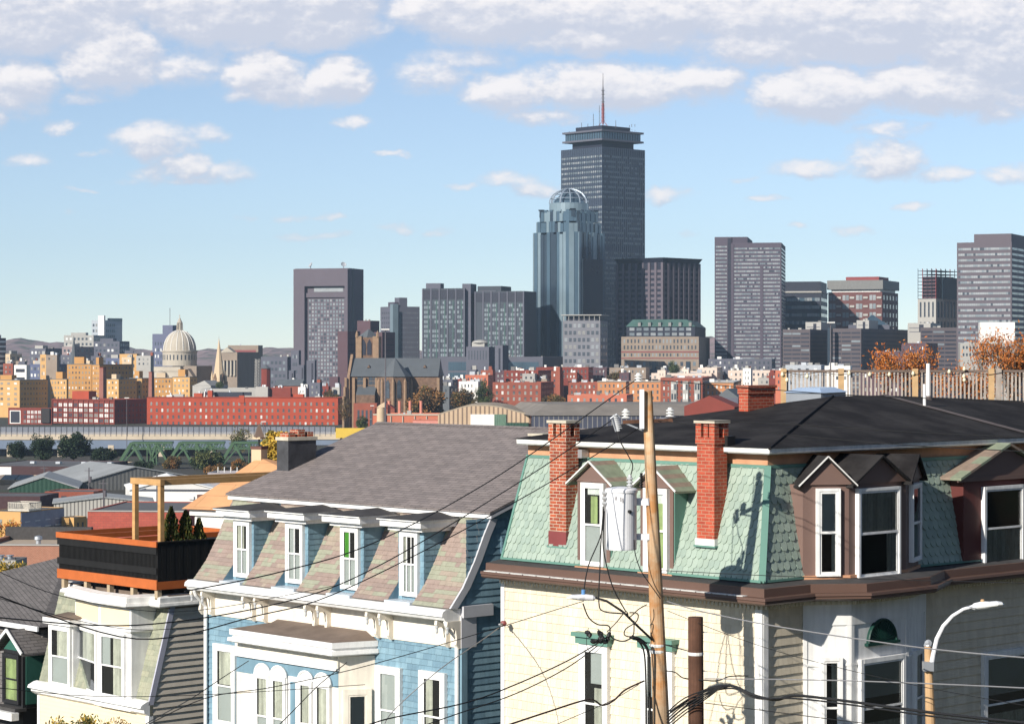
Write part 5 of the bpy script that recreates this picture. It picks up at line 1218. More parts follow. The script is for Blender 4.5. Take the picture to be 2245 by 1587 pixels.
# ---- yellow brick housing
YB_ = [('yellow brick block at the left edge with shaded right wall', -20, 43, 105, 833, 1480, 30, 4, 9, 5), ('yellow brick wing left of the tallest yellow block', 110, 146, 150, 831, 1500, 20, 5, 1, 5), ('tallest yellow brick block, left half', 147, 201, 204, 798, 1530, 8, 7, 1, 9), ('tallest yellow brick block, right half behind the brick chimney', 202, 218, 290, 799, 1520, 30, 4, 9, 9),
 ('yellow brick wing directly right of the first brick chimney', 234, 260, 300, 831, 1480, 26, 3, 5, 5), ('small yellow brick wing between the two brick chimneys', 284, 311, 326, 829, 1500, 22, 3, 2, 5), ('yellow brick wing right of the second brick chimney', 330, 377, 380, 828, 1500, 6, 6, 1, 5), ('last yellow brick wing on the right, sunlit', 378, 416, 432, 826, 1470, 18, 4, 2, 5)]
for lab, x0, xc, x1, yt, Dd, dg, cf, cr, rw in YB_:
    fr, r, xa, xb, M, H = bld(lab, x0, xc, x1, yt, Dd, dg, ybr if 'half' in lab or 'second' in lab else ybl, group='yellow brick housing blocks', name='apartment_block')
    z0_ = H - rw * 3.35; grid(r, 'F', xa + .5, -.5, 0, z0_, H - .6, cf, rw, .38, .42, [(glassm, 4), (glassl, 3), (glassf, 3)], ybl)
    if cr > 1: grid(r, 'R', .8, M - .8, 0, z0_, H - .6, cr, rw, .3, .4, [(glassf, 4), (glassm, 3)])
    part_box(r, 'stair_house', (xa * .75, xa * .35, 2, 6.5, H - .7, H + (4.5 if '1' in str(xc) else 3)), ybr if RND.random() < .6 else tan)
    mb = MB(); mb.box(xa - .2, .2, -.2, M + .2, H - .25, H + .1, froof); obj('coping', mb, r)
for lab, px0, px1, yt, yb, Dd in (('tall brick chimney in front of the tallest yellow block', 217, 234, 807, 874, 1400), ('tall tapered brick chimney left of the last yellow wings', 325, 339, 817, 874, 1395)):
    D = Dd; fr = Fr(((px0 + px1) / 2 - CX) / F * D, D, 0, math.radians(30)); r = fr.root('brick_chimney', lab, 'chimney', 'factory chimneys'); w_ = (px1 - px0) / F * D * .40
    mb = MB(); zt_ = zpx(yt, D); mb.hexa([(-w_, -w_, 0), (w_, -w_, 0), (w_, w_, 0), (-w_, w_, 0), (-w_ * .75, -w_ * .75, zt_), (w_ * .75, -w_ * .75, zt_), (w_ * .75, w_ * .75, zt_), (-w_ * .75, w_ * .75, zt_)], mat('chimney_dull_brick', (.25, .105, .08), .9, var=.15, vs=.3)); obj('shaft', mb, r); part_box(r, 'cap', (-w_ * .8, w_ * .8, -w_ * .8, w_ * .8, zt_, zt_ + .5), mred if False else rbd)
# ---- factories
whp = [(glassl, 6), (glassm, 3), (glassf, 3)]
fr, r, xa, xb, M, H = bld('deep red brick factory, three storeys of big bright windows and a dark right wall', 115, 252, 322, 876, 1340, 28, rbd, name='factory_building')
grid(r, 'F', xa + .3, -.5, 0, .5, H - 1.8, 12, 4, .68, .62, whp, rbd, mull=True); grid(r, 'R', 1.5, M - 1, 0, .5, H - 2, 8, 4, .35, .5, [(glassf, 4)])
mb = MB()
for k in range(13): u = xa + .1 + (-xa - .4) * k / 12; mb.box(u - .28, u + .28, -.45, -.001, 0, H - .3, rbd)
obj('pilasters', mb, r)
part_box(r, 'cornice', (xa - .3, .3, -.6, 0, H - .5, H + .1), rbd); a = xa * .86; part_box(r, 'roof_house', (a, a + 12, 10, 17, H - .7, zpx(858, 1350)), rbr)
fr, r, xa, xb, M, H = bld('low deep red brick factory wing with a dark doorway at the left edge', 18, 114, 117, 894, 1335, 12, rbd, name='factory_building')
grid(r, 'F', xa + 9, -2, 0, .5, H - 1.2, 7, 3, .68, .62, whp, rbd, mull=True); part_box(r, 'dark_doorway', (xa + 1.5, xa + 7, -.15, 0, 1, H - 2), dk); part_box(r, 'white_door_frame', (xa + 1, xa + 7.5, -.1, 0, .5, H - 1.5), whw)
part_box(r, 'fire_escape', (-6, -1, -1.2, -.05, 1, H - .3), mat('rusty_iron', (.03, .025, .025), .8))
fr, r, xa, xb, M, H = bld('long bright red brick factory with four rows of small arched windows', 322, 741, 744, 872, 1330, 6, rbr, name='factory_building', depth=22)
grid(r, 'F', xa + 1, -1, 0, -1.2, H - 1.6, 34, 4, .34, .48, [(glassm, 7), (glassf, 6), (glassl, 1.5)], lim2, arch=True)
part_box(r, 'coping', (xa - .1, .1, -.3, .5, H - .02, H + .25), rbd); a = fr.on(530, 870, y=0).x; part_box(r, 'parapet_stack', (a - 1.5, a + 1.5, -.35, .6, H - 3, H + 1.2), rbr)
# rooftop clutter blocks behind the long factory
CLT = [(365, 380, 866, whw), (380, 405, 864, concl), (425, 446, 862, rbr), (447, 452, 858, whw), (455, 468, 856, rbr), (470, 535, 860, dk), (560, 590, 848, concl), (580, 640, 850, rbd), (640, 668, 864, rbr), (690, 705, 868, concl)]
for k, (x0, x1, yt, mm) in enumerate(CLT):
    nm = {whw.name: 'white', concl.name: 'pale grey', rbr.name: 'bright red', dk.name: 'black', rbd.name: 'dark red'}[mm.name]
    fr, r, xa, xb, M, H = bld('%s plant box behind the long red factory roof, %s from the left' % (nm, ('first', 'second', 'third', 'fourth', 'fifth', 'sixth', 'seventh', 'eighth', 'ninth', 'tenth')[k]), x0, x1 - 3, x1, yt, 1370, 15, mm, group='rooftop plant boxes', name='roof_plant_building')
    part_box(r, 'vent', (xa * .5, xa * .5 + .8, 1, 1.8, H - .6, H + 1.2), metal)
fr, r, xa, xb, M, H = bld('long pale metal canopy building behind the long red factory', 440, 560, 600, 852, 1420, 8, concl); bands(r, 'F', xa, -1, 0, H - 5, H - 1, 1, .5, dk)
fr, r, xa, xb, M, H = bld('pale grey gabled shed right of the last yellow wing', 422, 462, 500, 845, 1450, 20, concl, parapet=.2); mb = MB(); mb.prism([(xa, 0, H - .2), (0, 0, H - .2), (xa * .35, 0, H + 3)], (0, 15, 0), concl); obj('gable_roof', mb, r)
fr, r, xa, xb, M, H = bld('slate-roofed brick hall behind the long red factory', 600, 660, 700, 846, 1450, 15, rbs, parapet=0); mb = MB(); mb.prism([(0, -.5, H), (0, 12, H), (0, 6, H + 4)], (xa, 0, 0), slt); obj('slate_roof', mb, r)
# ---- cathedral
D = 1250; s = D / F; fr = Fr((767 - CX) / F * D, D, 0, math.radians(4)); r = fr.root('cathedral', 'brown stone cathedral with long slate roof, apse and square bell tower', 'church')
w = lambda px: (px - 767) * s
zr_, ze = zpx(785, D), zpx(824, D)
part_box(r, 'nave_wall', (0, w(962), 0, 24, 0, ze), brs)
mb = MB(); mb.prism([(0, -.8, ze - .3), (0, 12, zr_), (0, 24.8, ze - .3)], (w(962), 0, 0), slt); obj('nave_roof', mb, r)
for px in (806, 930): mb = MB(); a = w(px); mb.prism([(a - .9, 4.5, zpx(806, D)), (a + .9, 4.5, zpx(806, D)), (a, 4.5, zpx(800, D))], (0, 4, 0), brs); obj('roof_dormer', mb, r)
mb = MB(); mb.prism([(-1.2, -1.5, 0), (-1.2, 25, 0), (-1.2, 25, ze), (-1.2, 12, zr_ + 2), (-1.2, -1.5, ze)], (1.3, 0, 0), brt); obj('end_gable', mb, r)
for px in (776, 800, 826, 962): part_box(r, 'buttress', (w(px) - .7, w(px) + .7, -1.6, -.01, 0, ze - 1), brt)
for px in (788, 797, 813, 823): place_win(r, (w(px) - 1.1, -.0, zpx(844, D)), 'F', 2.2, 4.2, glassf, brt, arch=True)
mb = MB(); mb.prism([(w(785), -8, zpx(865, D)), (w(826), -8, zpx(865, D)), (w(826), 0, zpx(848, D)), (w(785), 0, zpx(848, D))], (0, 0, .4), slt); mb.box(w(785), w(826), -8, 0, 0, zpx(865, D), brs); obj('side_aisle', mb, r)
ac = (w(868), -3); Ra = 8.2; mb = MB(); mb.lathe((ac[0], ac[1], 0), [(Ra, 0), (Ra, ze)], brs, 8); ap_ = obj('apse_wall', mb, r)
mb = MB(); mb.lathe((ac[0], ac[1], ze), [(Ra * 1.08, -.3), (.1, zr_ - ze + .2)], slt, 8); obj('apse_roof', mb, r)
for k in range(8):
    a = 2 * math.pi * (k + .5) / 8; mb = MB(); d_v = V((math.cos(a), math.sin(a), 0)); c = V((ac[0], ac[1], 0)) + d_v * Ra * .925
    tv = V((-d_v.y, d_v.x, 0)); 
    mb.prism([c + tv * q_ + V((0, 0, h_)) for q_, h_ in ((-1.1, zpx(872, D)), (1.1, zpx(872, D)), (1.1, zpx(840, D)), (.6, zpx(835, D)), (0, zpx(832, D)), (-.6, zpx(835, D)), (-1.1, zpx(840, D)))], d_v * .3, glassf); obj('lancet_window', mb, ap_)
    a2 = 2 * math.pi * k / 8; mb = MB(); mb.lathe((ac[0] + math.cos(a2) * (Ra + .4), ac[1] + math.sin(a2) * (Ra + .4), 0), [(.9, 0), (.8, ze - 3), (.1, ze - 1)], brt, 6); obj('buttress', mb, ap_)
t0, t1 = w(773), w(824); zt_ = zpx(739, D); 
part_box(r, 'tower_wall', (t0 + 1.2, t1 - 1.2, 13, 24, 0, zt_), brs)
for a, b in ((t0, t0 + 3.1), (t1 - 3.1, t1)): part_box(r, 'tower_buttress', (a, b, 12, 25, 0, zt_ + .5), brt)
mb = MB(); mb.lathe(((t0 + t1) / 2, 18.5, zt_ + .0), [((t1 - t0) * .5, 0), (.1, zpx(721, D + 10) - zt_)], slt, 4); o_ = obj('tower_roof', mb, r)
for px in (790, 803): mb = MB(); P_ = V((w(px), 12.99, zpx(778, D))); mb.prism([P_ + V((q_, 0, h_)) for q_, h_ in ((-1.2, 0), (1.2, 0), (1.2, 6), (0, 8.4), (-1.2, 6))], (0, -.25, 0), dk); obj('belfry_opening', mb, r)
for q_ in (t0 + .6, t1 - .6): mb = MB(); mb.lathe((q_, 12.4, zt_), [(.9, 0), (.7, 2), (.05, 3.6)], brt, 6); obj('pinnacle', mb, r)
for k in range(3): mb = MB(); a = -2.4 - k * .5; mb.box(a, a + 1.1, -3 - k, -1.6, 0, zpx(828 + k * 20, D), brt); obj('stepped_buttress', mb, r)
# parish building before it
fr, r, xa, xb, M, H = bld('brick and stone parish house with green roof before the cathedral', 775, 826, 832, 884, 1180, 8, rbs, name='parish_house', rm=copg); grid(r, 'F', xa + 1.5, -2, 0, 1, H - 1.5, 4, 1, .5, .7, [(glassf, 1)], lim)
mb = MB(); mb.prism([(-1, -.3, H - 2.5), (9, -.3, H - 2.5), (4, -.3, H + .8)], (0, 6, 0), rbd); mb.box(-1, 9, 0.0, 6, 0, H - 2.5, rbs); obj('gable_wing', mb, r)
# ---- middle right brick & row buildings
MID = [('red brick warehouse with two window rows right of the autumn trees', 1080, 1186, 1214, 838, 1350, 12, rbs, 8, 3), ('brick row building at the left of the tall brick stack', 1105, 1180, 1218, 812, 1500, 15, rbd, 7, 3), ('low orange brick building with flat roof left of the wooden pole', 1244, 1374, 1388, 866, 1250, 8, sal, 9, 2), ('red brick row building with pale roof left of the wooden pole', 1246, 1310, 1330, 838, 1400, 12, rbs, 6, 4),
 ('orange brick row building behind the pole head', 1310, 1372, 1384, 836, 1380, 8, obr, 6, 4), ('cream and red brick apartment house right of the pole', 1448, 1540, 1560, 828, 1340, 8, rbs, 9, 5), ('orange apartment wing left of the pole-side apartment house', 1380, 1450, 1452, 836, 1345, 8, obr, 6, 4), ('orange brick apartment wing left of the dark red roofs', 1545, 1608, 1625, 838, 1360, 8, obr, 6, 3),
 ('pale pink long building behind the brick rows', 1428, 1560, 1590, 818, 1500, 8, mat('pale_pink_wall', (.62, .50, .42), .8), 12, 1), ('taller pale pink block on the long pink building', 1530, 1572, 1584, 806, 1510, 8, MATS['pale_pink_wall'], 4, 1), ('cream row buildings behind the square brick chimney', 1596, 1690, 1715, 812, 1520, 8, MATS['pale_pink_wall'], 9, 2),
 ('pale house block with green trees beside', 1006, 1048, 1060, 836, 1400, 10, whw, 5, 2), ('pink gabled block behind the pale house', 1020, 1070, 1082, 822, 1450, 10, sal, 6, 2), ('long dark red row behind the brick stack', 1175, 1290, 1300, 805, 1560, 10, rbd, 14, 2), ('grey apartment row with balconies under the mauve banded tower', 1553, 1692, 1700, 787, 1650, 8, conc, 14, 3),
 ('beige terrace under the green mansard hotel', 1336, 1416, 1424, 806, 1580, 8, lim2, 10, 1), ('dark brick terrace under the pale grey apartment tower', 1245, 1330, 1345, 806, 1590, 8, pur, 10, 2), ('pale grey house with two bays left of the deck fence', 1722, 1800, 1812, 800, 1200, 15, mat('blue_grey_siding', (.36, .38, .41), .8), 4, 2), ('white flat-roofed house with roof tent behind the deck fence', 1808, 1864, 1868, 802, 1180, 12, whw, 3, 2), ('salmon house directly left of the deck fence', 1700, 1730, 1740, 812, 1230, 15, sal, 3, 3),
 ('tan turret building behind the autumn trees', 960, 992, 1004, 832, 1420, 20, conc, 3, 2), ('dark slate-roofed house right of the cathedral', 950, 985, 1004, 846, 1380, 20, slt, 3, 1)]
for lab, x0, xc, x1, yt, Dd, dg, mm, cf, rw in MID:
    fr, r, xa, xb, M, H = bld(lab, x0, xc, x1, yt, Dd, dg, mm, rm=lroof if mm in (rbs, obr) or 'pink' in lab else froof, trim=lim2 if mm in (obr,) else None)
    hh = min(3.4, (H - 1) / rw); grid(r, 'F', xa + .8, -.8, 0, H - .9 - rw * hh, H - .9, cf, rw, .36, .50, [(glassm, 4), (glassl, 1.6), (glassf, 6)], lim if mm in (rbs, obr, rbd) else None)
    if M > 6: grid(r, 'R', .8, M - .8, 0, H - .9 - rw * hh, H - .9, max(1, int(M / 5)), rw, .35, .5, [(glassf, 3)])
    for k in range(3): a = xa * (.85 - .3 * k) + RND.uniform(-1, 1); q_ = RND.uniform(1.2, 3.2); part_box(r, 'roof_plant', (a, a + q_, 2 + k, 2 + k + q_, H - .8, H + RND.uniform(.8, 2.4)), RND.choice([whw, concl, froof, metal]))
    if 'red brick apartment' in lab:
        for k in range(3): a = xa * (.75 - .28 * k); part_box(r, 'bay', (a, a + 3.2, -1, 0, 0, H - 2), concl); grid(r, 'F', a, a + 3.2, -1, 2, H - 2.5, 2, 4, .6, .6, [(glassf, 1), (glassl, 1)])
ORD = ('first', 'second', 'third', 'fourth', 'fifth', 'sixth', 'seventh', 'eighth', 'ninth', 'tenth', 'eleventh', 'twelfth', 'thirteenth', 'fourteenth', 'fifteenth', 'sixteenth', 'seventeenth', 'eighteenth')
FC = [(whw, 'white'), (tan, 'tan'), (MATS['pale_pink_wall'], 'pale pink'), (rbs, 'red brick'), (rbd, 'deep red brick'), (conc, 'dull grey'), (concl, 'pale grey'), (pur, 'plum'), (lim2, 'buff stone')]
for where, p0_, p1_, n_f, ya, yb_, Da, Db, wts in (('behind the red brick warehouse', 965, 1240, 9, 808, 834, 1440, 1600, (2, 1, 1, 3, 3, 2, 2, 1, 1)), ('behind the orange and cream apartment rows', 1244, 1715, 17, 804, 832, 1400, 1620, (4, 2, 4, 3, 2, 2, 3, 1, 1)), ('behind the yellow brick housing', 5, 330, 10, 776, 802, 1620, 1900, (2, 2, 0, 1, 1, 4, 3, 2, 1)), ('before the brown slab tower', 560, 752, 8, 836, 856, 1385, 1460, (2, 1, 0, 3, 3, 3, 2, 1, 0))):
    for k in range(n_f):
        x0 = p0_ + (p1_ - p0_) * k / n_f + RND.uniform(-4, 4); wpx = (p1_ - p0_) / n_f * RND.uniform(.7, 1.25); (mm, cn) = RND.choices(FC, wts)[0]; yt = RND.uniform(ya, yb_); fl_ = RND.choice((1, 2, 2, 3))
        fr, r, xa, xb, M, H = bld('%s low-rise roof, %s from the left %s' % (cn, ORD[k], where), x0, x0 + wpx * .82, x0 + wpx, yt, RND.uniform(Da, Db), RND.uniform(8, 24), mm, rm=RND.choice((lroof, froof, froof)), group='jumble of low-rise roofs')
        hh = 3.3; grid(r, 'F', xa + .8, -.8, 0, max(1, H - 1 - fl_ * hh), H - 1, max(2, int(-xa / 3.2)), fl_, .34, .46, [(glassm, 4), (glassl, 1.5), (glassf, 5)])
        for q_ in range(3):
            a = RND.uniform(xa + .5, -2.5); c_y = RND.uniform(1, 6); s_ = RND.uniform(.6, 2.6); obj('roof_unit' if s_ > 1.2 else 'chimney', MB().box(a, a + s_, c_y, c_y + s_, H - .8, H + RND.uniform(.8, 2.6), RND.choice((whw, concl, rbs, metal, mm))), r)
# gabled dark red roofs
for lab, x0, xc, x1, yt, yp, Dd in (('dark red gabled house behind the square brick chimney', 1500, 1610, 1640, 892, 868, 800), ('grey-roofed gabled house behind the dark red gables', 1570, 1618, 1640, 872, 852, 860)):
    fr, r, xa, xb, M, H = bld(lab, x0, xc, x1, yt, Dd, 20, rbd if 'red gabled' in lab else conc, parapet=0, name='house')
    mb = MB(); mb.prism([(xa - .3, 0, H), (.3, 0, H), (xa / 2, 0, zpx(yp, Dd))], (0, 12, 0), rbd if 'red gabled' in lab else slt, ); obj('roof', mb, r)
# brick stack, salmon stacks, silo
D = 1330; fr = Fr((1226 - CX) / F * D, D, 0, .6); r = fr.root('brick_chimney', 'square brick stack beside the red brick warehouse', 'chimney'); zt_ = zpx(804, D); mb = MB(); mb.hexa([(-1.7, -1.7, 0), (1.7, -1.7, 0), (1.7, 1.7, 0), (-1.7, 1.7, 0), (-1.3, -1.3, zt_), (1.3, -1.3, zt_), (1.3, 1.3, zt_), (-1.3, 1.3, zt_)], rbs); obj('shaft', mb, r)
stk_l = ('first', 'second', 'third', 'fourth')
fr, r, xa, xb, M, H = bld('long low salmon power house with pipes on its wall', 818, 975, 990, 908, 1000, 6, sal, name='power_house', rm=lroof); part_box(r, 'pale_coping', (xa, 0, -.3, 0, H - .5, H + .1), lim)
for k in range(6): a = xa * (k + .5) / 6; mb = MB(); mb.tube([(a, -.3, 0), (a, -.3, H - .8)], .25, lim, 6); obj('wall_pipe', mb, r)
fr2, r2, xa, xb, M, H = bld('pink lean-to in front of the salmon power house', 905, 980, 984, 920, 960, 5, mat('pink_render', (.60, .25, .20), .8), parapet=.2); part_box(r2, 'coping', (xa, 0, -.2, 0, H - .3, H), sal)
for k, px in enumerate((853, 876, 899, 923)):
    D = 1005; fr = Fr((px - CX) / F * D, D, 0, 0); mb = MB(); mb.lathe((0, 0, 0), [(.62, 0), (.62, zpx(879, D) - .4), (.70, zpx(879, D) - .4), (.70, zpx(879, D)), (.5, zpx(879, D))], mat('salmon_steel', (.55, .20, .14), .6), 12); r = fr.root('exhaust_stack', '%s salmon exhaust stack from the left on the power house' % stk_l[k], 'stack', 'salmon exhaust stacks'); obj('pipe', mb, r); part_box(r, 'base_collar', (-.9, .9, -.9, .9, zpx(908, D) - .5, zpx(908, D) + .3), lim)
D = 1002; fr = Fr((835 - CX) / F * D, D, 0, 0); r = fr.root('silo', 'tan slanted-top silo at the left end of the power house', 'silo'); mb = MB(); mb.lathe((0, 0, 0), [(1.9, 0), (1.7, zpx(893, D))], tan, 14); obj('wall', mb, r); mb = MB(); mb.hexa([(-1.7, -1.7, zpx(893, D)), (1.7, -1.7, zpx(893, D)), (1.7, 1.7, zpx(893, D)), (-1.7, 1.7, zpx(893, D)), (-.6, -1.5, zpx(888, D)), (1.7, -1.5, zpx(881, D)), (1.7, 1.5, zpx(881, D)), (-.6, 1.5, zpx(888, D))], tan); obj('slanted_top', mb, r)
# arched hall and long ribbed warehouse
D = 900; fr = Fr((960 - CX) / F * D, D, 0, 0.06); r = fr.root('arched_hall', 'buff ribbed hall with a low curved roof behind the mauve roof', 'hall')
def hx(px): return (px - 960) / F * D
ptsa = [(hx(960), zpx(910, D)), (hx(1015), zpx(893, D)), (hx(1035), zpx(890, D)), (hx(1070), zpx(890, D)), (hx(1100), zpx(894, D)), (hx(1163), zpx(911, D))]
mb = MB(); mb.prism([(hx(960), 0, 0), (hx(1163), 0, 0)] + [(x, 0, z) for x, z in ptsa[::-1]], (0, .6, 0), coro); obj('front_wall', mb, r)
mb = MB(); mb.prism([(x, 0, z + .02) for x, z in ptsa] + [(x, 0, z + .5) for x, z in ptsa[::-1]], (0, 45, 0), mat('buff_hall_roof', (.33, .27, .20), .9, var=.15)); obj('curved_roof', mb, r)
mb = MB(); mb.box(hx(1032), hx(1084), -.4, -.01, 0, zpx(908, D), whw); mb.box(hx(1084) + .01, hx(1110), -.4, -.01, 0, zpx(908, D), mat('green_ribbed_door', (.10, .17, .12), .7, ripple=(0, .8, 1))); obj('door_panels', mb, r); part_box(r, 'low_shed', (hx(1110), hx(1160), -4, -.5, 0, zpx(926, D)), deg_g)
D = 880; fr = Fr((1166 - CX) / F * D, D, 0, 0.0); r = fr.root('warehouse', 'long slate-blue ribbed warehouse with broad grey-brown roof behind the house chimneys', 'warehouse'); hx2 = lambda px: (px - 1166) / F * D
part_box(r, 'wall', (0, hx2(1660), 0, 60, 0, zpx(911, D)), cord)
mb = MB(); mb.hexa([(0, -.6, zpx(911, D)), (hx2(1662), -.6, zpx(911, D)), (hx2(1662), 60, zpx(911, D)), (-10, 60, zpx(911, D)), (6, 14, zpx(884, D + 30)), (hx2(1640), 14, zpx(884, D + 30)), (hx2(1640), 60, zpx(884, D + 30)), (-4, 60, zpx(884, D + 30))], mat('taupe_shed_roof', (.21, .185, .16), .9, var=.2, vs=.1)); obj('roof', mb, r)
fr, r, xa, xb, M, H = bld('low pale flat roof in front of the ribbed warehouse', 1440, 1600, 1620, 918, 760, 5, conc, rm=lroof, depth=10, parapet=.2)
# floodlight masts
for lab, px, yt, yb, Dd in (('tall floodlight mast in front of the cathedral', 845, 722, 925, 950), ('tall floodlight mast rising above the deck fence', 1821, 707, 820, 1000)):
    D = Dd; fr = Fr((px - CX) / F * D, D, 0, 0); r = fr.root('floodlight_mast', lab, 'floodlight mast', 'floodlight masts'); zt_ = zpx(yt, D)
    mb = MB(); mb.tube([(0, 0, 0), (0, 0, zt_)], [.42, .22], mast, 8); obj('pole', mb, r); mb = MB(); mb.lathe((0, 0, zt_ - .6), [(1.2, 0), (1.2, .25)], mast, 10); obj('ring', mb, r)
    for k in range(7): mb = MB(); a = -1.4 + k * .47; mb.box(a - .19, a + .19, -1.3, -.9, zt_ - .3, zt_ + .25, whw); obj('floodlight', mb, r)
# ---- viaduct, fence, truck
D = 925; fr = Fr(0, D, 0, math.radians(-1.2)); vx = lambda px: (px - CX) / F * D
vd = mat('viaduct_concrete', (.50, .42, .32), .85, var=.12, vs=.2); vb = mat('viaduct_blue_beam', (.15, .19, .26), .7, var=.1, vs=.1)
r = fr.root('viaduct', 'long road viaduct with pale concrete parapet crossing on the left', 'viaduct')
part_box(r, 'parapet', (vx(-40), vx(990), -.5, 0, zpx(963, D), zpx(951, D)), vd); part_box(r, 'beam', (vx(-40), vx(590), -.2, 10, zpx(983, D), zpx(963, D) - .02), vb); part_box(r, 'abutment_wall', (vx(-40), vx(470), 12, 13, -2, zpx(983, D) + 1), mat('lilac_retaining_wall', (.23, .23, .27), .85, var=.15, vs=.1)); part_box(r, 'beam', (vx(590), vx(990), -.1, 10, zpx(975, D), zpx(963, D) - .02), vb); part_box(r, 'deck', (vx(-40), vx(990), 0, 14, zpx(955, D) - .6, zpx(955, D)), conc); part_box(r, 'far_parapet', (vx(-40), vx(990), 14, 14.5, zpx(955, D), zpx(949, D)), vd)
for k in range(9): a = vx(20 + k * 110); mb = MB(); mb.box(a, a + 2.2, -.4, 9, -2, zpx(975, D), vd); obj('pier', mb, r)
FN = fr.root('safety_fence', 'tall pale mesh fence along the viaduct parapet', 'fence')
fm_ = bpy.data.materials.new('fence_mesh'); fm_.use_nodes = True; n_ = fm_.node_tree.nodes; l_ = fm_.node_tree.links; bs_ = n_['Principled BSDF']; bs_.inputs['Base Color'].default_value = (.27, .29, .34, 1); bs_.inputs['Roughness'].default_value = .7; bs_.inputs['Alpha'].default_value = .5
zf0, zf1 = zpx(951, D), zpx(935, D)
mb = MB(); mb.box(vx(-40), vx(735), -.42, -.38, zf0, zf1, fm_); obj('mesh_panel', mb, FN)
for k in range(64): a = vx(-30 + k * 12); mb = MB(); mb.box(a - .06, a + .06, -.62, -.5, zf0 - .8, zf1 + .2, conc); obj('fence_post', mb, FN)
TR = fr.root('lorry_trailer', 'yellow lorry trailer with a small black mark passing behind the fence', 'trailer'); yel = mat('yellow_trailer_paint', (.62, .42, .06), .5, var=.05)
z_a = zpx(960, D - 4); part_box(TR, 'box', (vx(738), vx(806), -4.5, -2.2, z_a, zpx(938, D - 4)), yel); mb = MB(); 
for dx_ in (0, .5, 1.0): mb.box(vx(776) + dx_, vx(776) + dx_ + .22, -4.53, -4.51, zpx(956, D), zpx(951, D), rubber)
mb.box(vx(776), vx(776) + 1.22, -4.53, -4.51, zpx(951, D), zpx(950, D) + .05, rubber); obj('black_lettering', mb, TR)
for px in (750, 790): mb = MB(); mb.lathe((vx(px), -4.6, z_a - .3), [(.5, 0), (.5, .4)], rubber, 12, ax=(0, 1, 0)); obj('wheel', mb, TR)
# lamp posts
for k, (lab, px, yt, yb, Dd) in enumerate((('tall lamp post standing before the dark factory wall', 278, 873, 955, 915), ('lamp post before the right end of the long red factory', 578, 925, 955, 915), ('thin lamp post before the parish house', 816, 890, 940, 1100))):
    D = Dd; fr = Fr((px - CX) / F * D, D, 0, 0); r = fr.root('lamp_post', lab, 'lamp post'); mb = MB(); mb.tube([(0, 0, 0), (0, 0, zpx(yt, D))], .13, mast, 6); obj('pole', mb, r); mb = MB(); mb.box(-.9, .9, -.2, .2, zpx(yt, D), zpx(yt, D) + .3, whw); obj('lamp_head', mb, r)
# ---- green truss bridge
D = 850; fr = Fr((262 - CX) / F * D, D, 0, math.radians(-4)); r = fr.root('truss_bridge', 'old green steel truss bridge below the viaduct', 'bridge'); gt = mat('green_bridge_steel', (.06, .115, .06), .6, var=.2, vs=.5); gt2 = mat('dark_green_bridge_steel', (.025, .055, .045), .6, var=.2, vs=.5)
tx = lambda px: (px - 262) / F * D
for sp, (x0, x1) in enumerate(((262, 382), (368, 496), (484, 610))):
    for pl_, yo in enumerate((0, 7)):
        m = gt if pl_ == 0 else gt2; zt_ = zpx(971, D); zb_ = zpx(1032, D); xs_ = [tx(x0), tx(x0 + 26), tx(x0 + 60), tx(x1 - 40), tx(x1 - 5)]; mb = MB()
        mb.beam((xs_[0], yo, zpx(1008, D) - 1), (xs_[1], yo, zt_), 1.1, 1.1, m); mb.beam((xs_[1], yo, zt_), (xs_[4], yo, zt_), 1.0, .7, m); mb.beam((xs_[1], yo, zt_ - 2.2), (xs_[4], yo, zt_ - 2.2), .4, .4, m)
        n = 14
        for k in range(n): a = xs_[1] + (xs_[4] - xs_[1]) * k / n; b = xs_[1] + (xs_[4] - xs_[1]) * (k + 1) / n; mb.beam((a, yo, zt_ - 2.2), (b, yo, zt_), .2, .2, m); mb.beam((a, yo, zt_), (b, yo, zt_ - 2.2), .2, .2, m)
        for a, b in ((1, 2), (3, 2), (3, 4), (2, 3)): mb.beam((xs_[a], yo, zt_), (xs_[b], yo, zb_), .7, .7, m)
        for a in (2, 3): mb.beam((xs_[a], yo, zt_), (xs_[a], yo, zb_), .35, .35, m)
        for a in (0, 2): mb.beam((xs_[a] + .5, yo, zb_ + 2), (xs_[a + 1] + 3, yo, zt_), .45, .45, m)
        mb.beam((xs_[0], yo, zb_), (xs_[4], yo, zb_), .5, .8, m)
        obj('truss', mb, r)
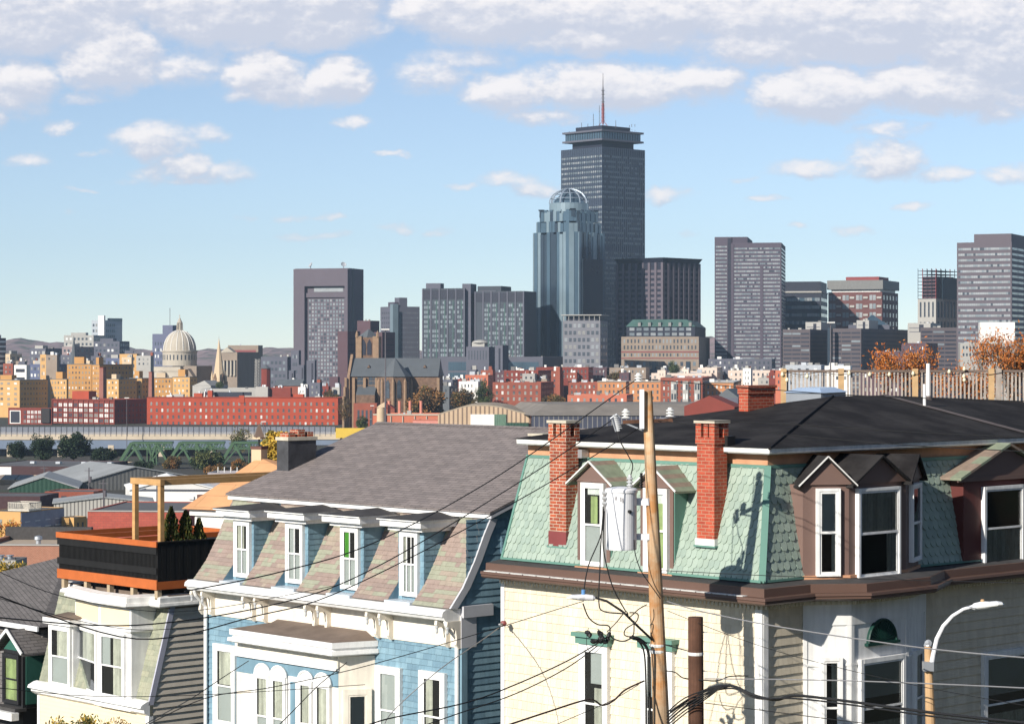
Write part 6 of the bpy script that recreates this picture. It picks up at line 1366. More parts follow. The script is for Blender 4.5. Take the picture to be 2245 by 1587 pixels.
# ---- industrial sheds on the left
def shed(label, x0, xc, x1, ye, yp, D, deg, wm, rm, ridge='y', name='warehouse', depth=None, ov=.4, pk=.5):
    fr, r, xa, xb, M, H = bld(label, x0, xc, x1, ye, D, deg, wm, parapet=0, name=name, roof=False, depth=depth)
    zp = zpx(yp, D); mb = MB()
    if ridge == 'y':
        xm = xa + (xb - xa) * pk
        mb.prism([(xa - ov, -ov, H), (xm, -ov, zp), (xb + ov, -ov, H), (xb + ov, -ov, H + .3), (xm, -ov, zp + .3), (xa - ov, -ov, H + .3)], (0, M + 2 * ov, 0), rm)
        g_ = MB(); g_.prism([(xa, 0, H - .01), (xb, 0, H - .01), (xm, 0, zp - .01)], (0, .4, 0), wm); obj('gable_wall', g_, r)
    else:
        mb.prism([(xa - ov, -ov, H), (xa - ov, M / 2, zp), (xa - ov, M + ov, H), (xa - ov, M + ov, H + .3), (xa - ov, M / 2, zp + .3), (xa - ov, -ov, H + .3)], (xb - xa + 2 * ov, 0, 0), rm)
        g_ = MB(); g_.prism([(xa, 0, H), (xa, M, H), (xa, M / 2, zp)], (.3, 0, 0), wm); g_.prism([(xb - .3, 0, H), (xb - .3, M, H), (xb - .3, M / 2, zp)], (.3, 0, 0), wm); obj('gable_wall', g_, r)
    obj('roof', mb, r)
    return fr, r, xa, xb, M, H
gry = mat('light_grey_shed_roof', (.33, .34, .34), .7, var=.14, vs=.08, brick=(1.5, 60, .06, (.29, .30, .30), (.2, .2, .2), .3)); dgr = mat('dark_grey_shed_roof', (.115, .112, .115), .85, var=.2, vs=.08); drd = mat('dark_maroon_wall', (.06, .03, .032), .85, var=.15)
fr, r, xa, xb, M, H = bld('wide flat-roofed shed with maroon front and white left end, behind the other sheds', -60, 175, 310, 1023, 760, 12, drd, rm=dgr, parapet=.3, name='warehouse', depth=42); part_box(r, 'white_wall_panel', (xa, fr.on(25, 1030, y=0).x, -.2, 0, 0, H - .3), whw)
for k in range(4): part_box(r, 'roof_vent', (xa + 12 + k * 9, xa + 13.5 + k * 9, 18, 20, H, H + .7), metal)
fr, r, xa, xb, M, H = bld('cream-walled flat shed behind the grey gabled shed', 175, 250, 330, 1018, 790, 10, tan, rm=dgr, parapet=.3, name='warehouse', depth=20)
shed('grey ribbed gabled shed with long pale roof running back-left', 100, 175, 458, 1060, 1027, 690, -30, corr, gry, depth=38, pk=.42)
shed('low shed with dark green gable end at the left', -5, 20, 170, 1072, 1047, 660, -8, deg_g, gry, depth=30)
fr, r, xa, xb, M, H = bld('tan flat roof with solar panels at the left edge', -90, -10, 130, 1052, 720, 15, tan, rm=mat('tan_roof', (.33, .26, .20), .9, var=.1), parapet=.2, depth=30, name='warehouse')
for k in range(2): mb = MB(); a = fr.on(8 + k * 30, 1062, y=4).x; mb.hexa([(a, 2, H), (a + 5, 2, H), (a + 5, 5, H + .1), (a, 5, H + .1), (a, 2, H + .15), (a + 5, 2, H + .15), (a + 5, 5, H + 1.4), (a, 5, H + 1.4)], tg3); obj('solar_panel', mb, r)
shed('shed with bright white roof and white walls behind the timber pergola', 232, 285, 472, 1075, 1050, 640, -12, whw, mat('bright_white_roof', (.82, .82, .80), .7, var=.04), depth=25)
fr, r, xa, xb, M, H = bld('bright white flat building behind the orange plywood roof', 285, 455, 470, 1078, 610, 5, whw, rm=dgr, parapet=.3, depth=15)
fr, r, xa, xb, M, H = bld('pale lilac low wall building between the ribbed shed and plywood roof', 455, 540, 560, 1036, 700, 5, mat('lilac_wall', (.30, .28, .30), .8), rm=dgr, depth=12)
for k in range(4): mb = MB(); a = fr.on(478 + k * 14, 1036, y=3).x; mb.tube([(a, 3, H - 1), (a, 3, H + 1.5)], .15, whw, 6); obj('vent_pipe', mb, r)
fr, r, xa, xb, M, H = bld('low red-walled building with dark windows left of centre-left sheds', 98, 205, 212, 1078, 620, 6, rbs, rm=dgr, parapet=.3, depth=12); grid(r, 'F', xa + 1, -1, 0, H - 3, H - .5, 4, 1, .5, .5, [(dk, 1)])
fr, r, xa, xb, M, H = bld('flat-roofed building with maroon wall at the left edge', -60, 88, 95, 1088, 600, 6, drd, rm=dgr, parapet=.3, depth=16)
shed('pale corrugated shed with grey roof in front of the red-walled building', 88, 118, 335, 1104, 1092, 575, -10, corl, gry, depth=16)
fr, r, xa, xb, M, H = bld('long bright red brick wall building behind the roof deck', 192, 405, 420, 1120, 480, 5, mat('long_red_brick', (.40, .09, .06), .85, var=.1, vs=.4, brick=(1.2, .5, .05, (.34, .07, .05), (.26, .07, .05), .2)), rm=dgr, parapet=.3, depth=30); part_box(r, 'pale_coping', (xa, 0, -.2, .3, H - .2, H + .05), concl)
fr, r, xa, xb, M, H = bld('cream and grey house with railed roof terrace at the left', -30, 45, 140, 1122, 430, 22, ybl, rm=dgr, parapet=.2, name='house'); grid(r, 'R', .5, M - .5, 0, H - 3.2, H - .6, 4, 1, .5, .8, [(glassf, 1)], whw); grid(r, 'F', xa + 2, -1, 0, H - 4, H - .6, 2, 1, .3, .5, [(glassm, 1)], whw)
part_box(r, 'grey_side_wall', (.001, .08, .1, M, 0, H - .2), mat('lilac_siding', (.34, .33, .38), .8)); wf = mat('bleached_wood_rail', (.60, .56, .48), .8)
def rail(root, x0, x1, y0, y1, z, h, m, n):
    mb = MB()
    for (a, b, c, d) in ((x0, x1, y0, y0), (x1, x1, y0, y1), (x0, x1, y1, y1), (x0, x0, y0, y1)):
        mb.beam((a, c, z + h), (b, d, z + h), .12, .1, m); mb.beam((a, c, z + .15), (b, d, z + .15), .08, .08, m)
        k_ = max(3, int(n * math.hypot(b - a, d - c)))
        for k in range(k_ + 1): mb.beam((a + (b - a) * k / k_, c + (d - c) * k / k_, z), (a + (b - a) * k / k_, c + (d - c) * k / k_, z + h), .1, .06, m)
    obj('railing', mb, root)
rail(r, xa * .55, .5, 2, 6, H + .2, 1.3, wf, 4); part_box(r, 'terrace_floor', (xa * .55, .5, 2, 6, H, H + .2), wf); 
mb = MB(); mb.box(.1, 1.6, 1, M, H - 4.4, H - 4.2, wf); obj('balcony', mb, r); rail(r, .1, 1.6, 1, M, H - 4.2, 1.0, mat('grey_wood_rail', (.2, .19, .18), .8), 4)
fr, r, xa, xb, M, H = bld('small cream and lilac house right of the terrace house', 135, 162, 190, 1134, 440, 30, ybl, rm=dgr, parapet=.2, name='house'); grid(r, 'R', .5, M - .5, 0, H - 3, H - .8, 2, 1, .3, .8, [(glassf, 1)], whw)
fr, r, xa, xb, M, H = bld('brick building with parapet and roof fans just beyond the left houses', -60, 138, 150, 1196, 230, 3, mat('near_red_brick', (.36, .13, .08), .85, var=.12, vs=1, brick=(.25, .085, .012, (.30, .10, .06), (.40, .28, .20), .5)), rm=mat('beige_gravel_roof', (.42, .34, .26), .95, var=.1), parapet=.5, depth=13); part_box(r, 'coping', (xa, 0, -.1, .5, H, H + .12), concl)
part_box(r, 'dark_back_parapet', (xa, 0, 12, 12.8, H - .5, H + .9), ledge)
for px in (84,): a = fr.on(px, 1196, y=5); mb = MB(); mb.lathe((a.x, 5, H - .4), [(.25, 0), (.25, .5), (.42, .6), (.38, .9), (.1, 1.0)], metal, 12); obj('roof_fan', mb, r)
fr, r, xa, xb, M, H = bld('white plant box with two cowls by the left edge', -20, 34, 36, 1228, 180, 5, concl, parapet=.1, depth=3)
for px in (2, 22): a = fr.on(px, 1228, y=1); mb = MB(); mb.lathe((a.x, 1, H - .1), [(.2, 0), (.2, .35), (.3, .36), (.3, .42)], metal, 12); obj('cowl', mb, r)
# black vent/HV poles among sheds
for k, (lab, px, yt, Dd) in enumerate((('dark utility pole with transformer among the left sheds', 195, 1025, 640), ('dark utility pole before the ribbed grey shed', 227, 1052, 560), ('thin pole with street lamp before the white roof', 344, 1040, 600), ('utility pole before the maroon shed', 97, 1020, 700))):
    D = Dd; fr = Fr((px - CX) / F * D, D, 0, .2); r = fr.root('utility_pole', lab, 'utility pole'); zt_ = zpx(yt, D); mb = MB(); mb.tube([(0, 0, 0), (0, 0, zt_)], .16, mast, 6); obj('pole', mb, r)
    mb = MB(); mb.beam((-1.2, 0, zt_ - .8), (1.2, 0, zt_ - .8), .15, .15, mast); obj('crossarm', mb, r)
    if k < 2: mb = MB(); mb.lathe((.5, -.2, zt_ - 4), [(.35, 0), (.35, 1.6)], mast, 10); obj('transformer', mb, r)
# ---- orange plywood roof house
ply = mat('orange_plywood', (.62, .33, .16), .8, var=.12, vs=.6, brick=(2.4, 1.2, .015, (.56, .29, .14), (.30, .16, .08), 0)); D = 125
fr = Fr((500 - CX) / F * D, D, 14, math.radians(30)); r = fr.root('house_under_repair', 'white house with a bare orange plywood hip roof behind the roof deck', 'house')
A_ = fr.on(568, 1002, y=5.0); ap_z = A_.z
l_ = fr.on(398, 1115, y=0.0); e_z = l_.z; xr_ = l_.x + 13; 
mb = MB(); c = (A_.x, A_.y, ap_z); b4 = [(l_.x, 0, e_z), (xr_, 0, e_z), (xr_, 10.5, e_z), (l_.x, 10.5, e_z)]
for k in range(4): mb.face([b4[k], b4[(k + 1) % 4], c], ply)
mb.face(b4[::-1], ply); obj('plywood_roof', mb, r)
part_box(r, 'wall', (l_.x + .5, xr_ - .5, .5, 10, 0, e_z - .02), whw); part_box(r, 'frieze', (l_.x + .3, xr_ - .3, .3, 10.2, e_z - .35, e_z - .03), whw)
grid(r, 'F', l_.x + 1, xr_ - 1, .5, e_z - 4, e_z - 1.4, 5, 1, .3, .5, [(glassf, 1)], whw)
mb = MB(); mb.box(c[0] - .3, c[0] + .35, c[1] - .3, c[1] + .3, c[2] - .3, c[2] + .45, tan); mb.box(c[0] - .34, c[0] + .39, c[1] - .34, c[1] + .34, c[2] + .45, c[2] + .6, mat('rust_cap', (.12, .06, .05), .9)); obj('chimney', mb, r)
mb = MB(); mb.tube([(c[0], c[1], c[2] + .6), (c[0], c[1], c[2] + 1.0)], .05, rubber, 6); mb.box(c[0] - .25, c[0] + .25, c[1] - .25, c[1] + .25, c[2] + 1.0, c[2] + 1.1, tan); mb.lathe((c[0], c[1], c[2] + 1.1), [(.35, 0), (.2, .4), (.02, .75)], mat('rusty_cowl', (.14, .10, .08), .8), 4); obj('chimney_cowl', mb, r)
mb = MB(); mb.tube([fr.on(442, 1088, y=2.0) - V((0, 0, .4)), fr.on(442, 1084, y=2.0)], .25, mat('rust_cap', (.12, .06, .05), .9), 8); obj('roof_vent', mb, r)
# ---- deck fence on the right
D = 63.5; s = D / F; fr = Fr((1715 - CX) / F * D, D, 24, 0.0); r = fr.root('deck_fence', 'weathered wooden roof-deck railing with bulb lights behind the black roof', 'fence')
fw_ = mat('weathered_baluster_wood', (.40, .345, .30), .85, var=.2, vs=6, streak=.2); fd_ = mat('dark_handrail_wood', (.16, .12, .10), .85, var=.2); fp_ = mat('honey_post_wood', (.50, .33, .17), .75, var=.15, vs=5)
fx = lambda px: (px - 1715) / F * D
def fz(py): return EYE - 24 - (py - HZ) / F * D
part_box(r, 'handrail', (fx(1715), fx(2330), -.05, .09, fz(816), fz(811)), fd_); part_box(r, 'bottom_rail', (fx(1715), fx(2330), -.02, .03, fz(884), fz(879)), fd_)
part_box(r, 'deck_floor', (fx(1715), fx(2330), .1, 4, fz(895) - .1, fz(895)), fd_)
for a_px, m in ((1717, fp_), (1843, fp_), (2005, fp_), (2172, fp_), (2188, fw_)):
    mb = MB(); a = fx(a_px); mb.box(a - .075, a + .075, -.12, -.055, fz(900), fz(808), m); obj('post', mb, r)
k = 0; px = 1726
while px < 2320:
    if min(abs(px - q_) for q_ in (1717, 1843, 2005, 2172, 2188)) > 8:
        mb = MB(); a = fx(px); t_ = RND.uniform(-.01, .01); mb.hexa([(a - .02, -.04, fz(890)), (a + .02, -.04, fz(890)), (a + .02, -.0, fz(890)), (a - .02, -.0, fz(890)), (a - .02 + t_, -.04, fz(815)), (a + .02 + t_, -.04, fz(815)), (a + .02 + t_, 0, fz(815)), (a - .02 + t_, 0, fz(815))], fw_); obj('baluster', mb, r)
    px += 8.4 + RND.uniform(-.8, .8)
bulb = mat('frosted_bulb', (.75, .68, .48), .3, var=.05)
mb = MB(); pts = []
for px in range(1715, 2250, 6): pts.append((fx(px), -.14, fz(816 + 5 * math.sin((px - 1715) / 26.0) ** 2)))
mb.tube(pts, .008, rubber, 4); LS = obj('light_string', mb, r)
for px, py in ((1714, 818), (1724, 830), (1768, 822), (1860, 815), (1905, 818), (2000, 816), (2079, 812), (2112, 806), (2111, 822), (2112, 830), (1948, 818)):
    mb = MB(); mb.smooth = True; mb.lathe((fx(px), -.14, fz(py) - .04), [(.01, -.05), (.04, -.03), (.05, .0), (.035, .04), (.02, .07)], bulb, 8); obj('bulb', mb, LS)
flush_windows()

# ================================================================== TERRAIN
gm = mat('city_ground', (.062, .057, .050), .95, var=.35, vs=.02, mix2=(.035, .042, .022)); 
mb = MB(); prof_g = [(-400, 27), (0, 27), (75, 27), (110, 21), (180, 11), (300, 2.5), (420, 0), (800, 0), (1500, 0), (3000, 0), (6200, 0)]
for i in range(len(prof_g) - 1):
    (a, za), (b, zb_) = prof_g[i], prof_g[i + 1]; 
    mb.face([(-3200, a, za), (3200, a, za), (3200, b, zb_), (-3200, b, zb_)], gm)
obj('ground', mb, kind='structure')
C_ = V((5.165, 49, 0)); nB = V((.686, -.728, 0)); vB = V((.727, .687, 0)); hw_ = mat('added_wooded_slope', (.05, .036, .02), .95, var=.5, vs=.25, mix2=(.028, .03, .014)); mb = MB(); rr = random.Random(9); G_ = []  # unseen slope out of view, added to block low sky light on shaded walls
for j in range(34):
    row = []
    for i, (d_, h_) in enumerate(((44, 26.5), (48, 30), (54, 38), (62, 46), (72, 53), (90, 60), (120, 66), (170, 70))):
        p = C_ + nB * (d_ + rr.uniform(-1, 1)) + vB * (-60 + j * 8); row.append((p.x, p.y, h_ + (rr.uniform(-2.5, 2.5) if i else 0)))
    G_.append(row)
for j in range(33):
    for i in range(7): mb.face([G_[j][i], G_[j][i + 1], G_[j + 1][i + 1], G_[j + 1][i]], hw_)
obj('sky_blocking_hillside', mb, kind='structure')
hmt = mat('autumn_hill_woods', (.34, .22, .21), .95, var=.4, vs=.02, mix2=(.075, .07, .04))
hp = [(-900, 760), (-300, 748), (0, 745), (60, 743), (110, 748), (160, 756), (283, 759), (335, 767), (440, 766), (560, 766), (620, 760), (700, 764), (900, 768), (1200, 768), (1400, 766), (1480, 750), (1560, 738), (1620, 748), (1800, 762), (2300, 764), (3200, 766)]
Dh = 5300; mb = MB(); nx = 260; ys = [-900, -600, -300, -100, 0, 300, 800]; hs = [0, .35, .7, .93, 1, .6, 0]; gridv = []
nzr = random.Random(4); ph = [nzr.uniform(0, 6) for _ in range(6)]
for j in range(len(ys)):
    row = []
    for i in range(nx + 1):
        px = -900 + 4100 * i / nx
        for q_ in range(len(hp) - 1):
            if hp[q_][0] <= px <= hp[q_ + 1][0]: t = (px - hp[q_][0]) / (hp[q_ + 1][0] - hp[q_][0]); py = hp[q_][1] * (1 - t) + hp[q_ + 1][1] * t
        h_ = EYE - (py - HZ) / F * Dh; h_ += 2.5 * math.sin(px / 17 + ph[0] + j) + 1.5 * math.sin(px / 7.3 + ph[1] + 2 * j)
        row.append(((px - CX) / F * Dh, Dh + ys[j], max(h_, 5) * hs[j] - .5))
    gridv.append(row)
for j in range(len(ys) - 1):
    for i in range(nx): mb.face([gridv[j][i], gridv[j][i + 1], gridv[j + 1][i + 1], gridv[j + 1][i]], hmt)
obj('hills', mb, kind='structure')

# ================================================================== TREES
def leafmats(base, cols):
    return [mat(base + '_leaf_' + n_, c, .7, var=.3, vs=.7, spec=.2) for n_, c in cols]
def crown(mb, c, R3, n, ls, mats, seed, clumps=14, gap=.35, skirt=0.0):
    rr = random.Random(seed); c = V(c); cl = []
    for _ in range(clumps):
        while True:
            p = V((rr.uniform(-1, 1), rr.uniform(-1, 1), rr.uniform(-1, 1)))
            if .25 < p.length < 1: break
        cl.append((V((p.x * R3[0], p.y * R3[1], p.z * R3[2])) * .78, rr.uniform(.26, .46), rr.randrange(len(mats))))
    cl.append((V((0, 0, 0)), .5, 0)); mi_ = [mb.mi(m) for m in mats]; mean = sum(R3) / 3
    for i in range(n):
        q, rad, cm = rr.choice(cl); d = V((rr.gauss(0, 1), rr.gauss(0, 1), rr.gauss(0, 1))).normalized() * (rad * mean * rr.random() ** .45)
        p = c + q + d; a = V((rr.gauss(0, 1), rr.gauss(0, 1), rr.gauss(0, 1))).normalized(); b = a.cross(V((rr.gauss(0, 1), rr.gauss(0, 1), rr.gauss(0, 1)))).normalized()
        l1, l2 = ls * rr.uniform(.6, 1.3), ls * rr.uniform(.35, .8); k = len(mb.v)
        mb.v.extend([tuple(p - a * l1), tuple(p + b * l2), tuple(p + a * l1), tuple(p - b * l2)]); mb.f.append((k, k + 1, k + 2, k + 3)); mb.m.append(mi_[cm] if rr.random() < .7 else rr.choice(mi_))
bark = mat('tree_bark', (.09, .07, .055), .95, var=.3, vs=4)
def limbs(mb, p, d, l, r_, depth, rr, tips, up=.25):
    q = p + d * l; mid = p.lerp(q, .5) + V((rr.uniform(-1, 1), rr.uniform(-1, 1), 0)) * l * .05
    mb.tube([p, mid, q], [r_, r_ * .8, r_ * .6], bark, 5, cap=False); tips.append(q); tips.append(mid)
    if depth > 0:
        for _ in range(rr.choice((2, 3, 3))):
            nd = (d + V((rr.uniform(-1, 1), rr.uniform(-1, 1), rr.uniform(-.3, .8))) * .62 + V((0, 0, up))).normalized(); limbs(mb, q, nd, l * rr.uniform(.6, .85), r_ * .6, depth - 1, rr, tips, up)
def tree(label, x0, x1, yt, yb, D, mats, n=2600, ls=None, seed=1, group=None, name='tree', trunk=True):
    X = ((x0 + x1) / 2 - CX) / F * D; zb0 = zpx(yb, D); zt0 = zpx(yt, D); wd = (x1 - x0) / F * D; r = empty(name, label, 'tree', group, (X, D, zb0)); h = zt0 - zb0
    rr = random.Random(seed); ls = ls or max(.22, wd * .035)
    mb = MB(); tips = []
    mb.tube([(0, 0, -2), (0, 0, h * .3), (wd * .02, 0, h * .65)], [wd * .024, wd * .02, wd * .01], bark, 6)
    for k in range(5): a = k * 1.26 + rr.random(); mb.tube([(0, 0, h * (.2 + .07 * k)), (math.cos(a) * wd * .3, math.sin(a) * wd * .3, h * (.5 + .07 * k))], [wd * .018, wd * .006], bark, 5)
    obj('trunk', mb, r); mb = MB(); crown(mb, (0, 0, h * .5), (wd * .52, wd * .45, h * .5), n, ls, mats, seed, clumps=24); crown(mb, (0, 0, h * .24), (wd * .46, wd * .4, h * .26), n // 3, ls, mats, seed + 900, clumps=9); obj('crown', mb, r); return r
dkg = leafmats('evergreen', (('dark', (.016, .030, .014)), ('mid', (.026, .044, .02)), ('shade', (.010, .018, .010))))
aut = leafmats('russet', (('brown', (.19, .10, .035)), ('olive', (.11, .085, .03)), ('rust', (.23, .105, .03)), ('dim', (.075, .055, .03))))
grn_ = leafmats('green', (('mid', (.06, .085, .03)), ('olive', (.09, .10, .035)), ('dark', (.035, .05, .022))))
yel_ = leafmats('yellow', (('gold', (.42, .27, .04)), ('olive', (.20, .17, .04)), ('bright', (.55, .36, .06))))
bur = leafmats('burgundy', (('a', (.14, .03, .025)), ('b', (.08, .02, .02))))
TL = [('small dark evergreen tree, leftmost before the viaduct', 12, 62, 966, 1005, 880, dkg), ('round dark evergreen tree, middle of the three before the viaduct', 64, 124, 950, 1005, 870, dkg), ('widest dark evergreen tree, right of the three before the viaduct', 120, 202, 952, 1005, 865, dkg), ('low dark bush trailing right of the evergreens', 195, 262, 985, 1006, 860, dkg),
 ('dark green tree in front of the green truss bridge', 412, 496, 988, 1030, 820, grn_[1:] + dkg[:2]), ('russet bush at the left foot of the truss bridge', 350, 400, 1000, 1030, 825, aut), ('brown bush at the right foot of the truss bridge', 500, 556, 1008, 1035, 815, aut[2:] + dkg[:1]),
 ('dark scrubby bush under the left truss span', 285, 345, 1010, 1042, 800, dkg), ('low russet scrub under the middle truss span', 440, 505, 1018, 1045, 790, aut), ('grey-green scrub below the right truss span', 545, 600, 1015, 1048, 780, dkg + aut[3:]), ('bare thin tree behind the truss bridge', 500, 555, 932, 990, 900, aut[1:2] + grn_[1:2]), ('broad russet autumn tree right of the cathedral', 884, 985, 850, 915, 1150, aut), ('second russet autumn tree left of the green tree', 985, 1050, 852, 910, 1150, aut), ('green leafy tree left of the red brick warehouse', 1040, 1082, 830, 895, 1150, grn_), ('low burgundy tree before the red brick warehouse', 1068, 1118, 878, 906, 1100, bur),
 ('bare brown tree between the factory and the cathedral', 738, 772, 862, 925, 1200, aut[:2] + aut[3:]), ('green tree by the parish house', 778, 812, 912, 940, 1050, grn_), ('brown leafy tree left of the cathedral roofs', 702, 745, 856, 885, 1390, aut[1:]), ('brown tree before the low orange brick building', 1182, 1240, 864, 905, 1120, aut[1:]), ('green tree under the green mansard hotel', 1462, 1492, 790, 822, 1550, grn_), ('green tree before the tan spire', 470, 492, 836, 850, 1450, grn_), ('brown tree under the dark brick terrace', 1330, 1380, 815, 835, 1450, aut[1:])]
for i, (lab, x0, x1, yt, yb, Dd, mm) in enumerate(TL): tree(lab, x0, x1, yt, yb, Dd, mm, n=(1200 if 'bare' in lab else 3600), seed=100 + i)
tree('golden yellow autumn tree behind the charcoal chimney', 558, 648, 935, 1040, 200, yel_, n=5200, ls=.16, seed=77)
# arborvitae in the deck planter
conif = leafmats('arborvitae', (('dark', (.06, .075, .018)), ('gold', (.17, .13, .03)), ('deep', (.03, .042, .012))))
zpl = DK.location.z
for k, (lab, px, yt, wd) in enumerate((('arborvitae shrub beside the front pergola post, leftmost of three in the deck planter', 375, 1112, .66), ('middle arborvitae shrub of three in the deck planter', 407, 1120, .66), ('rightmost arborvitae shrub of three in the deck planter', 436, 1137, .58))):
    p = h3.on(px, 1186, y=1.1 + .45 * k) if False else h3.on(px, 1186, x=-.35); top = h3.on(px, yt, x=-.35); r = empty('arborvitae', lab, 'shrub', 'arborvitae in the deck planter', tuple(h3.w((p.x, p.y, p.z - .9)))); h = top.z - p.z + .9
    mb = MB(); rr = random.Random(k); mi_ = [mb.mi(m) for m in conif]
    for _ in range(2600):
        t = rr.random() ** .8; z = h * t; rad = wd * .5 * math.sin(min(1, (1 - t) * 1.5 + .05) * math.pi / 2) * rr.uniform(.5, 1.08) * (.85 + .15 * math.sin(z * 9 + rr.random())); a = rr.uniform(0, 6.283)
        q = V((math.cos(a) * rad, math.sin(a) * rad, z)); u = V((math.cos(a) * .3 + rr.uniform(-.3, .3), math.sin(a) * .3 + rr.uniform(-.3, .3), 1)).normalized(); v_ = u.cross(V((rr.gauss(0, 1), rr.gauss(0, 1), 0))).normalized(); i = len(mb.v); l = rr.uniform(.03, .07)
        mb.v.extend([tuple(q - u * l), tuple(q + v_ * l * .4), tuple(q + u * l), tuple(q - v_ * l * .4)]); mb.f.append((i, i + 1, i + 2, i + 3)); mb.m.append(mi_[rr.choice((0, 0, 1, 2))])
    obj('foliage', mb, r); mb = MB(); mb.tube([(0, 0, -.1), (0, 0, h * .8)], [.03, .01], bark, 6); obj('trunk', mb, r)
# sparse orange trees on the right and shrubs at lower left
orl = leafmats('orange', (('a', (.42, .13, .03)), ('b', (.50, .19, .05)), ('c', (.30, .09, .025))))
def sparse(label, base, h, spread, nleaf, ls, mats, seed, depth=4, stems=3, name='tree', cat='tree', keep=1.0, zmin=-9, clus=.12):
    rr = random.Random(seed); r = empty(name, label, cat, None, tuple(base)); mb = MB(); tips = []
    for s_ in range(stems):
        a = s_ * 6.28 / stems + rr.random(); limbs(mb, V((0, 0, 0)), V((math.cos(a) * spread, math.sin(a) * spread, 1)).normalized(), h * .30, h * .012, depth, rr, tips, .25)
    obj('branches', mb, r); mb = MB(); mi_ = [mb.mi(m) for m in mats]; tt = [t for t in tips if t.z > zmin]
    for _ in range(nleaf):
        t = rr.choice(tt); p = t + V((rr.gauss(0, 1), rr.gauss(0, 1), rr.gauss(0, 1))) * h * clus * .4; a = V((rr.gauss(0, .5), rr.gauss(0, .5), rr.gauss(0, 1))).normalized(); b = a.cross(V((rr.gauss(0, 1), rr.gauss(0, 1), rr.gauss(0, 1)))).normalized(); l1, l2 = ls * rr.uniform(.7, 1.3), ls * rr.uniform(.3, .5); i = len(mb.v)
        mb.v.extend([tuple(p - a * l1), tuple(p + b * l2), tuple(p + a * l1), tuple(p - b * l2)]); mb.f.append((i, i + 1, i + 2, i + 3)); mb.m.append(rr.choice(mi_))
    obj('leaves', mb, r); return r
sparse('thin orange-leaved tree just beyond the deck fence, left of the white vent pipe', wpt(1965, 960, 82), 3.3, .35, 2400, .055, orl, 3, depth=4, stems=4)
sparse('large orange-leaved tree beyond the deck fence at the right edge', wpt(2205, 1000, 82), 4.1, .36, 3600, .055, orl, 8, depth=5, stems=5)
sparse('mid-sized orange-leaved tree beyond the deck fence, between the other two', wpt(2115, 980, 80), 2.9, .35, 1700, .055, orl, 15, depth=4, stems=4)
for lab, px, yt, hh, Dd, mm, sd_, nl in (('green and yellow shrub top at the foot of the cream house, leftmost', 165, 1545, 1.6, 58, grn_[:2] + yel_[:2], 21, 900), ('thin yellowing sapling before the cream house', 262, 1560, 1.2, 58, yel_[:2] + aut[:1], 22, 300), ('yellow and green shrub behind the grey slate roof at the left edge', 30, 1215, 3.0, 150, yel_ + grn_[:1], 23, 1200), ('orange shrub before the cream terrace house at the left edge', 18, 1130, 6, 380, yel_[:1] + orl[:2], 24, 1200)):
    p = wpt(px, yt, Dd); sparse(lab, (p.x, p.y, p.z - hh), hh * 1.0, .5, nl, hh * .035, mm, sd_, depth=3, stems=4, name='shrub', cat='shrub')
print('city ok')
# ================================================================== STREET FURNITURE
def wpt(px, py, Y):
    Y = Y * (1.036 if Y < 50 else 1); return V(((px - CX) / F * Y, Y, EYE - (py - HZ) / F * Y))
polew = mat('new_pole_wood', (.53, .37, .23), .8, var=.18, vs=1.6, streak=.45, mix2=(.42, .20, .075)); pold = mat('old_dark_pole_wood', (.10, .048, .03), .9, var=.3, vs=3, streak=.5)
trf = mat('pale_grey_enamel', (.72, .72, .74), .3, var=.05, vs=3)
wire = rubber
pt = wpt(1419, 857, 45); pb = wpt(1450, 1660, 45)
P1 = empty('utility_pole', 'tall pale wooden utility pole leaning before the mint mansard', 'utility pole', None, tuple(pb))
mb = MB(); 
def lp(px, py, Y=45.0): return wpt(px, py, Y) - pb
mb.tube([lp(1452, 1800), lp(1450, 1587), lp(1436, 1250), lp(1419, 857)], [.17, .165, .135, .098], polew, 18); obj('pole', mb, P1)
def insul(mb, c, r=.09, h=.2, m=porc, n=3):
    pr = [(.03, 0)]
    for k in range(n): pr += [(r * .55, h * (k + .1) / n), (r, h * (k + .35) / n), (r * .9, h * (k + .6) / n), (r * .5, h * (k + .8) / n)]
    pr += [(r * .6, h), (.03, h * 1.15)]
    mb.lathe(c, pr, m, 12)
mb = MB(); mb.box(*(lambda c: (c.x - .045, c.x + .045, c.y - .2, c.y - .13, c.z - .62, c.z + .15))(lp(1406, 870)), trf); obj('ridge_bracket', mb, P1)
mb = MB(); c = lp(1399, 838); insul(mb, (c.x, c.y - .16, c.z), .085, .16, mat('white_porcelain', (.7, .7, .68), .25, var=.05)); obj('top_insulator', mb, P1)
mb = MB(); mb.beam(lp(1365, 925), lp(1475, 921), .06, .07, pold); mb.beam(lp(1365, 925) , lp(1425, 950), .03, .03, metal); obj('crossarm', mb, P1)
for px, py in ((1372, 918), (1469, 915)):
    mb = MB(); insul(mb, lp(px, py), .085, .17, MATS['white_porcelain']); obj('line_insulator', mb, P1)
mb = MB(); mb.tube([lp(1348, 910), lp(1356, 945)], .035, porc, 8)
for k in range(7): c = lp(1349 + k * 1.6, 912 + k * 4.6); mb.lathe(c, [(.04, 0), (.055, .012), (.04, .024)], porc, 10)
mb.tube([lp(1338, 918), lp(1352, 908), lp(1360, 915)], .018, metal, 6); mb.tube([lp(1342, 920), lp(1350, 946)], .016, metal, 6); obj('fuse_cutout', mb, P1)
TF = empty('transformer', 'pale grey cylindrical transformer hanging on the left of the wooden pole', 'transformer', None, tuple(wpt(1362, 1204, 44.9))); T0 = V(TF.location)
def tp(px, py, Y=44.9): return wpt(px, py, Y) - T0
ht = tp(1362, 1072).z
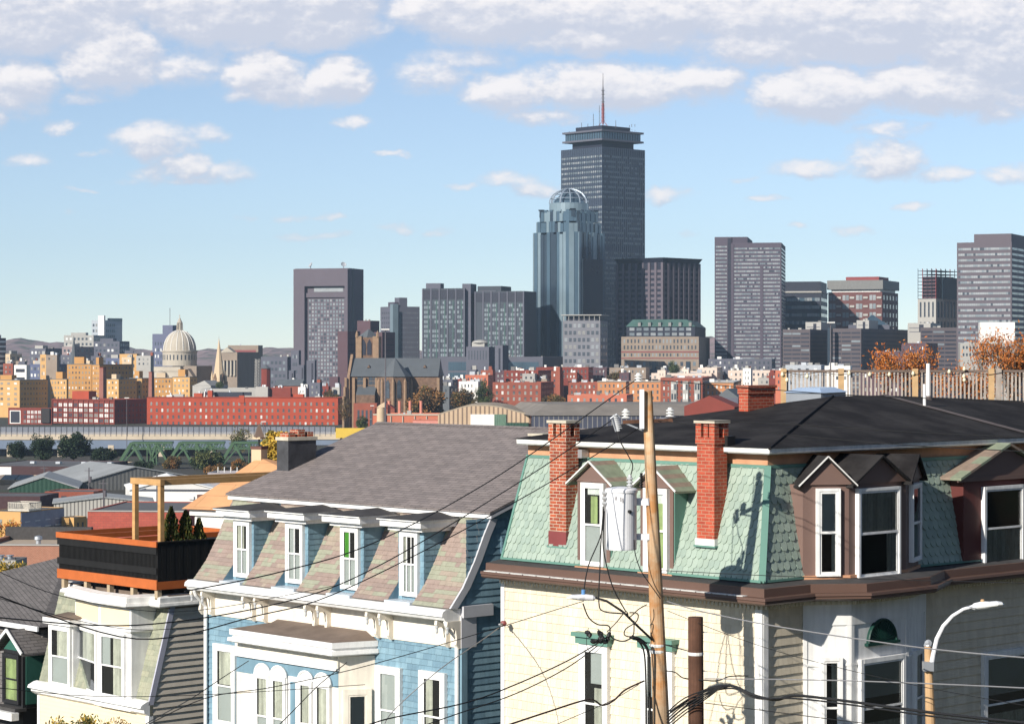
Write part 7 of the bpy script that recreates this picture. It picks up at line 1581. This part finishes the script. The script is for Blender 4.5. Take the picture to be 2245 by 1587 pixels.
mb = MB(); mb.lathe((0, 0, 0), [(.30, 0), (.305, .02), (.305, ht - .07), (.325, ht - .06), (.325, ht - .01), (.29, ht + .02), (.1, ht + .05)], trf, 40); tk = obj('tank', mb, TF)
for p in tk.data.polygons: p.use_smooth = False
mb = MB(); insul(mb, tp(1381, 1074), .07, .26, porc, 4); obj('bushing', mb, TF)
mb = MB(); insul(mb, tp(1406, 1070, 45.05), .045, .26, rubber, 5); mb.beam(tp(1390, 1072), tp(1408, 1072, 45.05), .03, .03, metal); obj('surge_arrester', mb, TF)
mb = MB(); a = tp(1399, 1092); mb.box(a.x - .06, a.x + .22, .0, .12, a.z - .14, a.z, trf); a = tp(1399, 1170); mb.box(a.x - .06, a.x + .22, .0, .12, a.z - .12, a.z, trf); obj('mounting_bracket', mb, TF)
mb = MB(); 
for z in (.42, .52, .62): mb.tube([(-.31, -.1, ht - z + .35), (-.38, -.12, ht - z + .35)], .03, porc, 8)
obj('side_bushings', mb, TF); mb = MB(); mb.lathe((.14, -.29, ht - .42), [(.035, 0), (.035, .05), (.015, .06)], rubber, 10, ax=(.4, -.9, 0)); obj('valve', mb, TF)
# faded stencil marks on the tank
mb = MB()
for (x, z, h_) in ((-.13, ht - .13, .07), (-.10, ht - .13, .07), (-.02, ht - .14, .09), (.02, ht - .16, .09)):
    y = -math.sqrt(.307 ** 2 - x * x); mb.hexa([(x - .008, y - .002, z - h_), (x + .008, y - .002, z - h_), (x + .008, y + .02, z - h_), (x - .008, y + .02, z - h_), (x - .012, y - .002, z), (x + .004, y - .002, z), (x + .004, y + .02, z), (x - .012, y + .02, z)], mast)
obj('stencil_marks', mb, TF)
# stub pole
P2 = empty('stub_pole', 'short dark brown pole stump right of the tall wooden pole', 'utility pole', None, tuple(wpt(1526, 1700, 44))); q0 = V(P2.location)
mb = MB(); mb.tube([V((0, 0, -1)), wpt(1526, 1587, 44) - q0, wpt(1525, 1352, 44) - q0], [.155, .15, .145], pold, 16); obj('pole', mb, P2)
mb = MB(); a = wpt(1525, 1432, 44) - q0; mb.lathe(a, [(.152, -.03), (.156, 0), (.152, .03)], white2, 16); obj('white_band', mb, P2)
mb = MB(); a = wpt(1525, 1470, 44) - q0
for z in (1470, 1385): a = wpt(1541, z, 44) - q0; mb.tube([a - V((.05, 0, 0)), a + V((.08, -.02, 0))], .012, metal, 6)
obj('bolt', mb, P2)
mb = MB(); 
for z, r_ in ((1408, .158), (1421, .16)): a = lp(1441, z + 6); mb.lathe(a, [(r_, -.03), (r_ + .006, 0), (r_, .03)], white2, 16)
obj('white_bands', mb, P1)
# small lamp on the wooden pole
L1 = empty('street_lamp', 'grey cobra-head lamp with blue sensor on a dark arm from the wooden pole', 'street lamp', 'street lamps', tuple(wpt(1428, 1402, 44.8))); q1_ = V(L1.location)
def l1(px, py, Y=44.6): return wpt(px, py, Y) - q1_
mb = MB(); mb.tube([l1(1430, 1402, 44.85), l1(1398, 1372), l1(1365, 1340), l1(1330, 1317), l1(1302, 1309)], .025, rubber, 8); obj('arm', mb, L1)
def cobra(root, f, pts, m):
    mb = MB(); mb.smooth = False; n = 14; i0 = 0
    for k, (px, py, rw, rh) in enumerate(pts):
        c = f(px, py)
        for t in range(n):
            a = 2 * math.pi * t / n; mb.v.append((c.x, c.y + math.cos(a) * rw, c.z + math.sin(a) * rh))
    kk = mb.mi(m)
    for k in range(len(pts) - 1):
        for t in range(n): mb.f.append((k * n + t, k * n + (t + 1) % n, (k + 1) * n + (t + 1) % n, (k + 1) * n + t)); mb.m.append(kk)
    mb.f.append(tuple(range(n))); mb.m.append(kk); mb.f.append(tuple(range((len(pts) - 1) * n, len(pts) * n))); mb.m.append(kk)
    return obj('lamp_head', mb, root)
hd = cobra(L1, l1, [(1305, 1311, .03, .03), (1300, 1310, .06, .055), (1283, 1309, .08, .065), (1270, 1309, .12, .06), (1254, 1308, .13, .045), (1242, 1311, .08, .012)], trf)
mb = MB(); mb.lathe(l1(1279, 1303), [(.04, 0), (.04, .09), (.02, .1)], mat('blue_sensor', (.10, .25, .50), .4), 10); obj('sensor', mb, L1)
# right street lamp
L2 = empty('street_lamp', 'pale curved-arm street lamp on a tan post at the lower right', 'street lamp', 'street lamps', tuple(wpt(2038, 1700, 40))); q2_ = V(L2.location)
def l2(px, py, Y=40.0): return wpt(px, py, Y) - q2_
tanp = mat('tan_lamp_post', (.50, .32, .17), .8, var=.12, vs=3, streak=.2)
mb = MB(); mb.tube([l2(2041, 1760), l2(2040, 1587), l2(2034, 1412)], [.09, .088, .062], tanp, 12); obj('post', mb, L2)
mb = MB(); mb.tube([l2(2034, 1415), l2(2034, 1405)], [.075, .05], metal, 12); a = l2(2034, 1408); mb.lathe((a.x, a.y - .07, a.z), [(.005, 0), (.06, .01), (.06, .02)], metal, 12, ax=(0, 1, 0)); obj('cap', mb, L2)
mb = MB(); mb.tube([l2(2041, 1465, 39.9), l2(2046, 1435, 39.9), l2(2054, 1400, 39.9), l2(2068, 1372, 39.9), l2(2088, 1350, 39.9), l2(2112, 1335, 39.9), l2(2136, 1328, 39.9)], [.045, .042, .04, .036, .032, .03, .03], trf, 10); obj('arm', mb, L2)
mb = MB(); a = l2(2035, 1460, 39.9); mb.box(a.x - .09, a.x + .09, a.y - .05, a.y + .1, a.z - .08, a.z + .08, metal); obj('clamp', mb, L2)
cobra(L2, lambda px, py: l2(px, py, 39.9), [(2131, 1330, .04, .035), (2136, 1329, .07, .06), (2155, 1326, .09, .07), (2170, 1325, .12, .055), (2185, 1323, .14, .05), (2196, 1323, .10, .035), (2201, 1325, .03, .012)], mat('white_lamp_enamel', (.75, .75, .74), .35, var=.04))
mb = MB(); mb.lathe(l2(2154, 1322, 39.9), [(.035, 0), (.035, .06), (.02, .07)], tanp, 10); obj('sensor', mb, L2)
# ---------------- wires
def cat_(a, b, sag, n=24):
    a, b = V(a), V(b); return [a.lerp(b, t / n) - V((0, 0, sag * 4 * (t / n) * (1 - t / n))) for t in range(n + 1)]
def wirep(label, pts, r=.011, m=None, group=None, n=5, name='power_line', spl=True):
    P = [wpt(*p) for p in pts]
    if spl and len(P) > 2:
        Q = []
        for i in range(len(P) - 1):
            p0_, p1_, p2_, p3_ = P[max(i - 1, 0)], P[i], P[i + 1], P[min(i + 2, len(P) - 1)]
            for k in range(8):
                t = k / 8; Q.append(.5 * ((2 * p1_) + (p2_ - p0_) * t + (2 * p0_ - 5 * p1_ + 4 * p2_ - p3_) * t * t + (3 * p1_ - p0_ - 3 * p2_ + p3_) * t ** 3))
        Q.append(P[-1]); P = Q
    o = V(P[0]); mb = MB(); mb.tube([p - o for p in P], r, m or wire, n); return obj(name, mb, None, label, 'wire', group, loc=tuple(o))
G = 'overhead wires'
grw = mat('grey_wire', (.22, .22, .23), .5)
Wl = [
 ('thin wire from the pole-top insulator down to the lower left, topmost of the left wires', [(1395, 832, 45), (1100, 1038, 41), (830, 1185, 37), (620, 1252, 35), (405, 1296, 33)], .0105, None),
 ('second wire to the left, from the fuse cutout across the mauve roof', [(1340, 922, 45), (1130, 1062, 42), (830, 1240, 38), (620, 1320, 36), (300, 1370, 34), (-20, 1352, 31)], .0105, None),
 ('third wire to the left, from just above the crossarm', [(1412, 932, 45), (1130, 1100, 42), (760, 1290, 38), (560, 1350, 36), (300, 1400, 34), (-20, 1300, 31)], .0105, None),
 ('upper wire from the pole-top insulator to the right edge across the roof', [(1402, 830, 45), (1640, 850, 42), (1900, 868, 40), (2260, 880, 37)], .008, None),
 ('second wire to the right, starting at the right crossarm insulator', [(1472, 919, 45), (1700, 928, 42), (2000, 947, 40), (2260, 958, 37)], .008, None),
 ('third wire to the right, just below the second across the black roof', [(1440, 922, 45), (1700, 950, 42), (1980, 975, 40), (2260, 990, 37)], .008, None),
 ('thin wire crossing the brown cornice towards the right edge', [(1450, 1250, 44.8), (1700, 1262, 42), (1960, 1270, 40), (2260, 1278, 37)], .007, None),
 ('twisted grey service wire falling from the pole to the right edge', [(1463, 1318, 44.8), (1540, 1340, 43), (1700, 1372, 41), (1950, 1410, 39), (2100, 1428, 37.5), (2260, 1442, 36)], .012, grw),
 ('straight grey wire crossing the white bay to the right edge', [(1545, 1487, 43.8), (1800, 1490, 41), (2040, 1498, 39), (2260, 1508, 37)], .011, grw),
 ('thick bundled black cable sagging from the poles to the lower right', [(1470, 1560, 44.2), (1540, 1515, 43.8), (1600, 1502, 43), (1650, 1522, 42.5), (1700, 1533, 42), (1745, 1524, 41.5), (1850, 1535, 40.5), (2050, 1562, 38.5), (2260, 1585, 36.5)], .027, None),
 ('second black cable twisted along the bundled cable', [(1470, 1575, 44.1), (1535, 1525, 43.7), (1605, 1508, 42.9), (1660, 1530, 42.4), (1740, 1530, 41.4), (1850, 1542, 40.4), (2050, 1570, 38.4), (2260, 1593, 36.4)], .017, None),
 ('service cable from the beige house corner to the lower left over the blue bay', [(1310, 1410, 44.6), (1240, 1450, 43), (1130, 1500, 41.5), (1020, 1540, 40.5), (850, 1575, 39), (780, 1600, 38)], .013, None),
 ('second service cable under the first towards the blue house', [(1310, 1415, 44.5), (1240, 1465, 43), (1130, 1520, 41.5), (1000, 1565, 40.5), (900, 1600, 39)], .011, None),
 ('wire from the blue house corner bracket to the lower left', [(1106, 1366, 54.5), (1060, 1400, 52), (960, 1470, 50), (860, 1560, 48), (840, 1600, 47)], .011, grw),
 ('long thin wire rising from the lower left across the cream house to the small lamp', [(1280, 1317, 44.6), (1060, 1385, 43), (800, 1460, 41), (600, 1505, 40), (450, 1530, 39), (300, 1600, 38)], .008, None),
 ('wire from the blue bay cornice down to the lower left corner', [(545, 1448, 54), (480, 1490, 50), (420, 1530, 47), (330, 1580, 44), (300, 1600, 43)], .010, None),
 ('wire crossing the blue bay front down to the left', [(760, 1452, 50), (700, 1500, 47), (640, 1560, 44), (600, 1600, 42)], .010, None),
 ('brown thick cable across the beige wall to the lower left', [(1412, 1492, 44.7), (1370, 1512, 44), (1345, 1535, 43.5), (1320, 1545, 43), (1290, 1533, 42.5), (1200, 1560, 41.5), (1080, 1600, 40)], .018, mat('brown_cable', (.06, .03, .025), .6)),
 ('upper of three thin wires over the grey roof at far left', [(-20, 1245, 40), (150, 1310, 42), (400, 1340, 45), (700, 1290, 50), (760, 1275, 52)], .007, None),
 ('middle thin wire over the cream house bay at far left', [(-20, 1305, 40), (150, 1355, 42), (300, 1380, 44), (450, 1372, 46)], .007, None),
 ('hair-thin wire parallel to the twisted service wire, over the beige corner', [(1463, 1338, 44.8), (1600, 1392, 43), (1750, 1440, 41.5), (2000, 1500, 39), (2260, 1548, 36.5)], .006, None),
 ('thin dark wire under the bundled cable at lower right', [(1545, 1540, 43.8), (1700, 1560, 42), (1900, 1585, 40), (2100, 1606, 38)], .008, None), ('thin wire dropping from the cornice across the corner board', [(1690, 1262, 48.8), (1690, 1330, 48.6), (1683, 1420, 48.4), (1668, 1520, 48.2), (1658, 1600, 48)], .007, None),
 ('thin diagonal wire over the beige wall below the thick brown cable', [(1400, 1500, 44.7), (1340, 1535, 44), (1260, 1570, 43), (1190, 1600, 42.5)], .007, None), ('slack thin loop wire between the window heads and the pole', [(1310, 1378, 44.5), (1330, 1400, 44.5), (1300, 1432, 44.4), (1286, 1412, 44.4), (1290, 1376, 44.4)], .006, None),
 ('lowest thin wire across the cream house at far left', [(-20, 1505, 40), (200, 1525, 42), (450, 1522, 46), (800, 1500, 48)], .007, None),
]
for lab, pts, r_, m in Wl: wirep(lab, pts, r_, m, G)
CB = [('looping jumper from the fuse cutout to the transformer bushing', [(1355, 948, 44.95), (1360, 968, 44.9), (1378, 1000, 44.9), (1387, 1020, 44.9), (1382, 1044, 44.9)], .012),
 ('leftmost low-voltage lead dropping from the transformer to the blue sensor lamp', [(1322, 1110, 44.7), (1318, 1170, 44.6), (1290, 1240, 44.6), (1279, 1300, 44.6)], .013), ('middle low-voltage lead dropping straight from the transformer', [(1323, 1115, 44.7), (1318, 1180, 44.6), (1315, 1250, 44.6), (1313, 1320, 44.6), (1325, 1340, 44.6), (1375, 1345, 44.6)], .013), ('right low-voltage lead swinging from the transformer to the lamp arm', [(1325, 1120, 44.7), (1322, 1190, 44.6), (1330, 1240, 44.6), (1345, 1290, 44.6), (1372, 1340, 44.6)], .013),
 ('ground lead from the transformer bottom curling to the pole', [(1390, 1183, 44.6), (1393, 1215, 44.6), (1405, 1250, 44.6), (1425, 1280, 44.7), (1448, 1312, 44.8)], .010),
 ('looped black cable below the lamp arm', [(1278, 1322, 44.5), (1290, 1352, 44.5), (1310, 1368, 44.5), (1335, 1372, 44.5), (1340, 1395, 44.5), (1365, 1405, 44.5), (1395, 1396, 44.5), (1418, 1410, 44.7)], .014), ('coiled cable loop beside the wooden pole', [(1380, 1342, 44.5), (1398, 1345, 44.5), (1395, 1362, 44.5), (1372, 1378, 44.5), (1370, 1392, 44.5), (1388, 1392, 44.5), (1390, 1360, 44.5)], .012),
 ('thick black riser cable running down the left side of the pole', [(1380, 1396, 44.6), (1405, 1405, 44.6), (1421, 1430, 44.7), (1424, 1500, 44.75), (1424, 1600, 44.8)], .03), ('second riser cable beside the thick one', [(1385, 1392, 44.6), (1398, 1402, 44.6), (1412, 1430, 44.7), (1416, 1500, 44.7), (1417, 1600, 44.75)], .018), ('short bent wire between the two poles', [(1462, 1470, 44.6), (1480, 1473, 44.4), (1500, 1486, 44.2), (1540, 1490, 43.8), (1575, 1491, 43.6), (1600, 1482, 43.4), (1640, 1481, 43)], .012),
 ('thin straight stay wire from the pole to the stump', [(1455, 1412, 44.7), (1500, 1424, 44.2), (1526, 1430, 43.9)], .010), ('tangled splice wire left of the pole', [(1418, 1325, 44.7), (1400, 1335, 44.5), (1380, 1352, 44.5), (1372, 1340, 44.4), (1350, 1365, 44.5), (1330, 1385, 44.5)], .011)]
for lab, pts, r_ in CB: wirep(lab, pts, r_, None, 'pole cables', name='cable')
for k, dy in enumerate((0, 7, 14, 21, 28, 35)):
    wirep('black cable fanning out left of the stump, %s from the top' % ('first', 'second', 'third', 'fourth', 'fifth', 'sixth')[k], [(1606 - k * 6, 1503 + k, 43), (1560, 1508 + dy * .4, 43.4), (1500, 1530 + dy, 43.9), (1462, 1562 + dy, 44.3)], .013, None, 'fanned cables', name='cable')
mb = MB()
for k in range(14): mb.lathe((RND.uniform(-.22, .22), RND.uniform(-.05, .05), RND.uniform(-.1, .1)), [(.03, -.05), (.045, 0), (.03, .05)], rubber, 8, ax=(RND.uniform(-1, 1), .3, RND.uniform(-1, 1)))
obj('cable_splice', mb, None, 'black lumpy cable splice box hanging before the green window head', 'cable splice', loc=tuple(wpt(1312, 1396, 44.5)))
# gabled service fitting on the beige corner
mb = MB(); mb.lathe((0, 0, 0), [(.05, -.06), (.08, 0), (.05, .06)], maroon, 10); mb.tube([(0, 0, 0), (-.1, -.2, 0)], .02, metal, 6); obj('wire_bracket', mb, None, 'maroon wire bracket on the corner of the beige house', 'bracket', loc=tuple(wpt(1104, 1366, 54.3)))
# wall vent on the blue gable
mb = MB()
for k in range(5): mb.box(-.01, .03, 0, .25, k * .07, k * .07 + .045, bl[2])
mb.box(-.01, .02, -.03, .28, -.03, .38, bl[0]); p_ = h2.on(1100, 1210, x=.02); obj('wall_vent', mb, H2, loc=tuple(p_))
print('street ok')
# ================================================================== CAMERA, LIGHT, AIR
cam = bpy.data.cameras.new('camera'); co_ = bpy.data.objects.new('camera', cam); COL.objects.link(co_)
co_.location = (0, 0, EYE); co_.rotation_euler = (math.radians(90), 0, 0)
cam.sensor_width = 36; cam.lens = F / 2245 * 36; cam.shift_y = -(793.5 - HZ) / 2245; cam.clip_end = 60000; cam.clip_start = 1
SC.camera = co_
EL = math.radians(25.6); AZ = V((-.62, -.785, 0)).normalized()   # towards the sun
to = V((AZ.x * math.cos(EL), AZ.y * math.cos(EL), math.sin(EL)))
sl = bpy.data.lights.new('sun', 'SUN'); sl.energy = 5.0; sl.angle = math.radians(.5); sl.color = (1.0, .94, .84)
so = bpy.data.objects.new('sun', sl); COL.objects.link(so); so.rotation_euler = (-to).to_track_quat('-Z', 'Y').to_euler()
w = bpy.data.worlds.new('World'); SC.world = w; w.use_nodes = True
nt = w.node_tree; N = nt.nodes; L = nt.links; N.clear()
out_ = N.new('ShaderNodeOutputWorld'); bgn = N.new('ShaderNodeBackground'); sky = N.new('ShaderNodeTexSky')
sky.sky_type = 'NISHITA'; sky.sun_disc = False; sky.sun_elevation = EL
sky.sun_rotation = math.atan2(AZ.x, AZ.y); sky.altitude = 0; sky.air_density = 0.7; sky.dust_density = 0.0; sky.ozone_density = 3.0
STR = 0.09
bgn.inputs['Strength'].default_value = STR
tc = N.new('ShaderNodeTexCoord')
# clouds: fields in the tangent plane of the northern sky, units of 100 px-equivalents
def mth(op, a, b=None, c=None):
    n = N.new('ShaderNodeMath'); n.operation = op
    for i, q in enumerate((a, b, c)):
        if q is None: continue
        if isinstance(q, (int, float)): n.inputs[i].default_value = q
        else: L.new(q, n.inputs[i])
    return n.outputs[0]
def vmt(op, a, b=None, sc=None):
    n = N.new('ShaderNodeVectorMath'); n.operation = op
    for i, q in enumerate((a, b)):
        if q is None: continue
        if isinstance(q, (tuple, list)): n.inputs[i].default_value = q
        else: L.new(q, n.inputs[i])
    if sc is not None: n.inputs['Scale'].default_value = sc
    return n.outputs['Value'] if op in ('DOT_PRODUCT', 'LENGTH') else n.outputs[0]
sep = N.new('ShaderNodeSeparateXYZ'); L.new(tc.outputs['Generated'], sep.inputs[0])
yy = mth('MAXIMUM', mth('ABSOLUTE', sep.outputs[1]), .02)
cmb = N.new('ShaderNodeCombineXYZ'); L.new(mth('MULTIPLY', mth('DIVIDE', sep.outputs[0], yy), 52), cmb.inputs[0]); L.new(mth('MULTIPLY', mth('DIVIDE', sep.outputs[2], yy), 52), cmb.inputs[1])
P0 = cmb.outputs[0]
CL = [  # px, py, rx, ry, strength
 (60, 5, 330, 140, 1.5), (560, 0, 320, 115, 1.9), (640, 50, 210, 65, 1.5), (1080, 20, 250, 90, 1.6), (1400, 20, 260, 85, 1.5), (1330, 80, 260, 50, 1.1), (1900, 25, 400, 125, 1.9), (2200, 60, 260, 190, 1.7), (1700, 100, 230, 60, 1.1),
 (245, 130, 135, 80, 1.4), (400, 145, 110, 50, .8), (30, 190, 130, 70, 1.05), (180, 215, 60, 15, .5),
 (570, 165, 105, 60, 1.3), (740, 180, 95, 62, 1.3), (640, 200, 150, 38, 1.1),
 (950, 165, 110, 45, .6), (1020, 130, 130, 30, .5), (1120, 205, 120, 50, 1.1), (1330, 190, 230, 60, 1.25), (1530, 185, 110, 50, 1.0), (1800, 205, 180, 70, 1.4), (2050, 190, 240, 65, 1.4), (2200, 215, 130, 55, .9), (1200, 262, 95, 24, .75),
 (335, 310, 98, 48, 1.05), (435, 298, 70, 28, .7), (410, 370, 78, 34, 1.0), (350, 385, 80, 26, .7), (490, 383, 80, 24, .75), (130, 275, 55, 18, .55), (60, 350, 60, 20, .6), (0, 265, 25, 30, .5), (765, 270, 55, 14, .6), (400, 398, 140, 10, .5),
 (1945, 350, 95, 50, 1.05), (1780, 370, 120, 24, .75), (2060, 380, 80, 22, .6), (1940, 285, 100, 18, .65), (2220, 380, 80, 24, .75), (1110, 395, 85, 20, .7), (1170, 415, 70, 26, .75), (1460, 425, 70, 20, .75), (2000, 455, 48, 13, .6), (1870, 510, 48, 12, .5),
 (690, 518, 75, 10, .55), (650, 474, 50, 10, .4), (728, 476, 32, 12, .5), (875, 495, 48, 12, .55), (965, 506, 38, 10, .4), (210, 330, 35, 8, .4), (160, 470, 25, 8, .4), (860, 340, 40, 7, .4), (1680, 438, 45, 9, .45), (1620, 392, 40, 9, .4), (535, 475, 30, 7, .4), (1745, 495, 40, 7, .35), (1520, 512, 30, 7, .35), (190, 415, 40, 6, .35), (1010, 408, 40, 9, .4)]
g = bpy.data.node_groups.new('cloud_field', 'ShaderNodeTree')
g.interface.new_socket('P', in_out='INPUT', socket_type='NodeSocketVector'); g.interface.new_socket('D', in_out='OUTPUT', socket_type='NodeSocketFloat')
def in_group(fn):
    global N, L
    sN, sL = N, L; N, L = g.nodes, g.links
    r = fn(); N, L = sN, sL; return r
def build():
    gi = N.new('NodeGroupInput'); go_ = N.new('NodeGroupOutput'); P = gi.outputs[0]
    def nz(scale, det, rough, sy=1.0, off=0.0):
        m = vmt('MULTIPLY', P, (1, sy, 1)); m = vmt('ADD', m, (off, off, 0))
        n = N.new('ShaderNodeTexNoise'); n.inputs['Scale'].default_value = scale; n.inputs['Detail'].default_value = det; n.inputs['Roughness'].default_value = rough
        L.new(m, n.inputs['Vector']); return n
    wn = nz(.9, 4, .6, 1.3)
    wv = vmt('SUBTRACT', wn.outputs['Color'], (.5, .5, .5)); Pw = vmt('ADD', P, vmt('MULTIPLY', wv, (1.3, .55, 0)))
    f = None
    for (px, py, rx, ry, s) in CL:
        s = s + (.14 if s < .61 else 0)
        c = ((px - CX) / 100, (HZ - py) / 100, 0)
        q = vmt('MULTIPLY', vmt('SUBTRACT', Pw, c), (100 / rx / 1.12, 100 / ry / 1.12, 0))
        d = mth('MULTIPLY', mth('SUBTRACT', 1.0, vmt('DOT_PRODUCT', q, q)), s)
        f = d if f is None else mth('SMOOTH_MAX', f, d, .15)
    f = mth('MAXIMUM', f, -1.0)
    n1 = nz(1.3, 7, .55, 1.7, 7).outputs['Fac']; n2 = nz(4.2, 9, .66, 1.6, 3).outputs['Fac']
    f = mth('ADD', f, mth('MULTIPLY', mth('SUBTRACT', n1, .48), 1.3)); f = mth('ADD', f, mth('MULTIPLY', mth('SUBTRACT', n2, .5), .6))
    L.new(f, go_.inputs[0])
in_group(build)
def fld(P):
    n = N.new('ShaderNodeGroup'); n.node_tree = g; L.new(P, n.inputs[0]); return n.outputs[0]
f0 = fld(P0); f1 = fld(vmt('ADD', P0, (-.16, .34, 0))); f2 = fld(vmt('ADD', P0, (-.06, .12, 0)))
def mapr(x, a, b, c, d, smooth=True):
    n = N.new('ShaderNodeMapRange'); n.interpolation_type = 'SMOOTHSTEP' if smooth else 'LINEAR'
    n.inputs[1].default_value = a; n.inputs[2].default_value = b; n.inputs[3].default_value = c; n.inputs[4].default_value = d
    L.new(x, n.inputs[0]); return n.outputs[0]
alpha = mapr(f0, -.02, .95, 0, .92)
alpha = mth('MULTIPLY', alpha, mapr(cmb.outputs[1] if False else mth('ADD', sep.outputs[2], 0), .02, .07, .55, 1))
lit = mth('ADD', mth('MULTIPLY', mth('SUBTRACT', f0, f1), .85), mth('MULTIPLY', mth('SUBTRACT', f0, f2), .9))
lit = mth('MULTIPLY', mapr(lit, -.5, .8, 0, 1), mapr(f0, .15, 1.0, .25, 1))
shade = N.new('ShaderNodeMix'); shade.data_type = 'RGBA'; K = 1 / STR
shade.inputs[6].default_value = (.50 * K, .52 * K, .60 * K, 1); shade.inputs[7].default_value = (.80 * K, .76 * K, .75 * K, 1)
L.new(lit, shade.inputs[0])
tint = N.new('ShaderNodeMix'); tint.data_type = 'RGBA'; tint.blend_type = 'MULTIPLY'; tint.inputs[0].default_value = 1; tint.inputs[7].default_value = (.99, 1.0, 1.01, 1)
hs = N.new('ShaderNodeHueSaturation'); hs.inputs['Saturation'].default_value = .82; L.new(sky.outputs[0], hs.inputs['Color']); L.new(hs.outputs[0], tint.inputs[6])
SKYTINT = tint
mixc = N.new('ShaderNodeMix'); mixc.data_type = 'RGBA'
L.new(alpha, mixc.inputs[0]); L.new(tint.outputs[2], mixc.inputs[6]); L.new(shade.outputs[2], mixc.inputs[7])
L.new(mixc.outputs[2], bgn.inputs[0]); L.new(bgn.outputs[0], out_.inputs[0])
w.cycles.sampling_method = 'MANUAL'; w.cycles.sample_map_resolution = 512
SC.view_settings.view_transform = 'Standard'; SC.view_settings.look = 'None'; SC.view_settings.exposure = 0.42; SC.view_settings.gamma = 1
SC.cycles.max_bounces = 6; SC.cycles.diffuse_bounces = 3; SC.cycles.glossy_bounces = 3; SC.cycles.transparent_max_bounces = 8
SC.cycles.use_denoising = True
HZD = 0.000065
hm = bpy.data.materials.new('haze_air'); hm.use_nodes = True; hn = hm.node_tree; hn.nodes.clear()
ho = hn.nodes.new('ShaderNodeOutputMaterial'); hv = hn.nodes.new('ShaderNodeVolumePrincipled')
hv.inputs['Color'].default_value = (.60, .80, 1.0, 1); hv.inputs['Density'].default_value = HZD; hv.inputs['Anisotropy'].default_value = .1
hn.links.new(hv.outputs[0], ho.inputs['Volume'])
mb = MB(); mb.box(-3300, 3300, -420, 6300, -4, 345, hm); hz_ = obj('haze', mb, kind='stuff')
SC.cycles.volume_bounces = 0
